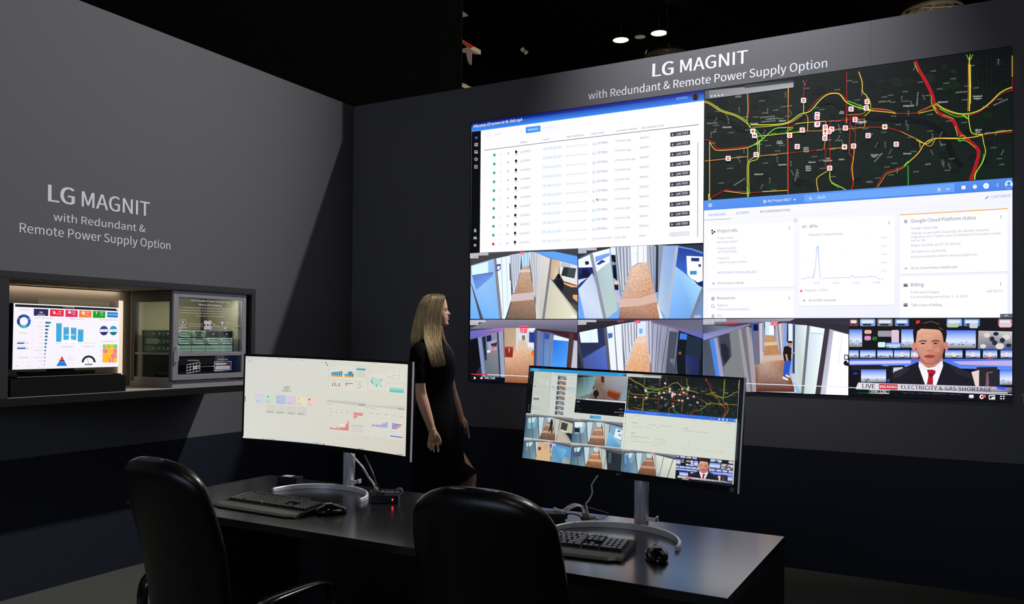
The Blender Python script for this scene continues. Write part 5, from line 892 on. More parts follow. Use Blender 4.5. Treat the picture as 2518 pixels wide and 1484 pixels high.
def draw_niche(s):
    s.crop = (0, 650, 5.1167); P, T, G = s.P, s.text, s.G; g = (120, 118, 128)
    G([(250, 244, 252), (250, 246, 255), (248, 246, 255), (248, 242, 252)], 172, 483, 1508, 545, 1492, 1284, 155, 1322)
    P((18, 16, 20), 190, 497, 1490, 556, 1490, 586, 190, 530); T('IT Executive Data', 790, 540, 936, 550, 18, (200, 200, 200)); P((225, 225, 230), 1462, 556, 1490, 557, 1489, 582, 1470, 578)
    s.line([(176, 488), (192, 488)], 4, (180, 200, 240)); s.line([(408, 545), (398, 1312)], 2.5, (225, 222, 232))
    for x0, y0, x1, y1, c in ((426, 554, 608, 562, (38, 32, 88)), (630, 562, 804, 570, (232, 28, 62)), (824, 570, 978, 577, (226, 38, 92)), (996, 575, 1152, 582, (246, 122, 38)), (1170, 582, 1325, 588, (10, 158, 28)), (1348, 596, 1484, 602, (26, 128, 205))):
        P(c, x0, y0, x1, y1, x1-2, y1+84 if x0 < 1300 else y1+66, x0-2, y0+88 if x0 < 1300 else y0+66)
    W2 = (240, 235, 245); T('960', 496, 610, 538, 612, 20, W2, .02); T('TICKETS', 470, 640, 565, 642, 17, W2, .01); T('1901', 732, 600, 774, 602, 17, W2, .01); T('CRITICAL', 706, 626, 776, 630, 14, W2); T('255', 908, 606, 948, 608, 18, W2); T('HIGH', 908, 632, 946, 634, 13, W2); T('380', 1086, 610, 1124, 612, 18, W2); T('MEDIUM', 1056, 642, 1124, 646, 13, W2); T('340', 1256, 612, 1298, 614, 18, W2); T('LOW', 1260, 640, 1298, 642, 13, W2); T('TRANSITIONS', 1350, 636, 1476, 640, 16, W2)
    P(W2, 668, 586, 690, 588, 700, 612, 668, 612); s.line([(672, 618), (700, 620)], 6, W2); P(W2, 868, 580, 884, 584, 898, 614, 852, 614); s.circ(1046, 608, 22, W2, 14); s.circ(1040, 612, 7, (246, 122, 38), 8); P(W2, 1206, 592, 1220, 592, 1218, 614, 1208, 614); s.circ(1212, 624, 5, W2, 8)
    dk = (60, 58, 66)
    for t, x, y, x1, y1, h in (('Tickets by Status', 240, 572, 375, 576, 12), ('Performance', 248, 864, 348, 866, 12), ('Satisfaction Rate', 222, 1174, 356, 1176, 12), ('Tickets by Category - Main Group', 432, 674, 665, 682, 12), ('Tickets by Volume - Line', 878, 688, 1062, 692, 12), ('Opened and Acknowledged Tickets', 1252, 698, 1474, 704, 12), ('Tickets by Age - Main', 766, 1036, 918, 1038, 12), ('Ticket Duration - Main', 1044, 1036, 1190, 1038, 12), ('Ticket Volume by Month', 1284, 972, 1442, 972, 12), ('Completion Rate, %', 216, 969, 340, 969, 9), ('Initial Solution, %', 214, 1034, 336, 1034, 9)): T(t, x, y, x1, y1, h, dk)
    for a, b, c in ((0, .9, (28, 110, 205)), (.9, 2.6, (30, 165, 170)), (2.6, 4.3, (34, 44, 120)), (4.3, 6.28, (30, 80, 170))): s.ring(299, 713, 87, 52, c, 10, a, b)
    T('51%', 228, 684, 262, 686, 14, W2); T('32%', 346, 690, 382, 692, 14, W2); T('17.7%', 270, 790, 322, 791, 14, W2)
    for y, a, c in ((989, 304, (245, 150, 60)), (1053, 322, (90, 190, 90))): P((30, 90, 180), 214, y-9, a, y-9, a, y+9, 214, y+9); P((230, 225, 235), a, y-9, 336, y-9, 336, y+9, a, y+9); s.circ(350, y, 8, c, 10)
    s.ring(218, 1242, 22, 19, (215, 235, 225), 12, PI, 2*PI); s.ring(358, 1240, 24, 20, (245, 225, 190), 12, PI, 2*PI); T('82%', 198, 1282, 236, 1282, 12, g); T('17%', 342, 1280, 376, 1280, 12, g); s.ring(291, 1312, 20, 18, (240, 200, 200), 8, PI, 2*PI)
    for i in range(14):
        y = 731+i*43.6; x = 570-i*1.4; wd = (70, 50, 40, 34, 34, 30, 28, 22, 18, 14, 11, 9, 6, 4)[i]; h = 12-(i > 8)*1
        if i == 13: h = 8
        G([(28, 60, 130), (28, 150, 160), (28, 150, 160), (28, 60, 130)], x, y-h, x+wd, y-h+1, x+wd, y+h, x, y+h-1)
        L_ = (56, 80, 54, 44, 54, 20, 46, 50, 110, 46, 116, 56, 22, 66)[i]; T(['Software', 'Application', 'Hardware', 'Email', 'Network', 'PC', 'Printer', 'Security', 'Telephone Request', 'Server', 'Database Request', 'Storage', 'VPN', 'Other'][i], x-20-L_, y+4, x-18, y+4, 9, g)
    for i, (x, t) in enumerate(((706, 737), (798, 788), (890, 793), (978, 815))):
        G([(70, 160, 205), (70, 165, 210), (40, 180, 235), (40, 175, 230)], x, t, x+70, t+1, x+66, 971, x-2, 970); T('7%', x+24, t+22, x+44, t+22, 10, W2)
    P((255, 255, 255), 770, 948, 974, 948, 974, 986, 770, 986); P((255, 255, 255), 866, 795, 886, 795, 886, 950, 866, 950); s.circ(878, 852, 13, (255, 255, 255), 10); T('unlimited', 816, 894, 936, 892, 20, (255, 255, 255), .03); T('In 2 Months', 836, 942, 914, 942, 12, (255, 255, 255), .01)
    for x, t in ((706, 'Main HTTPS'), (806, 'Account'), (902, 'Login'), (980, 'Service'), (1060, 'Workstation'), (1156, 'Phone')): T(t, x, 994, x+len(t)*6.6, 994, 9, g)
    s.poly([(777, 1150), (800, 1194), (754, 1194)], (205, 30, 60)); P((110, 28, 44), 752, 1196, 802, 1196, 814, 1218, 740, 1218); P((26, 120, 215), 739, 1220, 815, 1220, 842, 1274, 706, 1276)
    for y, a in ((1154, 898), (1180, 926), (1202, 926), (1245, 930)): T('Over 5 days', 848 if y > 1160 else 858, y+4, a, y+4, 8, g)
    s.ring(1113, 1230, 88, 62, (26, 24, 28), 18, PI, 2*PI); s.line([(1092, 1168), (1113, 1240)], 4, (50, 50, 60)); P((30, 28, 34), 1068, 1248, 1160, 1246, 1158, 1262, 1068, 1264); T('AVERAGE 8.76', 1076, 1261, 1152, 1260, 11, (225, 225, 230))
    for x, c1, c2 in ((1305, (46, 70, 150), (34, 34, 92)), (1424, (30, 160, 195), (24, 110, 130))): s.circ(x, 830, 54 if x < 1400 else 50, c1, 24, ry=60); s.poly([(x+50*math.cos(a), 830+58*math.sin(a)) for a in (i*PI/10 for i in range(11))], c2); P((245, 240, 250), x-50, 815, x+50, 813, x+46, 846, x-48, 848); T('50', x-10, 838, x+12, 838, 13, dk)
    rnd = random.Random(9)
    for r in range(4):
        y = 1003+r*58-(r > 2)*2; x = 1292
        while x < 1470:
            wd = rnd.choice([9, 16, 20, 26, 34, 44]); x2 = min(1472, x+wd); c = rnd.choice([(250, 190, 30), (250, 190, 30), (110, 210, 120), (250, 120, 140)]) if r else rnd.choice([(250, 190, 30), (110, 210, 120)])
            P(c, x-r*2, y, x2-r*1.4, y, x2-r*1.4, y+56, x-r*2, y+56); x = x2
    for i, y in enumerate((1030, 1087, 1146, 1204)): T(('Quality', 'Plan', 'Problem', 'Task')[i], 1250, y+4, 1280, y+4, 9, g)
    T('S  M  T  W  T  F  S  S  M  T  W  T  F  S', 1282, 1252, 1462, 1250, 8, g)

# ------------------------------------------------------------------ more helpers
def base_m(parent):
    if parent.type == 'EMPTY': return Matrix.LocRotScale(parent.location, parent.rotation_euler, None)
    return Matrix()
def wobj(name, bm, m, parent, smooth=False):   # mesh given in world coordinates, parented to its thing
    o = obj(name, bm, m, parent, smooth); o.matrix_parent_inverse = base_m(parent).inverted(); return o
_end = Screen.end
def _wend(s, name, m, parent, label=None):
    o = _end(s, name, m, parent, label); o.matrix_parent_inverse = base_m(parent).inverted(); return o
Screen.end = _wend
def attr_mat(name, rough=.6):
    m = bpy.data.materials.new(name); m.use_nodes = True; nt = m.node_tree; b = nt.nodes['Principled BSDF']
    a = nt.nodes.new('ShaderNodeAttribute'); a.attribute_name = 'Col'
    nt.links.new(a.outputs['Color'], b.inputs['Base Color']); b.inputs['Roughness'].default_value = rough; return m
PRINT = attr_mat('printed_ink')
def thin_glass(name, tint, refl):
    m = bpy.data.materials.new(name); m.use_nodes = True; nt = m.node_tree; nt.nodes.remove(nt.nodes['Principled BSDF'])
    t = nt.nodes.new('ShaderNodeBsdfTransparent'); t.inputs[0].default_value = (*tint, 1)
    g = nt.nodes.new('ShaderNodeBsdfGlossy'); g.inputs['Roughness'].default_value = .02
    lw = nt.nodes.new('ShaderNodeLayerWeight'); lw.inputs['Blend'].default_value = .5
    pw = nt.nodes.new('ShaderNodeMath'); pw.operation = 'POWER'; pw.inputs[1].default_value = 5; nt.links.new(lw.outputs['Facing'], pw.inputs[0])
    f = nt.nodes.new('ShaderNodeMath'); f.operation = 'MULTIPLY_ADD'; f.inputs[1].default_value = .9; f.inputs[2].default_value = refl; nt.links.new(pw.outputs[0], f.inputs[0])
    x = nt.nodes.new('ShaderNodeMixShader'); nt.links.new(f.outputs[0], x.inputs[0]); nt.links.new(t.outputs[0], x.inputs[1]); nt.links.new(g.outputs[0], x.inputs[2])
    nt.links.new(x.outputs[0], nt.nodes['Material Output'].inputs[0]); return m
GLASS = thin_glass('clear_pane', (.90, .97, .94), .035)
def S(*a, **k): return spot(*a, **k)

HW, ZB = 3.484, .773
# ------------------------------------------------------------------ structure
fl = obj('floor', box(NB(), -3, 14, -9, 0, -.05, 0), MT['carpet']); tag(fl, 'dark grey carpet floor of the booth', kind='structure')
fh = obj('floor', box(NB(), -30, 30, .15, 40, -.06, -.01), MT['hall']); tag(fh, 'dark hall floor beyond the booth walls', kind='structure')
wl = obj('wall_left', box(NB(), -.12, 0, -9, .02, ZB, HW), MT['wall']); tag(wl, 'grey left wall with white lettering above the display case', kind='structure')
obj('wall_base_panel', box(NB(), -.12, .004, -9, .004, 0, ZB-.002), MT['wall_low'], wl)['label'] = 'dark navy lower band'
wr = obj('wall_right', box(NB(), .001, 8, 0, .02, ZB, 3.02), MT['wall']); tag(wr, 'grey wall carrying the big video wall', kind='structure')
obj('wall_base_panel', box(NB(), .005, 8, -.004, .02, 0, ZB-.002), MT['wall_low'], wr)['label'] = 'dark navy lower band'
obj('header_panel', box(NB(), .001, 4.1176, 0, .02, 3.0201, HW), MT['wall'], wr)
obj('header_panel', box(NB(), 4.1184, 8, 0, .02, 3.0201, HW), MT['wall'], wr)
wb = obj('wall_back', box(NB(), -14, .905, .32, .33, 0, 12), MT['black_wall']); tag(wb, 'tall black drape wall rising behind the booth corner', kind='structure')
ce = obj('ceiling', box(NB(), -40, 40, -12, 60, 13, 13.1), MT['hall']); tag(ce, 'black hall ceiling high above', kind='structure')
for x0, y0, x1, y1 in ((1, 8, 16, 40), (-8, 10, 6, 40), (-16, 14, -2, 44)):
    b = NB(); d = V3((x1-x0, y1-y0, 0)).normalized(); n = V3((-d.y, d.x, 0))*.15
    loft(b, [[V3((x, y, 12.2))+n, V3((x, y, 12.2))-n, V3((x, y, 12.8))-n, V3((x, y, 12.8))+n] for x, y in ((x0, y0), (x1, y1))])
    wobj('ceiling_beam', b, MT['beam'], ce)

# lettering on the walls
def wall_letters(name, c, yaw, lines, parent, crop, lab):
    s = Screen(c, yaw, 0, 0, 5, 3); s.crop = crop; s.begin(.0012)
    for t, x0, y0, x1, y1, h, b in lines:
        if t: s.text(t, x0, y0, x1, y1, h, (222, 224, 238), b, 6)
        else: s.poly([(2507.1, 971.7), (2514.5, 966.6), (2519.6, 966.6), (2519.6, 990.6), (2515.6, 990.6), (2515.6, 970.8), (2508.9, 974.6)], (150, 150, 156))   # the figure 1 at the picture's edge
    s.end(name, PRINT, parent, lab)
wall_letters('wall_lettering', (0, -2.4, 2.2), PI/2, [('LG', 652, 517, 996, 566, 225, .035), ('MAGNIT', 1100, 586, 2011, 722, 205, .018), ('with Redundant &', 717, 775, 1955, 935, 105, .008), ('Remote Power Supply Option', 262, 932, 2290, 1166, 125, .008)], wl, (0, 400, 5.474), 'white LG MAGNIT lettering')
wall_letters('wall_lettering', (3, 0, 3.2), 0, [('LG', 1605, 189, 1655, 182.5, 32, .035), ('MAGNIT', 1673, 178.5, 1838, 155, 31, .018), ('with Redundant & Remote Power Supply Option', 1447, 245, 2034, 165, 18.5, .008), ('', 2507.2, 990.5, 2523, 991, 23.5, 0)], wr, (0, 0, 1), 'white LG MAGNIT lettering over the screen')

# ------------------------------------------------------------------ video wall
vw = thing('video_wall', 'huge wall-mounted LED screen showing a camera list, traffic map, dashboards and news', 'screen', (3.034, 0, 1.13))
wobj('housing', box(NB(), 1.1985, 4.8702, -.0110, -.0006, 1.1288, 3.1952), MT['gloss'], vw)
LEDM = screen_mat('led_pixels', 1.1, .6, .1)
s = Screen((3.034, -.0118, 2.162), 0, 0, 0, 3.669, 2.064)
for nm, fn, lb in (('camera_list_window', draw_table, 'white list of cameras with LIVE FEED buttons'), ('corridor_feeds', draw_cams12, 'four corridor camera pictures'), ('traffic_map_window', draw_map, 'dark traffic map with coloured roads'),
                   ('dashboard_window', draw_dash, 'white cloud dashboard under a blue bar'), ('office_feed', draw_cam3_news, 'corridor picture with a man in a black shirt'), ('news_window', draw_news, 'news presenter above an ELECTRICITY & GAS SHORTAGE banner')):
    s.begin(); fn(s); s.end(nm, LEDM, vw, lb)

# ------------------------------------------------------------------ display case with its glowing strips
dc = thing('display_case', 'long dark box-shaped display case mounted on the left wall, open at the front', 'display case', (.23, -2.47, 1.11))
cx = .46
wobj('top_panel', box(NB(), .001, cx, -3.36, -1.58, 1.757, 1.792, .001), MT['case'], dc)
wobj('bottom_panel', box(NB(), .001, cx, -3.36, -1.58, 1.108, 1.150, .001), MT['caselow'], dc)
wobj('side_panel', box(NB(), .001, cx, -3.36, -3.25, 1.151, 1.756), MT['case'], dc)
wobj('side_panel', box(NB(), .001, cx, -1.616, -1.58, 1.151, 1.756), MT['case'], dc)
wobj('back_panel', box(NB(), .001, .006, -3.249, -1.617, 1.152, 1.755), MT['casein'], dc)
wobj('ceiling_liner', box(NB(), .007, cx-.004, -3.249, -1.617, 1.752, 1.7565), MT['casein'], dc)
wobj('floor_liner', box(NB(), .007, cx-.002, -3.249, -1.617, 1.1505, 1.1535), MT['casein'], dc)
wobj('back_board', box(NB(), .007, .010, -2.82, -2.36, 1.30, 1.675), MT['board'], dc)
wobj('added_lip', box(NB(), .042, .045, -3.248, -2.29, 1.7435, 1.7515), MT['casein'], dc)  # lip added to hide the strip, leaving only its glow on the wall
wobj('glow_strip', box(NB(), .026, .036, -3.24, -2.30, 1.7485, 1.7515), MT['led'], dc)['label'] = 'warm glowing strip along the back edge'
wobj('glow_strip', box(NB(), .012, .028, -2.300, -2.280, 1.16, 1.69), mat('soft_strip_glow', (.8, .7, .6), emit=(1, .80, .6), est=.85), dc)['label'] = 'warm vertical strip behind the screen'  # brightness of this narrow upright is set as its own glow

# small screen in the case
sd = thing('small_screen', 'small screen showing a white statistics page with coloured charts in the display case', 'screen', (.38, -2.884, 1.256))
s = Screen((.40, -2.884, 1.462), math.radians(93.75), 0, 0, .645, .339)
b = NB(); loft(b, [[s.pos(u, v, o) for u, v in ((-.3225, -.1695), (.3225, -.1695), (.3225, .1695), (-.3225, .1695))] for o in (-.045, -.001)]); wobj('housing', b, MT['dark'], sd)
b = NB(); box(b, .30, .352, -2.95, -2.82, 1.2575, 1.50); box(b, .28, .36, -3.10, -2.70, 1.2575, 1.275); wobj('bracket', b, MT['dark'], sd)
s.begin(); draw_niche(s); s.end('picture', screen_mat('small_screen_pixels', 1.0, .6, .1), sd, 'white page with bars, pyramid, ring and gauge charts')
pl = thing('display_plinth', 'low matt black plinth under the small screen in the display case', 'plinth', (.3, -2.9, 1.154))
wobj('body', box(NB(), .14, cx-.003, -3.235, -2.573, 1.1545, 1.246, .001), MT['matt'], pl)
wobj('top_edge', box(NB(), .30, cx-.006, -3.20, -2.60, 1.2465, 1.2555), MT['matt'], pl)
wobj('edge_strip', box(NB(), cx-.0055, cx-.003, -3.20, -2.66, 1.2530, 1.2555), MT['beige'], pl)

# glazed equipment cabinet
cb = thing('equipment_cabinet', 'grey metal cabinet with a glazed printed door at the right end of the display case', 'cabinet', (.24, -1.94, 1.154))
X0, X1, Y0, Y1, Z0, Z1 = .035, .425, -2.225, -1.645, 1.1545, 1.748
zs = at(417, 868, 0, .44).z
b = NB(); box(b, X0, X1, Y0, Y1, Z0, Z0+.035, .002); box(b, X0-.0, X1+.008, Y0-.008, Y1+.004, Z0, Z0+.012)
wobj('base', b, MT['steel'], cb); wobj('roof', box(NB(), X0, X1, Y0, Y1, Z1-.02, Z1, .002), MT['steeldark'], cb)
for x0, y0 in ((X0, Y0), (X0, Y1-.03), (X1-.03, Y1-.03), (X1-.035, Y0)): wobj('post', box(NB(), x0, x0+.033, y0, y0+.03, Z0+.036, Z1-.021, .002), MT['steeldark'], cb)
wobj('side_rail', box(NB(), X0+.034, X1-.036, Y0, Y0+.02, Z1-.065, Z1-.021), MT['steeldark'], cb)
wobj('side_rail', box(NB(), X0+.034, X1-.036, Y0, Y0+.02, Z0+.036, Z0+.06), MT['steel'], cb)
wobj('rear_panel', box(NB(), X0-.006, X0-.001, Y0, Y1, Z0, Z1), mat('cabinet_liner', (.50, .43, .30), .6, noise=.05), cb)
wobj('side_panel', box(NB(), X0, X1, Y1+.001, Y1+.006, Z0, Z1), bpy.data.materials['cabinet_liner'], cb)
b = NB(); box(b, X0+.01, X1-.05, Y0+.035, Y1-.035, Z0+.037, zs-.02); wobj('lower_backing', b, MT['dark'], cb)
wobj('shelf', box(NB(), X0+.005, X1-.038, Y0+.004, Y1-.004, zs-.012, zs+.002), MT['steel'], cb)
wobj('side_glass', box(NB(), X0+.034, X1-.036, Y0+.006, Y0+.009, Z0+.061, Z1-.066), GLASS, cb)
wobj('cabinet_lamp', box(NB(), X1-.085, X1-.045, Y0+.05, Y1-.05, Z1-.026, Z1-.0215), mat('cabinet_lamp_glow', (.8, .8, .7), emit=(1, .92, .75), est=19.0), cb)
door = wobj('door', (lambda b: (box(b, X1+.001, X1+.016, Y0-.012, Y0+.028, Z0+.045, Z1+.001, .0015), box(b, X1+.001, X1+.016, Y1-.036, Y1-.001, Z0+.045, Z1+.001, .0015), box(b, X1+.001, X1+.016, Y0+.028, Y1-.036, Z1-.038, Z1+.001, .0015), box(b, X1+.001, X1+.016, Y0+.028, Y1-.036, Z0+.045, Z0+.078, .0015), box(b, X1+.001, X1+.014, Y0+.028, Y1-.036, zs-.02, zs+.004, .0015), b)[-1])(NB()), MT['steel'], cb)
wobj('pane', box(NB(), X1+.006, X1+.009, Y0+.029, Y1-.037, zs+.005, Z1-.039), GLASS, door)
wobj('pane', box(NB(), X1+.006, X1+.009, Y0+.029, Y1-.037, Z0+.079, zs-.021), GLASS, door)
b = NB(); tube(b, [(X1+.016, Y0+.012, 1.405), (X1+.034, Y0+.012, 1.402), (X1+.036, Y0+.012, 1.36), (X1+.034, Y0+.012, 1.318), (X1+.016, Y0+.012, 1.315)], .0035, 6)
wobj('handle', b, MT['silver'], door)
s = Screen((X1+.0096, -1.94, 1.45), PI/2, 0, 0, .6, .6); s.crop = (280, 680, 5.1167); s.begin(0)
wt = (228, 230, 238); T = s.text
T('Detachable Power Supply Unit', 978, 308, 1460, 332, 24, wt, .015); T('Micro LED Display', 1072, 362, 1362, 374, 24, wt, .015)
for t, x, y, x1, y1 in (('LG MAGNIT LSAQ supports remote PSU (Power Supply Unit), which is', 858, 391, 1558, 418), ('installed separately from the screen and not inside the cabinet. This design', 836, 424, 1584, 452), ('enables hot-swapping, allowing for replacement of failed modules while the', 834, 458, 1584, 480), ('remaining screen is still operational.', 1036, 498, 1396, 507)): T(t, x, y, x1, y1, 15, wt, .005)
for t, x, y, x1, y1 in (('Remote Powered', 940, 598, 1112, 602), ('Power Redundancy', 940, 626, 1118, 630), ('High', 1240, 602, 1280, 603), ('Reliability', 1240, 630, 1330, 634), ('Minimizes', 1456, 590, 1544, 592), ('electromagnetic', 1458, 618, 1596, 622), ('waves', 1458, 650, 1508, 650)): T(t, x, y, x1, y1, 14, wt, .005)
s.end('door_lettering', PRINT, door, 'white printed text'); s.begin(.0001)
s.line([(826, 544), (910, 542), (908, 602), (826, 602), (826, 543)], 5, wt); s.circ(867, 573, 13, wt); s.line([(862, 604), (858, 618)], 8, wt); s.line([(836, 622), (898, 622)], 6, wt); s.line([(816, 638), (926, 642)], 8, wt); s.line([(818, 656), (860, 660)], 6, wt); s.line([(820, 634), (820, 668)], 4, wt)
s.end('computer_pictogram', PRINT, door); s.begin(.0001)
for x, y in ((1156, 574), (1208, 574), (1156, 642), (1208, 642)): s.circ(x, y, 24, wt, 16); s.circ(x, y, 9, (30, 32, 34), 10)
s.P(wt, 1150, 560, 1214, 560, 1206, 656, 1158, 656); s.circ(1182, 608, 15, (30, 32, 34), 4)
s.end('reliability_pictogram', PRINT, door); s.begin(.0001)
s.circ(1364, 578, 17, wt); s.line([(1364, 590), (1366, 640)], 6, wt); s.line([(1380, 574), (1446, 576), (1444, 632), (1384, 630)], 5, wt); s.circ(1402, 650, 14, wt, ry=9); s.line([(1402, 630), (1402, 648)], 8, wt); s.line([(1420, 600), (1416, 616)], 5, wt)
s.end('screen_pictogram', PRINT, door); s.begin(.0001)
T('Control Room', 928, 1060, 1072, 1060, 19, wt, .01); T('Power Room', 1310, 1048, 1430, 1046, 18, wt, .01); T('Power Pack', 1328, 1072, 1406, 1071, 12, wt, .01)
q = lambda i, j: (918+(1082-918)*i/4, 1106-(30)*i/4+(1214-1106-(-2)*i/4)*j/3-(i/4)*2*j/3)
for i in range(5): s.line([q(i, 0), q(i, 3)], 6, wt)
for j in range(4): s.line([q(0, j), q(4, j)], 6, wt)
s.poly([q(2, 1), q(3, 1), q(3, 2), q(2, 2)], wt); s.poly([(1010, 1146), (1030, 1144), (1020, 1130)], (40, 40, 44))
for i in range(9): s.line([(1082+i*19.5, 1131-i*.7), (1092+i*19.5, 1130.6-i*.7)], 5, wt)
s.P(wt, 1046, 1132, 1072, 1122, 1072, 1142); s.P(wt, 1246, 1118, 1246, 1132, 1260, 1125)
s.line([(1322, 1070), (1264, 1072), (1264, 1180), (1476, 1166), (1476, 1064), (1420, 1066)], 6, wt)
for y in (1096, 1130, 1152): s.P(wt, 1276, y-8, 1462, y-14, 1462, y+4, 1276, y+12)
s.P((150, 24, 40), 1416, 1084, 1462, 1082, 1462, 1101, 1416, 1103)
for x in (1322, 1370, 1416):
    for y in (1096, 1130, 1152): s.line([(x, y-11), (x, y+8)], 2, (60, 60, 66))
s.end('door_diagram', PRINT, door, 'printed diagram of control room and power room')

# three rack power supplies on the shelf
yL, yR = at(433, 800, 0, .405).y, at(580.5, 800, 0, .405).y
zt = at(500, 812, 0, .405).z; uh = (zt-(zs+.003))/3
def psu(row, style, label):
    z0 = zs+.0035+(2-row)*uh; z1 = z0+uh-.0015; mw = (yR-yL-.034)/4
    t = thing('power_supply', label, 'power supply', (.2, (yL+yR)/2, z0), 0, 'rack power supplies in the cabinet')
    wobj('chassis', box(NB(), .075, .378, yL+.008, yR-.008, z0, z1, .001), MT['psu'], t)
    for y in (yL, yR-.013):
        e = wobj('rack_ear', box(NB(), .379, .383, y, y+.013, z0+.001, z1-.001), MT['dark'], t); b = NB()
        for k in (.2, .5, .8): cyl(b, (.3835, y+.0065, z0+uh*k), (.3845, y+.0065, z0+uh*k), .0028, n=10)
        wobj('screw', b, MT['silver'], e)
    for k in range(4):
        y = yL+.016+k*mw
        if style == 'mixed' and k > 1:
            m = wobj('blank_cover', box(NB(), .379, .383, y+.002, y+mw-.002, z0+.003, z1-.003, .001), MT['dark'], t)
            wobj('connector', cyl(NB(), (.3835, y+mw*.6, z0+uh*.5), (.388, y+mw*.6, z0+uh*.5), .005, n=12), MT['silver'], m); continue
        m = wobj('power_module', box(NB(), .379, .394, y+.002, y+mw-.002, z0+.002, z1-.002, .0015), MT['psul'], t)
        cy, cz = y+mw/2, (z0+z1)/2
        if style != 'plain':
            b = NB(); R_ = [[V3((.3945+d, cy+a*k2, cz+c*k2)) for a, c in rrect(mw*.80, uh*.78, .010, 4)] for d, k2 in ((0, 1), (.0035, .98), (.0035, .86), (.0002, .84))]
            loft(b, R_, cap=False); wobj('grille_rim', b, MT['silver'], m, True)
            b = NB(); box(b, .3945, .397, cy-mw*.38, cy+mw*.38, cz-.0012, cz+.0012); wobj('crossbar', b, MT['silver'], m)
        else: wobj('seam', box(NB(), .3945, .3952, cy-mw*.40, cy+mw*.44, cz-.0009, cz+.0009), MT['psu'], m)
        if row < 2: wobj('latch', box(NB(), .3945, .399, y+mw-.006, y+mw-.003, z0+.008, z1-.008), mat('green_latch', (.25, .35, .05), .5) if not bpy.data.materials.get('green_latch') else bpy.data.materials['green_latch'], m)
    sp = wobj('side_plate', box(NB(), .10, .36, yL+.003, yL+.0072, z0+.002, z1-.002), MT['psu'], t)
    for x, r in ((.20, .009), (.25, .007), (.33, .008)): wobj('connector', cyl(NB(), (x, yL+.0028, (z0+z1)/2), (x, yL-.003, (z0+z1)/2), r, r*.6, 12), MT['silver'], sp)
    for x in (.29, .345): wobj('blue_tab', box(NB(), x, x+.010, yL+.0005, yL+.0026, z0+.010, z1-.010), mat('blue_tab', (.25, .55, .62), .3) if not bpy.data.materials.get('blue_tab') else bpy.data.materials['blue_tab'], sp)
    if row == 1: wobj('side_label', box(NB(), .13, .24, yL+.0012, yL+.0026, z0+.006, z1-.006), MT['label'], sp)
    return t
psu(0, 'mixed', 'top rack power supply, two modules and two dark blank covers')
psu(1, 'grille', 'middle rack power supply with four rimmed grille modules')
psu(2, 'plain', 'bottom rack power supply with four plain pale modules, directly on the shelf')
b = NB(); tube(b, [(.40, Y0+.03, 1.222), (.33, Y0+.031, 1.24), (.25, Y0+.031, 1.235), (.12, Y0+.031, 1.215), (.06, Y0+.031, 1.2)], .0022, 6); k = wobj('cable', b, MT['grey'], cb)
wobj('plug', cyl(NB(), (.245, Y0+.012, 1.222), (.245, Y0+.033, 1.222), .016, n=16), MT['dark'], k)

# ------------------------------------------------------------------ desk
DZ = .80; DX0, DX1, DY0, DY1 = 1.69, 4.089, -3.484, -2.688
dk = thing('desk', 'long black desk with panel ends standing in front of the video wall', 'desk', ((DX0+DX1)/2, (DY0+DY1)/2, 0))
wobj('desktop', box(NB(), DX0, DX1, DY0, DY1, DZ-.028, DZ, .0015, 2), MT['desk'], dk)
for x in (DX0+.22, DX1-.030): wobj('end_panel', box(NB(), x, x+.03, DY0+.01, DY1-.002, .001, DZ-.029), MT['deskside'], dk)
wobj('modesty_panel', box(NB(), DX0+.251, DX1-.035, DY1-.06, DY1-.035, .08, DZ-.029), MT['deskside'], dk)
for i, (px, py, lb) in enumerate(((1450, 1275, 'round grey cable grommet set in the desktop behind the right monitor'), (928, 1209, 'round grey cable grommet set in the desktop behind the red-lit box'))):
    p_ = at(px, py, 2, DZ); g = thing('cable_grommet', lb, 'grommet', (p_.x, p_.y, DZ))
    b = NB(); cyl(b, (0, 0, .0005), (0, 0, .004), .034, n=28); obj('collar', b, MT['grey'], g, True); obj('cover', cyl(NB(), (0, 0, .0045), (0, 0, .007), .024, n=24), MT['dark'], g)

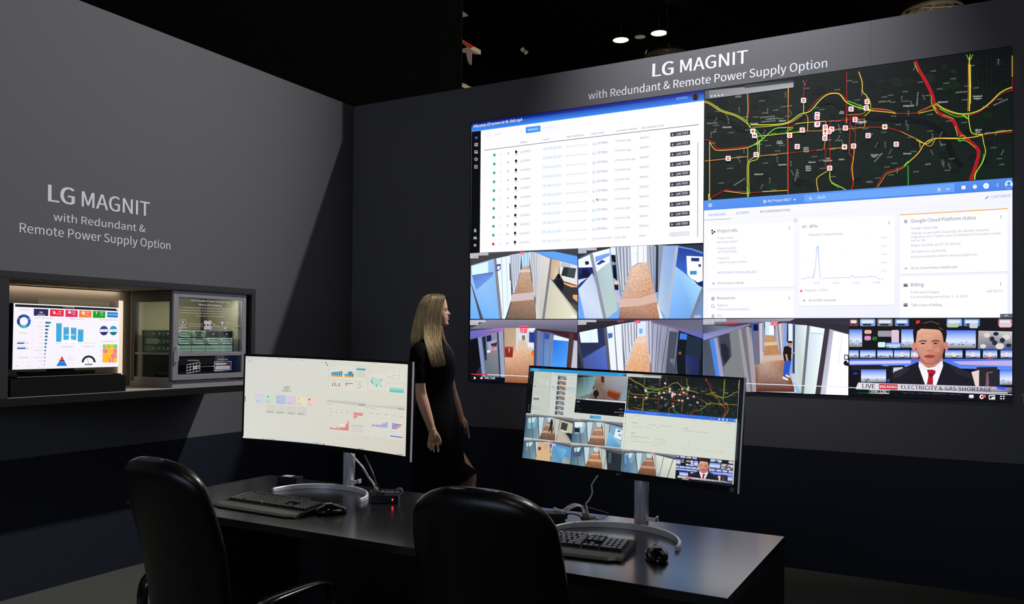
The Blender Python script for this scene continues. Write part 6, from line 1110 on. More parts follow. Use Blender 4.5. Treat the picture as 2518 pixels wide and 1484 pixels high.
# ------------------------------------------------------------------ monitors
def monitor(s, foot, bez, label, tipL, tipR, apex_b, rz, draw, strength, brand):
    t = thing('monitor', label, 'monitor', (foot[0], foot[1], DZ)); L_, R_, T_, B_ = bez; n = 28 if s.sag else 2
    us = [-s.w/2-L_+(s.w+L_+R_)*i/n for i in range(n+1)]; vt, vb = s.h/2+T_, -s.h/2-B_
    b = NB(); loft(b, [[s.pos(u, v, o) for v, o in ((vt, -.0012), (vb, -.0012), (vb, -.010), (vb+.03, -.024), (0, -.036), (vt-.03, -.024), (vt, -.010))] for u in us])
    wobj('panel', b, MT['gloss'], t)
    b = NB(); uu = us[-1]
    loft(b, [[s.pos(uu+.0005, v, -.002), s.pos(uu+.0042, v, -.003), s.pos(uu+.0042, v, -.012), s.pos(uu+.0005, v, -.010)] for v in (vb, vt)]); wobj('side_trim', b, MT['silver2'], t)['label'] = 'thin silver edge'
    s.begin(); draw(s); s.end('picture', screen_mat('monitor_pixels', strength, .35, .3), t)
    if brand:
        s2 = Screen(s.c, math.atan2(s.r.y, s.r.x), 0, 0, 1, 1); s2.r, s2.u, s2.n, s2.c = s.r, s.u, s.n, s.c; s2.crop = (1270, 880, 4.3649); s2.begin(0)
        s2.circ(1083, 1243, 11, (150, 150, 155), 16); s2.circ(1083, 1243, 6, (60, 60, 64), 12); s2.text('LG', 1097, 1251, 1118, 1254, 15, (150, 150, 155), .02)
        s2.end('logo', PRINT, t, 'small grey LG mark'); s2.begin(0)
        s2.line([(2292, 1388), (2336, 1394), (2334, 1436), (2290, 1430), (2292, 1386)], 3, (150, 150, 155)); s2.P((80, 80, 86), 2296, 1393, 2330, 1398, 2328, 1430, 2294, 1425); s2.line([(2302, 1412), (2326, 1416)], 4, (150, 150, 155))
        s2.end('sticker', PRINT, t, 'small square grey sticker')
    f = V3((*foot, DZ)); top = s.c.z-s.h*.2
    wobj('column', cyl(NB(), f+V3((0, 0, .002)), V3((f.x, f.y, top)), .0255, n=40), MT['silver'], t, True)
    wobj('column_cap', cyl(NB(), V3((f.x, f.y, s.c.z-s.h/2-B_-.012 if brand else top-.01)), V3((f.x, f.y, top+.004)), .0262, n=40), MT['dark'], t, True)
    pc = s.pos(0, 0, -.03); b = NB(); d = (pc-V3((f.x, f.y, pc.z))); cyl(b, (f.x, f.y, pc.z), pc, .03, .05, 24); cyl(b, (f.x, f.y, top), (f.x, f.y, pc.z+.03), .024, n=24); wobj('tilt_arm', b, MT['dark'], t, True)
    # curved foot: a flat silver bar bent in a half ellipse
    tl, tr = V3((*tipL, 0)), V3((*tipR, 0)); mc = (tl+tr)/2; ax = (tr-tl)/2; by = V3((-ax.y, ax.x, 0)).normalized()*apex_b; rings = []
    for i in range(61):
        a = PI-PI*i/60; p_ = mc+ax*math.cos(a)+by*math.sin(a); tg = (-ax*math.sin(a)+by*math.cos(a)).normalized(); nr = V3((-tg.y, tg.x, 0))
        hh = .022-.006*abs(math.cos(a))**6; ww = .0055
        rings.append([V3((p_.x, p_.y, DZ+z))+nr*o for o, z in ((-ww, .0008), (ww, .0008), (ww, hh*.86), (ww*.6, hh), (-ww*.6, hh), (-ww, hh*.86))])
    b = NB(); loft(b, rings); wobj('foot', b, MT['silver'], t)
    ap = mc+by; b = NB(); box(b, -.03, .03, -.0, (f.y-ap.y)+.0 if f.y > ap.y else .01, .002, .016, .001, 1, Matrix.Translation((ap.x, ap.y, DZ))); wobj('foot_bridge', b, MT['silver'], t)
    cl = f+V3((.036, 0, .03)); b = NB(); box(b, f.x+.018, f.x+.06, f.y-.012, f.y-.006, DZ+.032, DZ+.045, .001); box(b, f.x+.055, f.x+.06, f.y-.012, f.y+.012, DZ+.032, DZ+.05, .001); wobj('cable_clip', b, MT['silver'], t)
    return t
R_ = math.radians
s1 = Screen((2.2504, -2.916, 1.1902), R_(.89), R_(.04), R_(-1.17), .88, .367, .0477)
monitor(s1, (at(858, 1190, 1, -2.785).x, -2.785), (.010, .024, .011, .020), 'curved ultrawide monitor showing pale dashboards, left of the two desk monitors', (2.022, -3.003), (2.488, -2.992), .186, 0, draw_mon1, 1.0, False)
s2_ = Screen((3.5847, -2.9038, 1.1835), R_(-4.29), R_(6.02), R_(-1.38), .80, .3375, 0)
monitor(s2_, (at(1577, 1290, 1, -2.835).x, -2.835), (.006, .013, .009, .028), 'flat ultrawide monitor repeating the video wall, right of the two desk monitors', (3.368, -3.062), (3.830, -3.079), .205, 0, draw_mon2, 1.0, True)

# ------------------------------------------------------------------ keyboards and mice
def keyboard(label):
    t = thing('keyboard', label, 'keyboard', (0, 0, 0), 0, 'full-size keyboards on the desk')
    Wd = .44; b = NB()
    prof = [(-.072, .004), (-.07, .014), (.07, .026), (.073, .018), (.072, .002), (-.07, .001)]
    loft(b, [[V3((x, y, z)) for y, z in prof] for x in (-Wd/2, Wd/2)]); obj('tray', b, MT['dark'], t)
    b = NB(); prof2 = [(-.135, .002), (-.137, .006), (-.125, .012), (-.085, .017), (-.073, .0145), (-.073, .003)]
    loft(b, [[V3((x*(1-.0), y+(.012 if abs(x) > .19 else 0)*(y < -.12), z)) for y, z in prof2] for x in (-Wd/2, -.2, -.18, .18, .2, Wd/2)]); obj('palm_rest', b, MT['palm'], t)
    meshes = {}
    def key(x, y, wk, dk_=.0165):
        kk = (round(wk, 4), dk_)
        if kk not in meshes:
            bm = NB(); loft(bm, [[V3((a*wk/2*q, c*dk_/2*q, z)) for a, c in ((-1, -1), (1, -1), (1, 1), (-1, 1))] for z, q in ((0, 1), (.005, .94), (.0075, .80))]); me = bpy.data.meshes.new('key'); bm.normal_update(); bm.to_mesh(me); bm.free(); me.materials.append(MT['key']); meshes[kk] = me
        o = bpy.data.objects.new('key', meshes[kk]); C.objects.link(o); o.parent = t; o.location = (x, y, .0205+(y)*.086); o.rotation_euler = (.085, 0, 0)
    u_ = .0187; x0 = -.212
    rows = [(.058, [1]+[0, 1, 1, 1, 1, .5, 1, 1, 1, 1, .5, 1, 1, 1, 1]), (.036, [1]*13+[2]), (.017, [1.5]+[1]*12+[1.5]), (-.002, [1.75]+[1]*11+[2.25]), (-.021, [2.25]+[1]*10+[2.75]), (-.040, [1.25, 1.25, 1.25, 6.25, 1.25, 1.25, 1.25, 1.25])]
    for y, ws in rows:
        x = x0
        for wk in ws:
            if wk == 0: x += u_*.9; continue
            if wk == .5 and y > .05: x += u_*.4; continue
            key(x+wk*u_/2, y, wk*u_-.0022); x += wk*u_
    xn = x0+15.25*u_
    for r, y in enumerate((.058, .036, .017)):
        for c in range(3): key(xn+(c+.5)*u_*.96, y, .0163)
    key(xn+1.5*u_*.96, -.021, .0163)
    for c in range(3): key(xn+(c+.5)*u_*.96, -.040, .0163)
    xp = xn+3.2*u_*.96
    for y in (.036, .017, -.002, -.021):
        for c in range(4): key(xp+(c+.5)*u_*.96, y, .0163)
    key(xp+u_*.96, -.040, .035); key(xp+2.5*u_*.96, -.040, .0163); key(xp+3.5*u_*.96, -.040, .0163)
    return t
k1 = keyboard('black full-size keyboard with palm rest in front of the left, curved monitor')
k1.location = (2.262, -3.232, DZ); k1.rotation_euler = (0, 0, R_(-1.5))
k2 = dup(k1); k2.location = (3.497, -3.205, DZ); k2.rotation_euler = (0, 0, R_(6.5)); k2['label'] = 'black full-size keyboard with palm rest under the right monitor, half behind a chair'
def mouse(label):
    t = thing('mouse', label, 'mouse', (0, 0, 0)); b = NB(); rings = []
    for i in range(15):
        f = i/14; y = -.058+.116*f; w_ = .036*math.sin(PI*min(1, max(.06, f*.94+.03)))**.42; hh = .038*math.sin(PI*(f*.80+.1))**.7
        rings.append([V3((w_*math.cos(a)*(1 if math.sin(a) > 0 else .9), y, .001+max(0, math.sin(a))**.85*hh)) for a in (2*PI*k/20 for k in range(20))])
    loft(b, rings); obj('shell', b, MT['gloss'], t, True)
    obj('scroll_wheel', cyl(NB(), (-.0035, .036, .0285), (.0035, .036, .0285), .007, n=16), MT['grey'], t, True)
    b = NB(); box(b, -.015, .015, -.026, .004, .0388, .0396, .0003, 1); obj('label_plate', b, MT['label'], t)
    b = NB(); box(b, -.033, -.026, -.005, .03, .012, .020, .002, 1); box(b, .026, .033, -.005, .03, .012, .020, .002, 1); obj('side_grip', b, MT['silver'], t)
    return t
m1_ = mouse('glossy black mouse with a square label beside the left keyboard'); m1_.location = (2.53, -3.215, DZ); m1_.rotation_euler = (0, 0, R_(-38))
m2_ = dup(m1_); m2_.location = (3.806, -3.200, DZ); m2_.rotation_euler = (0, 0, R_(28)); m2_['label'] = 'glossy black mouse with a square label standing alone right of the right keyboard'

# ------------------------------------------------------------------ small boxes and cables on the desk
def wpt(px, py, y): return at(px, py, 1, y)
p_ = at(945, 1238, 2, DZ); rb = thing('network_box', 'small black box with a glowing red light on its front', 'box', (p_.x, p_.y, DZ), R_(31))
obj('body', box(NB(), -.056, .056, .0, .085, .001, .032, .002), MT['gloss'], rb)
obj('top_ledge', box(NB(), -.01, .062, .055, .095, .0325, .042, .001), MT['dark'], rb)
obj('label_strip', box(NB(), -.006, .056, .0535, .0548, .0335, .0405), MT['label'], rb)
obj('red_light', cyl(NB(), (.033, .001, .017), (.033, -.0015, .017), .0028, n=12), MT['redled'], rb)
p_ = at(705, 1191, 2, DZ); ab = thing('adapter_box', 'small matt black box with a white paper label behind the curved monitor foot', 'box', (p_.x, p_.y, DZ), R_(12))
obj('body', box(NB(), -.05, .05, .0, .06, .001, .034, .002), MT['dark'], ab); obj('label', box(NB(), -.032, .012, .012, .05, .0342, .0352), MT['label'], ab)
p_ = at(1365, 1284, 2, DZ); bb = thing('power_brick', 'black power brick on the desk beside the right chair back', 'power brick', (p_.x, p_.y, DZ), R_(20))
obj('body', box(NB(), -.05, .035, -.012, .05, .001, .034, .003), MT['dark'], bb); obj('socket', box(NB(), .036, .044, .01, .024, .012, .024, .001), MT['gloss'], bb)
def cable(label, pts, r, m, ends=None, plug=MT['grey']):
    t = thing('cable', label, 'cable', tuple(pts[0])); b = NB(); tube(b, pts, r, 8, 8); wobj('lead', b, m, t, True)
    b = NB(); d = (V3(pts[1])-V3(pts[0])).normalized(); cyl(b, V3(pts[0])-d*.004, V3(pts[0])+d*.02, r*1.9, n=10); wobj('plug', b, plug, t, True); return t
g1 = at(928, 1209, 2, DZ+.008); g2 = at(1446, 1274, 2, DZ+.008)
cable('thick white cable hanging from the curved monitor to the desk', [g1, wpt(918, 1188, g1.y-.01), wpt(905, 1170, g1.y-.03), wpt(892, 1148, g1.y-.06), wpt(876, 1130, -2.80), wpt(858, 1110, -2.84)], .0042, MT['white'], plug=MT['beige'])
g1b = at(932, 1206, 2, DZ+.008)
cable('thin grey cable hanging behind the curved monitor', [g1b, wpt(926, 1192, g1.y), wpt(918, 1165, g1.y-.03), wpt(908, 1142, -2.8), wpt(893, 1112, -2.84)], .003, MT['grey'], plug=MT['dark'])
h1 = at(972, 1208, 2, DZ+.045); cable('thin pale wire loop standing behind the red-lit box', [h1, wpt(976, 1202, h1.y), wpt(984, 1199, h1.y), wpt(990, 1204, h1.y), wpt(988, 1211, h1.y), wpt(983, 1214, h1.y)], .0012, MT['white'])
cable('thin white cable dropping from the right monitor to the desk grommet', [g2, wpt(1445, 1255, g2.y), wpt(1441, 1238, g2.y-.01), wpt(1448, 1229, g2.y-.03), wpt(1456, 1212, -2.84), wpt(1455, 1193, -2.85), wpt(1458, 1186, -2.86), wpt(1466, 1174, -2.87), wpt(1474, 1162, -2.87)], .0028, MT['white'], plug=MT['beige'])
for i, (dx, dy) in enumerate(((0, 0), (5, 3))):
    cable(('outer' if i == 0 else 'inner')+' thick white cable arching from the grommet toward the power brick', [at(1438+dx*.7, 1273, 2, DZ+.008), wpt(1436+dx, 1262, g2.y), wpt(1430+dx, 1246+dy, g2.y-.045*i), wpt(1416+dx, 1240+dy, g2.y-.075*i), wpt(1398+dx, 1246+dy, g2.y-.085*i), wpt(1384+dx, 1254+dy, g2.y-.09*i), at(1362, 1254-dy*2, 2, DZ+.012+.03*i)], .0044 if i == 0 else .003, MT['white'], plug=MT['beige'])
e3 = at(1496, 1261, 2, DZ+.004); e0 = at(1380, 1260, 2, DZ+.01)
cable('thin tan cable looping over the white cables to the desk edge', [e0, wpt(1392, 1246, g2.y+.02), wpt(1408, 1237, g2.y+.02), wpt(1430, 1242, g2.y+.02), wpt(1462, 1251, -2.74), e3], .0018, MT['beige'], plug=MT['dark'])
e4 = at(1384, 1266, 2, DZ+.02); cable('short black cable from the power brick to the grommet', [e4, wpt(1400, 1262, e4.y), wpt(1420, 1265, e4.y+.02), at(1432, 1273, 2, DZ+.01)], .0025, MT['dark'], plug=MT['dark'])

# ------------------------------------------------------------------ chairs
def chair(label):
    t = thing('office_chair', label, 'chair', (0, 0, 0), 0, 'black leather office chairs at the desk')
    # back: spine curve with a rounded outline
    sp = catmull([(0, -.175, .50), (0, -.19, .58), (0, -.205, .70), (0, -.235, .84), (0, -.28, .99), (0, -.31, 1.105)], 40); sp = [sp[round((1-(1-i/56)**1.9)*(len(sp)-1))] for i in range(57)]; hs = sp[-1].z-sp[0].z; n = len(sp)-1; rings = []
    for i, p_ in enumerate(sp):
        f = (p_.z-sp[0].z)/hs; d = (sp[min(i+1, n)]-sp[max(i-1, 0)]).normalized(); nb = V3((0, -d.z, d.y))   # backwards
        w_ = .176+.034*math.sin(PI*min(1, f*.9)); k = max(0, (f-.81)/.19); w_ *= max(.0, 1-(k*.9996)**2.3)**(1/2.3); w_ = max(w_, .004)
        th = .038*max(.0006, 1-max(0, (f-.90)/.10)**2.5)**.5
        r = []
        for a in (2*PI*q/40 for q in range(40)):
            cx_ = abs(math.cos(a))**.62*(1 if math.cos(a) >= 0 else -1); sy = abs(math.sin(a))**.8*(1 if math.sin(a) >= 0 else -1)
            r.append(p_+V3((cx_*w_, 0, 0))+nb*(sy*th-.030*(cx_*w_/.21)**2))
        rings.append(r)
    b = NB(); loft(b, rings); obj('backrest', b, MT['leather'], t, True)
    b = NB(); rings = []
    for z, k in ((.415, .90), (.43, .98), (.46, 1), (.49, .97), (.505, .86)): rings.append([V3((x*k, y*k+.03, z+(.0 if y < .15 else -.012))) for x, y in rrect(.50, .48, .10, 6)])
    loft(b, rings); obj('seat', b, MT['leather'], t, True)
    for sx in (-1, 1):
        b = NB(); P_ = catmull([(sx*.24, -.12, .44), (sx*.285, -.14, .50), (sx*.29, -.15, .60), (sx*.285, -.12, .665), (sx*.28, .0, .68), (sx*.275, .14, .675), (sx*.28, .17, .61), (sx*.28, .13, .52), (sx*.24, .10, .44)], 6); rr = []
        for i, p_ in enumerate(P_):
            d = (P_[min(i+1, len(P_)-1)]-P_[max(i-1, 0)]).normalized(); sd_ = V3((1, 0, 0)); sd_ = (sd_-d*sd_.dot(d)).normalized(); up = d.cross(sd_)
            rr.append([p_+sd_*a+up*c for a, c in ((-.022, -.007), (.022, -.007), (.024, 0), (.022, .007), (-.022, .007), (-.024, 0))])
        loft(b, rr); obj('armrest', b, MT['gloss'], t, True)
    obj('gas_column', cyl(NB(), (0, .02, .10), (0, .02, .41), .028, .024, 20), MT['dark'], t, True)
    obj('tilt_plate', box(NB(), -.10, .10, -.10, .13, .385, .414, .006), MT['dark'], t)
    obj('back_bracket', box(NB(), -.05, .05, -.205, -.10, .39, .60, .008), MT['dark'], t)
    for k in range(5):
        a = 2*PI*k/5+.3; e = V3((.29*math.cos(a), .02+.29*math.sin(a), .075)); b = NB(); tube(b, [(0, .02, .115), (e.x*.5, .02+(e.y-.02)*.5, .105), e], lambda f: .022-.007*f, 10)
        lg = obj('base_arm', b, MT['dark'], t, True)
        b = NB(); d = V3((-math.sin(a), math.cos(a), 0))*.012
        cyl(b, V3((e.x, e.y, .028))-d*1.4, V3((e.x, e.y, .028))-d*.3, .027, n=18); cyl(b, V3((e.x, e.y, .028))+d*.3, V3((e.x, e.y, .028))+d*1.4, .027, n=18); cyl(b, (e.x, e.y, .03), (e.x, e.y, .07), .007, n=8)
        obj('caster', b, MT['gloss'], lg, True)
    return t
c1 = chair('black leather office chair with rounded back before the right monitor, nearest the camera'); c1.location = (3.56, -3.62, 0); c1.rotation_euler = (0, 0, R_(4))
c2 = dup(c1); c2.location = (2.535, -3.70, 0); c2.rotation_euler = (0, 0, R_(-6)); c2['label'] = 'black leather office chair with rounded back at the left end of the desk'

# ------------------------------------------------------------------ hall beyond the walls
def disc_lamp(px, py, wpx, z, label, lit=True):
    p_ = at(px, py, 2, z); dist = (p_-CAM).dot(CF); r = wpx/2/FPX*dist
    t = thing('bay_lamp', label, 'ceiling lamp', tuple(p_), 0, 'round lamps hanging in the dark hall')
    obj('diffuser', cyl(NB(), (0, 0, .02), (0, 0, .05), r*.97, n=40), MT['bay'] if lit else MT['baydim'], t)
    circ_ = lambda q, z_: [V3((q*r*math.cos(a), q*r*math.sin(a), z_)) for a in (2*PI*k/40 for k in range(40))]
    b = NB(); loft(b, [circ_(.985, -.035), circ_(.985, .02)], cap=False); obj('inner_rim', b, MT['bayrim'] if lit else MT['baydim'], t, True)
    b = NB(); loft(b, [circ_(.99, -.036), circ_(1, -.036), circ_(1, .06), circ_(.99, .06)], cap=False); obj('housing', b, MT['hall'], t, True)
    obj('hanger', cyl(NB(), (0, 0, .05), (0, 0, 13-z), .006, n=8), MT['hall'], t)
disc_lamp(1526.5, 96, 39, 10.5, 'lit round white bay lamp, left of the two bright ones'); disc_lamp(1620.5, 79, 40, 10.5, 'lit round white bay lamp, right of the two bright ones'); disc_lamp(1574, 88, 27, 10.5, 'small unlit round lamp between the two bright bay lamps', False)
def diffuser(px, py, wpx, z, label):
    p_ = at(px, py, 2, z); dist = (p_-CAM).dot(CF); r = wpx/2/FPX*dist
    t = thing('air_diffuser', label, 'air diffuser', tuple(p_), 0, 'round air diffusers under the hall ceiling')
    for k, q in enumerate((1, .72, .46, .22)):
        b = NB(); z0 = -.04+k*.05; pr = [(q*r, z0), (q*r*1.02, z0+.05), (q*r*.90, z0+.22), (q*r*.88, z0+.2), (q*r*.97, z0+.05)]
        loft(b, [[V3((a_*math.cos(a), a_*math.sin(a), c_)) for a in (2*PI*i/48 for i in range(48))] for a_, c_ in pr+[pr[0]]], cap=False); obj('ring', b, MT['duct'], t, True)
    for a in (.4, .4+PI/2): b = NB(); cyl(b, (-r*math.cos(a), -r*math.sin(a), .12), (r*math.cos(a), r*math.sin(a), .12), .02, n=6); obj('spoke', b, MT['duct'], t)
    obj('hanger', cyl(NB(), (0, 0, .12), (0, 0, 13-z), .015, n=8), MT['hall'], t, True)
diffuser(1640, 140, 112, 9, 'dark round air diffuser half hidden behind the header lettering'); diffuser(2290, 30, 140, 9, 'round ringed metal air diffuser above the right end of the header')
for dx, dy, c in ((0, 0, 'baydim'), (8, 7, 'cream')):
    p_ = at(1286+dx, 124+dy, 2, 9.5); t = thing('hall_sensor', ('pinkish' if dx == 0 else 'cream')+' small fitting high in the dark hall, '+('upper' if dx == 0 else 'lower')+' of a pair', 'fitting', tuple(p_)); obj('body', cyl(NB(), (-.05, 0, 0), (.03, 0, .05), .05, n=16), MT['baydim'], t, True); obj('bracket', cyl(NB(), (0, 0, .05), (0, 0, 3.5), .01, n=6), MT['hall'], t)
# rigging seen past the edge of the black drape
rg = thing('rigging_frame', 'rigging frame with a red and cream banner beside the black drape', 'rigging', tuple(at(1150, 130, 1, 6)))
def slab(pts, th, m, name):
    b = NB(); P_ = [at(x, y, 1, 6) for x, y in pts]; loft(b, [P_, [q+V3((0, th, 0)) for q in P_]]); return wobj(name, b, m, rg)
slab([(1120, 87), (1167, 115), (1166, 120), (1120, 92)], .1, MT['redbar'], 'red_banner'); slab([(1158, 117), (1167, 115), (1175, 119), (1174.5, 130), (1158, 122)], .1, MT['cream'], 'cream_banner')
slab([(1120, 93), (1158, 118), (1174, 130), (1164, 130), (1150, 126), (1133, 126), (1120, 124), (1133, 121), (1150, 116)], .08, MT['rust'], 'cross_arm'); slab([(1145, 126), (1155, 127), (1154, 157), (1150, 150)], .08, MT['rust'], 'post')
slab([(1120, 153), (1134, 150), (1150, 152), (1158, 200), (1157, 212), (1120, 205)], .05, MT['beam'], 'drape'); slab([(1120, 200), (1145, 206), (1157, 214), (1151, 217), (1134, 212), (1120, 206)], .1, MT['cream'], 'lower_banner')
b = NB(); q_ = at(1124, 60, 1, 6.05); cyl(b, (q_.x, 6.05, q_.z-2.2), (q_.x, 6.05, 13), .05, n=8); wobj('hanger_truss', b, MT['hall'], rg)
slab([(1120, 20), (1140, 29), (1144, 34), (1133, 37), (1120, 36)], .1, MT['baydim'], 'upper_bracket')
spot('diffuser_fill', (-1.5, 12.5, 3.0), (-2.1, 15.4, 9), 900, (1, .85, .65), math.radians(34), 1.0, .2)  # unseen lamp added to brighten the diffuser behind the header
spot('diffuser_fill', (5, 12.5, 2.8), (4.2, 15.6, 9), 4500, (1, .85, .65), math.radians(36), 1.0, .2)  # second unseen lamp, added to brighten the right-hand diffuser

# ------------------------------------------------------------------ the visitor
WB = at(1085, 815, 1, -1.1); VD = V3((WB.x-CAM.x, WB.y-CAM.y, 0)).normalized(); WX = V3((VD.y, -VD.x, 0))
def wp(cx_, cy_, dd=0):            # drawing units of the enlarged figure (2.968 per picture pixel), dd metres away from the viewer
    d = ray(960+cx_/2.968, 700+cy_/2.968); t = ((WB-CAM).dot(VD)+dd)/d.dot(VD); return CAM+d*t
def wz(cx_, z, dd=0): p_ = wp(cx_, 1300, dd); return V3((p_.x, p_.y, z))
wm = thing('woman', 'standing blonde woman in a short black dress seen in profile, looking at the big screen', 'person', (WB.x, WB.y, 0))
wm.name = 'person'
def ell(y, L_, R2, hd, dd=0, n=28, ex=1.0, front=None, slant=0):
    m = (L_+R2)/2; h = (R2-L_)/2; o = []
    for k in range(n):
        a = 2*PI*k/n; c, s_ = math.cos(a), math.sin(a)
        c2 = abs(c)**ex*(1 if c >= 0 else -1); s2 = abs(s_)**ex*(1 if s_ >= 0 else -1)
        x = m+h*c2; o.append(wp(x, y+slant*(c2 if slant > -20 else max(0, c2)), dd+hd*s2))
    return o
b = NB()
# head: rings from crown to chin, with nose, lips, chin and eye sockets
HR = [(71, 300, 345, .020), (76, 268, 372, .042), (86, 246, 392, .056), (100, 234, 401, .065), (120, 228, 408, .070), (140, 225, 413, .073), (158, 225, 416, .074), (172, 226, 417, .075), (180, 228, 414, .074), (188, 231, 412, .074), (196, 235, 413, .073),
      (204, 239, 415, .072), (211, 243, 416, .071), (218, 247, 416, .070), (225, 252, 416, .068), (232, 258, 418, .066), (239, 264, 419, .063), (246, 271, 417, .060), (253, 279, 419, .057), (261, 288, 418, .053), (270, 300, 417, .049), (279, 318, 420, .044), (288, 336, 420, .037), (296, 352, 414, .028), (301, 366, 404, .016)]
def nb(y, c, w_): return math.exp(-((y-c)/w_)**2)
rings = []; HD = []
for (ya, *va), (yb, *vb) in zip(HR, HR[1:]):
    for k in range(max(1, round((yb-ya)/3))): f = k/max(1, round((yb-ya)/3)); HD.append((ya+(yb-ya)*f, *(p+(q-p)*f for p, q in zip(va, vb))))
NP = [(174, 0), (180, 3), (186, 7), (191, 12), (197, 17), (203, 21), (208, 23), (212, 23), (216, 20), (220, 13), (225, 5), (229, 1), (233, 0)]
def nose(y):
    for (a, u), (c, v) in zip(NP, NP[1:]):
        if a <= y <= c: return u+(v-u)*(y-a)/(c-a)
    return 0
for y, L_, R2, hw in HD+[HR[-1]]:
    m = L_+(R2-L_)*.52; r = []
    for k in range(44):
        a = 2*PI*k/44; c, s_ = math.cos(a), math.sin(a); h = (R2-m) if c > 0 else (m-L_)
        lat = hw*(abs(s_)**.9)*(1 if s_ > 0 else -1); x = m+h*(abs(c)**(.78 if c > 0 else .95))*(1 if c > 0 else -1)
        if c > .2:
            g = lambda w_: math.exp(-(lat/w_)**2)
            x += nose(y)*(.75*g(.010)+.25*g(.015))+6*nb(y, 215, 5)*g(.017)
            x += (9*nb(y, 238, 3.6)+9*nb(y, 255, 4.4))*g(.019)-4*nb(y, 246.5, 2.2)*g(.024)+6*nb(y, 284, 8)*g(.022)+4*nb(y, 168, 6)*math.exp(-((abs(lat)-.03)/.018)**2)
            x -= 7*nb(y, 187, 7)*math.exp(-((abs(lat)-.033)/.012)**2)
        r.append(wp(x, y, lat))
    rings.append(r)
loft(b, rings)
tube(b, [wp(292, 440), wp(306, 400), wp(322, 350), wp(332, 300), wp(330, 250)], lambda f: .066-.018*min(1, f*2), 20)
for sd_ in (-1, 1): bmesh.ops.create_uvsphere(b, u_segments=16, v_segments=10, radius=.0118, matrix=Matrix.Translation(wp(394.5, 183, sd_*.0325)))   # upper eyelids
# torso
loft(b, [ell(y, L_+6, R2-6, hd-.008) for y, L_, R2, hd in ((415, 235, 372, .09), (440, 195, 398, .15), (500, 172, 440, .165), (560, 172, 462, .14), (640, 180, 462, .13), (740, 200, 446, .116), (800, 205, 446, .113), (900, 185, 470, .135), (1000, 165, 490, .16), (1100, 165, 500, .165), (1180, 175, 500, .15))])
def limb(pts, rad, n=14):
    L_ = [V3(p_) for p_ in pts]; N = 7; P_ = catmull(L_, N); rr = []
    tube(b, L_, lambda f: (lambda q: rad[int(q)]+(rad[min(int(q)+1, len(rad)-1)]-rad[int(q)])*(q-int(q)))(f*(len(rad)-1)), n, N)
limb([wp(225, 455, -.135), wp(207, 560, -.172), wp(208, 680, -.188), wp(218, 775, -.192), wp(246, 880, -.205), (wp(280, 985, -.215)), wp(299, 1042, -.218)], [.050, .046, .040, .0375, .037, .030, .0245])
limb([wp(345, 455, .135), wp(385, 560, .165), wp(420, 680, .18), wp(446, 775, .185), wp(476, 865, .18), wp(500, 930, .172), wp(512, 962, .168)], [.050, .045, .039, .036, .034, .027, .0235])
# right hand (near): back of the hand toward the viewer, fingers hanging
limb([wp(299, 1040, -.218), wp(306, 1062, -.219), wp(316, 1100, -.219), wp(322, 1135, -.217)], [.0235, .026, .0285, .024], 12)
limb([wp(296, 1085, -.213), wp(292, 1125, -.213), wp(290, 1145, -.213)], [.014, .015, .011], 10); limb([wp(326, 1080, -.213), wp(342, 1120, -.215), wp(346, 1145, -.215)], [.014, .015, .012], 10)
FR = [((283, 1135), (276, 1162), (280, 1186), .0078, -.208), ((299, 1142), (292, 1175), (296, 1204), .0086, -.212), ((320, 1146), (315, 1185), (319, 1216), .0089, -.216), ((342, 1144), (346, 1182), (348, 1214), .0086, -.218)]
for a_, m_, t_, r_, d_ in FR: limb([wp(a_[0], a_[1]-22, d_), wp(*a_, d_), wp(*m_, d_-.006), wp(*t_, d_+.004)], [r_*1.1, r_*1.05, r_, r_*.75], 8)
limb([wp(322, 1068, -.222), wp(346, 1100, -.230), wp(362, 1138, -.230), wp(361, 1168, -.226)], [.013, .0115, .0098, .0075], 9)
# left hand (far)
limb([wp(512, 960, .168), wp(524, 985, .166), wp(540, 1012, .162), wp(548, 1025, .160)], [.022, .024, .025, .020], 12)
for a_, m_, t_, r_, d_ in (((557, 1020), (566, 1062), (575, 1112), .0082, .150), ((550, 1030), (559, 1066), (564, 1100), .0084, .162), ((543, 1034), (551, 1064), (552, 1090), .008, .174), ((536, 1030), (543, 1056), (540, 1076), .0072, .186)):
    limb([wp(a_[0]-8, a_[1]-22, d_), wp(*a_, d_), wp(*m_, d_), wp(*t_, d_)], [r_*1.1, r_*1.05, r_, r_*.75], 8)
limb([wp(520, 985, .15), wp(528, 1005, .143), wp(537, 1024, .140), wp(541, 1042, .142)], [.0125, .0115, .0095, .0075], 9)
# legs
limb([wp(290, 1120, -.06), wp(280, 1250, -.062), wp(292, 1400, -.05), wz(290, .56, -.05), wz(262, .42, -.06), wz(190, .24, -.075), wz(165, .12, -.075)], [.080, .074, .062, .054, .054, .042, .033], 18)
limb([wp(385, 1120, .055), wp(450, 1240, .055), wp(535, 1350, .06), wp(567, 1392, .055), wz(566, .50, .055), wz(560, .36, .05), wz(545, .20, .05), wz(540, .12, .05)], [.082, .078, .062, .055, .052, .054, .038, .032], 18)
for x, dd in ((165, -.075), (540, .05)): limb([wz(x-6, .115, dd), wz(x+30, .085, dd), wz(x+90, .045, dd), wz(x+170, .028, dd)], [.032, .034, .033, .018], 12)
me0 = bpy.data.meshes.new('tmp'); bmesh.ops.recalc_face_normals(b, faces=b.faces); b.to_mesh(me0); b.free()
to = bpy.data.objects.new('tmp', me0); C.objects.link(to); rm = to.modifiers.new('r', 'REMESH'); rm.mode = 'VOXEL'; rm.voxel_size = .0042; rm.use_smooth_shade = True
sm = to.modifiers.new('s', 'SMOOTH'); sm.factor = .5; sm.iterations = 2
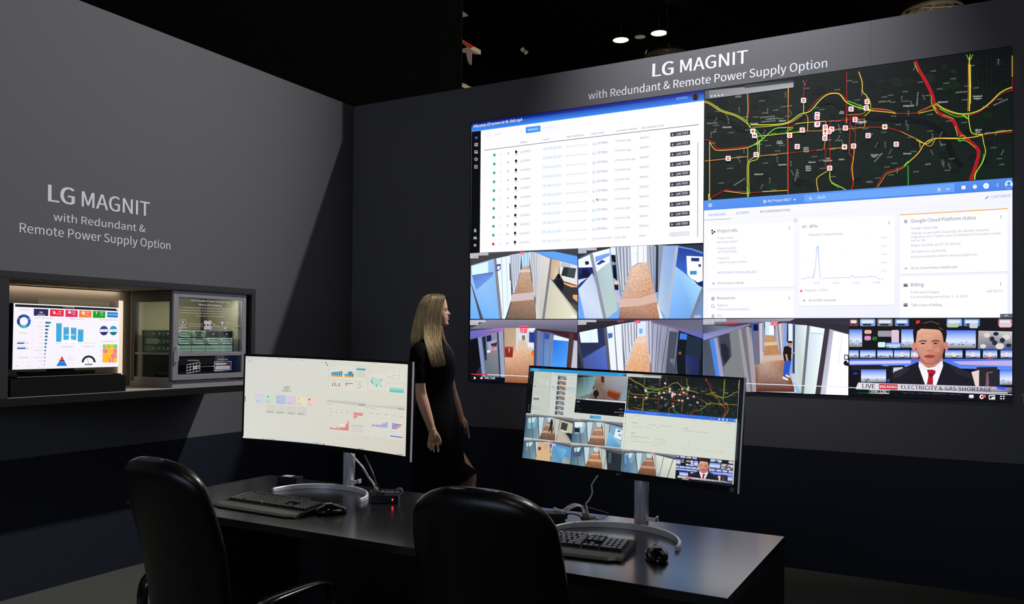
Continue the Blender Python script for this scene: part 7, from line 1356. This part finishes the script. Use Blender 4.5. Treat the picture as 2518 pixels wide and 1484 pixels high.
me1 = bpy.data.meshes.new_from_object(to.evaluated_get(bpy.context.evaluated_depsgraph_get())); bpy.data.objects.remove(to)
me1.name = 'body'; me1.materials.clear(); me1.materials.append(MT['skin'])
for p_ in me1.polygons: p_.use_smooth = True
bd = bpy.data.objects.new('body', me1); C.objects.link(bd); bd.parent = wm; bd.matrix_parent_inverse = base_m(wm).inverted()
for dd, nm in ((-.0325, 'eye'), (.0325, 'eye')):
    c = wp(397, 187, dd); b = NB(); bmesh.ops.create_uvsphere(b, u_segments=16, v_segments=10, radius=.0104, matrix=Matrix.Translation(c)); e = wobj(nm, b, MT['eye'], wm, True)
    b = NB(); bmesh.ops.create_uvsphere(b, u_segments=12, v_segments=8, radius=.0052, matrix=Matrix.Translation(wp(404.5, 187, dd*1.02))); wobj('iris', b, MT['iris'], e, True)
    b = NB(); tube(b, [wp(397, 176, dd*1.45), wp(411, 171, dd), wp(418, 173, dd*.55)], lambda f: .0018*math.sin(PI*(.15+.7*f)), 6); wobj('eyebrow', b, mat('brow', (.08, .05, .03), .8), wm, True)
    b = NB(); tube(b, [wp(398, 185, dd*1.45), wp(409, 184, dd*1.02), wp(409, 185, dd*.7)], lambda f: .0012, 6); wobj('eyelash', b, MT['iris'], wm, True)
b = NB(); 
for y, r_ in ((241, .0026), (251, .0034)): tube(b, [wp(418, 246, -.021), wp(422, y, -.010), wp(426, y, 0), wp(422, y, .010), wp(418, 246, .021)], lambda f, r_=r_: r_*math.sin(PI*(.1+.8*f)), 8)
wobj('lips', b, MT['lips'], wm, True)
b = NB()
for a_, m_, t_, r_, d_ in FR:
    t0, t1 = wp(t_[0], t_[1]-9, d_-.004), wp(t_[0]+1, t_[1]+4, d_-.003); tube(b, [t0, (t0+t1)/2-VD*.002, t1], .0052, 8, 3)
tube(b, [wp(540, 1030, .134), wp(541, 1038, .132), wp(542, 1046, .134)], .0055, 8, 3); tube(b, [wp(573, 1104, .146), wp(575, 1112, .144), wp(577, 1120, .146)], .0045, 8, 3)
o = wobj('fingernails', b, MT['nail'], wm, True); tag(o, kind='stuff')
# dress
b = NB()
DR = [(398, 262, 352, .062, 0, -3), (408, 236, 366, .095, 0, -4), (424, 196, 384, .150, 0, -4), (445, 172, 402, .172, 0, 0), (480, 156, 436, .178, 0, 0), (520, 152, 462, .170, 0, 0), (560, 156, 477, .155, 0, 0), (610, 164, 482, .146, 0, 0), (670, 176, 470, .136, 0, 0), (740, 190, 453, .125, 0, 0), (800, 198, 457, .121, 0, 0), (860, 190, 469, .128, 0, 0), (920, 172, 485, .148, 0, 0), (1000, 154, 502, .172, 0, 0), (1100, 150, 518, .180, 0, 0), (1200, 152, 534, .178, 0, -4), (1280, 154, 542, .172, 0, -14), (1330, 156, 548, .168, 0, -35), (1390, 158, 580, .164, 0, -70), (1450, 160, 608, .160, 0, -108), (1500, 162, 624, .158, 0, -130), (1525, 164, 628, .158, 0, -150)]
rr = [ell(y, L_, R2, hd, 0, 48, .92, slant=sl) for y, L_, R2, hd, _, sl in DR]
for i, r in enumerate(rr):
    for k, p_ in enumerate(r):
        a = 2*PI*k/48; am = .0035*max(0, (i-6)/13); r[k] = p_+WX*(am*math.sin(a*7+i*.7))+VD*(am*math.sin(a*5-i*.5))
loft(b, rr, cap=False)
dr = wobj('dress', b, MT['dress'], wm, True)
for pts, rad in (([wp(262, 440, -.075), wp(212, 492, -.155), wp(205, 600, -.182), wp(207, 716, -.189)], [.048, .060, .053, .0445]), ([wp(330, 440, .075), wp(372, 520, .155), wp(398, 610, .172), wp(424, 690, .182)], [.062, .058, .050, .043])):
    b = NB(); P_ = catmull(pts, 8); rg_ = []
    for i, p_ in enumerate(P_):
        f = i/(len(P_)-1)*3; r_ = rad[min(int(f), 2)]+(rad[min(int(f), 2)+1]-rad[min(int(f), 2)])*(f-min(int(f), 2)); d = (P_[min(i+1, len(P_)-1)]-P_[max(i-1, 0)]).normalized(); n1 = (VD-d*VD.dot(d)).normalized(); n2 = d.cross(n1)
        rg_.append([p_+(n1*math.cos(a)+n2*math.sin(a))*(r_+.0015*math.sin(3*a+i)) for a in (2*PI*k/24 for k in range(24))])
    rg_.append([P_[-1]+(q-P_[-1])*.9 for q in rg_[-1]])
    loft(b, rg_, cap=False); wobj('sleeve', b, MT['dress'], dr, True)
# shoes with heels
for x, dd in ((165, -.075), (540, .05)):
    b = NB(); prof = [(-14, .09, .028), (0, .075, .033), (40, .05, .034), (90, .022, .038), (130, .012, .040), (175, .010, .032), (195, .009, .012)]; rings = []
    for xx, z0, hw in prof: c = wz(x+xx, 0, dd); rings.append([V3((c.x, c.y, z0+max(0, s_)*.045*(1 if xx < 20 else .8)+min(0, s_)*.008))+VD*(hw*c_) for c_, s_ in ((math.cos(a), math.sin(a)) for a in (2*PI*k/14 for k in range(14)))])
    loft(b, rings); h0 = wz(x-4, .08, dd); h1 = wz(x-10, .001, dd); cyl(b, h1, h0, .006, .02, 12); wobj('shoe', b, MT['shoe'], wm, True)
b = NB(); cc = wp(300, 1052, -.218); ax_ = (wp(318, 1100, -.218)-wp(290, 1010, -.218)).normalized(); n1 = (VD-ax_*VD.dot(ax_)).normalized(); n2 = ax_.cross(n1)
loft(b, [[cc+(n1*math.cos(a)+n2*math.sin(a))*(.0305+.0014*math.cos(q))+ax_*(.0014*math.sin(q)+.006*math.sin(a)) for a in (2*PI*k/32 for k in range(32))] for q in (2*PI*j/6 for j in range(7))], cap=False)
wobj('bracelet', b, MT['gold'], wm, True)
# hair: a shaped mass with locks laid over it
hm = bpy.data.materials.new('blonde_hair'); hm.use_nodes = True; nt = hm.node_tree; hb = nt.nodes['Principled BSDF']; hb.inputs['Roughness'].default_value = .42; hb.inputs['Specular IOR Level'].default_value = .45
ha = nt.nodes.new('ShaderNodeAttribute'); ha.attribute_name = 'Col'; nt.links.new(ha.outputs['Color'], hb.inputs['Base Color'])
b = NB(); cl = b.loops.layers.float_color.new('Col')
def paint(faces, fn):
    for f in faces:
        for l in f.loops: c = fn(l.vert.co); l[cl] = (*c, 1)
HM = [(64, 300, 345, .02), (68, 276, 372, .040), (76, 254, 392, .058), (90, 232, 400, .074), (115, 213, 396, .084), (150, 199, 380, .090), (190, 190, 366, .093), (230, 180, 361, .094), (270, 170, 361, .094), (310, 160, 366, .096), (350, 151, 370, .10), (390, 146, 362, .108), (425, 148, 330, .11), (452, 156, 250, .09)]
loft(b, [ell(y, L_, R2, hd, 0, 36, .9) for y, L_, R2, hd in HM])
loft(b, [ell(y, L_, R2, .011, dd, 16, .9) for y, L_, R2, dd in ((380, 232, 362, -.100), (420, 252, 360, -.142), (460, 272, 360, -.174), (500, 290, 362, -.184), (535, 306, 366, -.186), (560, 322, 358, -.184))])
zc = wp(320, 70).z
def tone(base): return lambda co: tuple(max(.02, (c*(1-m_)+d*m_)) for c, d, m_ in ((base[0], .10, max(0, 1-(zc-co.z)/.10)*.75), (base[1], .065, max(0, 1-(zc-co.z)/.10)*.75), (base[2], .03, max(0, 1-(zc-co.z)/.10)*.75)))
paint(b.faces, tone((.36, .26, .13)))
rs = random.Random(21)
def samp(P_, t): q = t*(len(P_)-1); i = min(int(q), len(P_)-2); return tuple(a+(c-a)*(q-i) for a, c in zip(P_[i], P_[i+1]))
LP = [(300, 66, -.01), (244, 84, -.05), (205, 150, -.07), (186, 230, -.075), (168, 310, -.075), (152, 380, -.08), (150, 432, -.085)]
MP7 = [(320, 66, -.012), (288, 92, -.072), (258, 160, -.092), (244, 240, -.097), (232, 310, -.102), (222, 380, -.112), (205, 432, -.12)]
MP = [(322, 66, -.012), (300, 90, -.072), (268, 160, -.093), (250, 240, -.098), (242, 320, -.104), (248, 400, -.145), (268, 470, -.192), (290, 535, -.206), (311, 606, -.196)]
RP = [(346, 66, -.012), (396, 82, -.050), (384, 140, -.074), (370, 190, -.084), (363, 260, -.090), (366, 330, -.100), (364, 400, -.140), (374, 470, -.185), (404, 590, -.190)]
for side in (1, -1):
    for i in range(1150 if side > 0 else 240):
        a = (i+.5)/(1150 if side > 0 else 240); jx = rs.uniform(-7, 7); ln = rs.uniform(.90, 1.0)
        if a < .34: A_, B_, f = LP, MP7, a/.34
        else: A_, B_, f = MP, RP, (a-.34)/.66
        pts = []
        for k in range(9):
            t = k/8*ln; p0, p1 = samp(A_, t), samp(B_, t); x = p0[0]+(p1[0]-p0[0])*f; y = p0[1]+(p1[1]-p0[1])*f; dd = p0[2]+(p1[2]-p0[2])*f
            wv = math.sin(t*8+(i//24)*1.7)*6*t; x += jx*(.25+t)+wv
            if side < 0:
                dd = -dd
                if a >= .34 and t > .55: dd *= .55; x += (t-.55)*150
            pts.append(wp(x, y, dd-side*.009*rs.random()))
        n0 = len(b.faces); tube(b, pts, lambda q: .0019*(1-.7*q**3)*(.5+.5*min(1, q*6)), 4, 2); b.faces.ensure_lookup_table()
        br = rs.uniform(.75, 1.25)*(.8+.4*((i//12*7)%5)/4); paint(b.faces[n0:], tone((.62*br, .47*br, .25*br)))
for i in range(90):   # lock falling over the far side of the chest
    j = rs.uniform(-9, 9); pts = [wp(372+j*.4, 300, -.03+rs.uniform(-.02, .02)), wp(380+j*.5, 360, -.04), wp(398+j*.7, 410, -.055), wp(428+j*.8, 458, -.06), wp(452+j*.5, 500, -.05), wp(466+j*.3, 535+rs.uniform(-8, 8), -.04)]
    n0 = len(b.faces); tube(b, pts, lambda q: .0022*(1-.8*q**3), 4, 3); b.faces.ensure_lookup_table(); br = rs.uniform(.5, 1.0); paint(b.faces[n0:], tone((.55*br, .38*br, .21*br)))
wobj('hair', b, hm, wm, True)['label'] = 'long blonde hair over the shoulder'
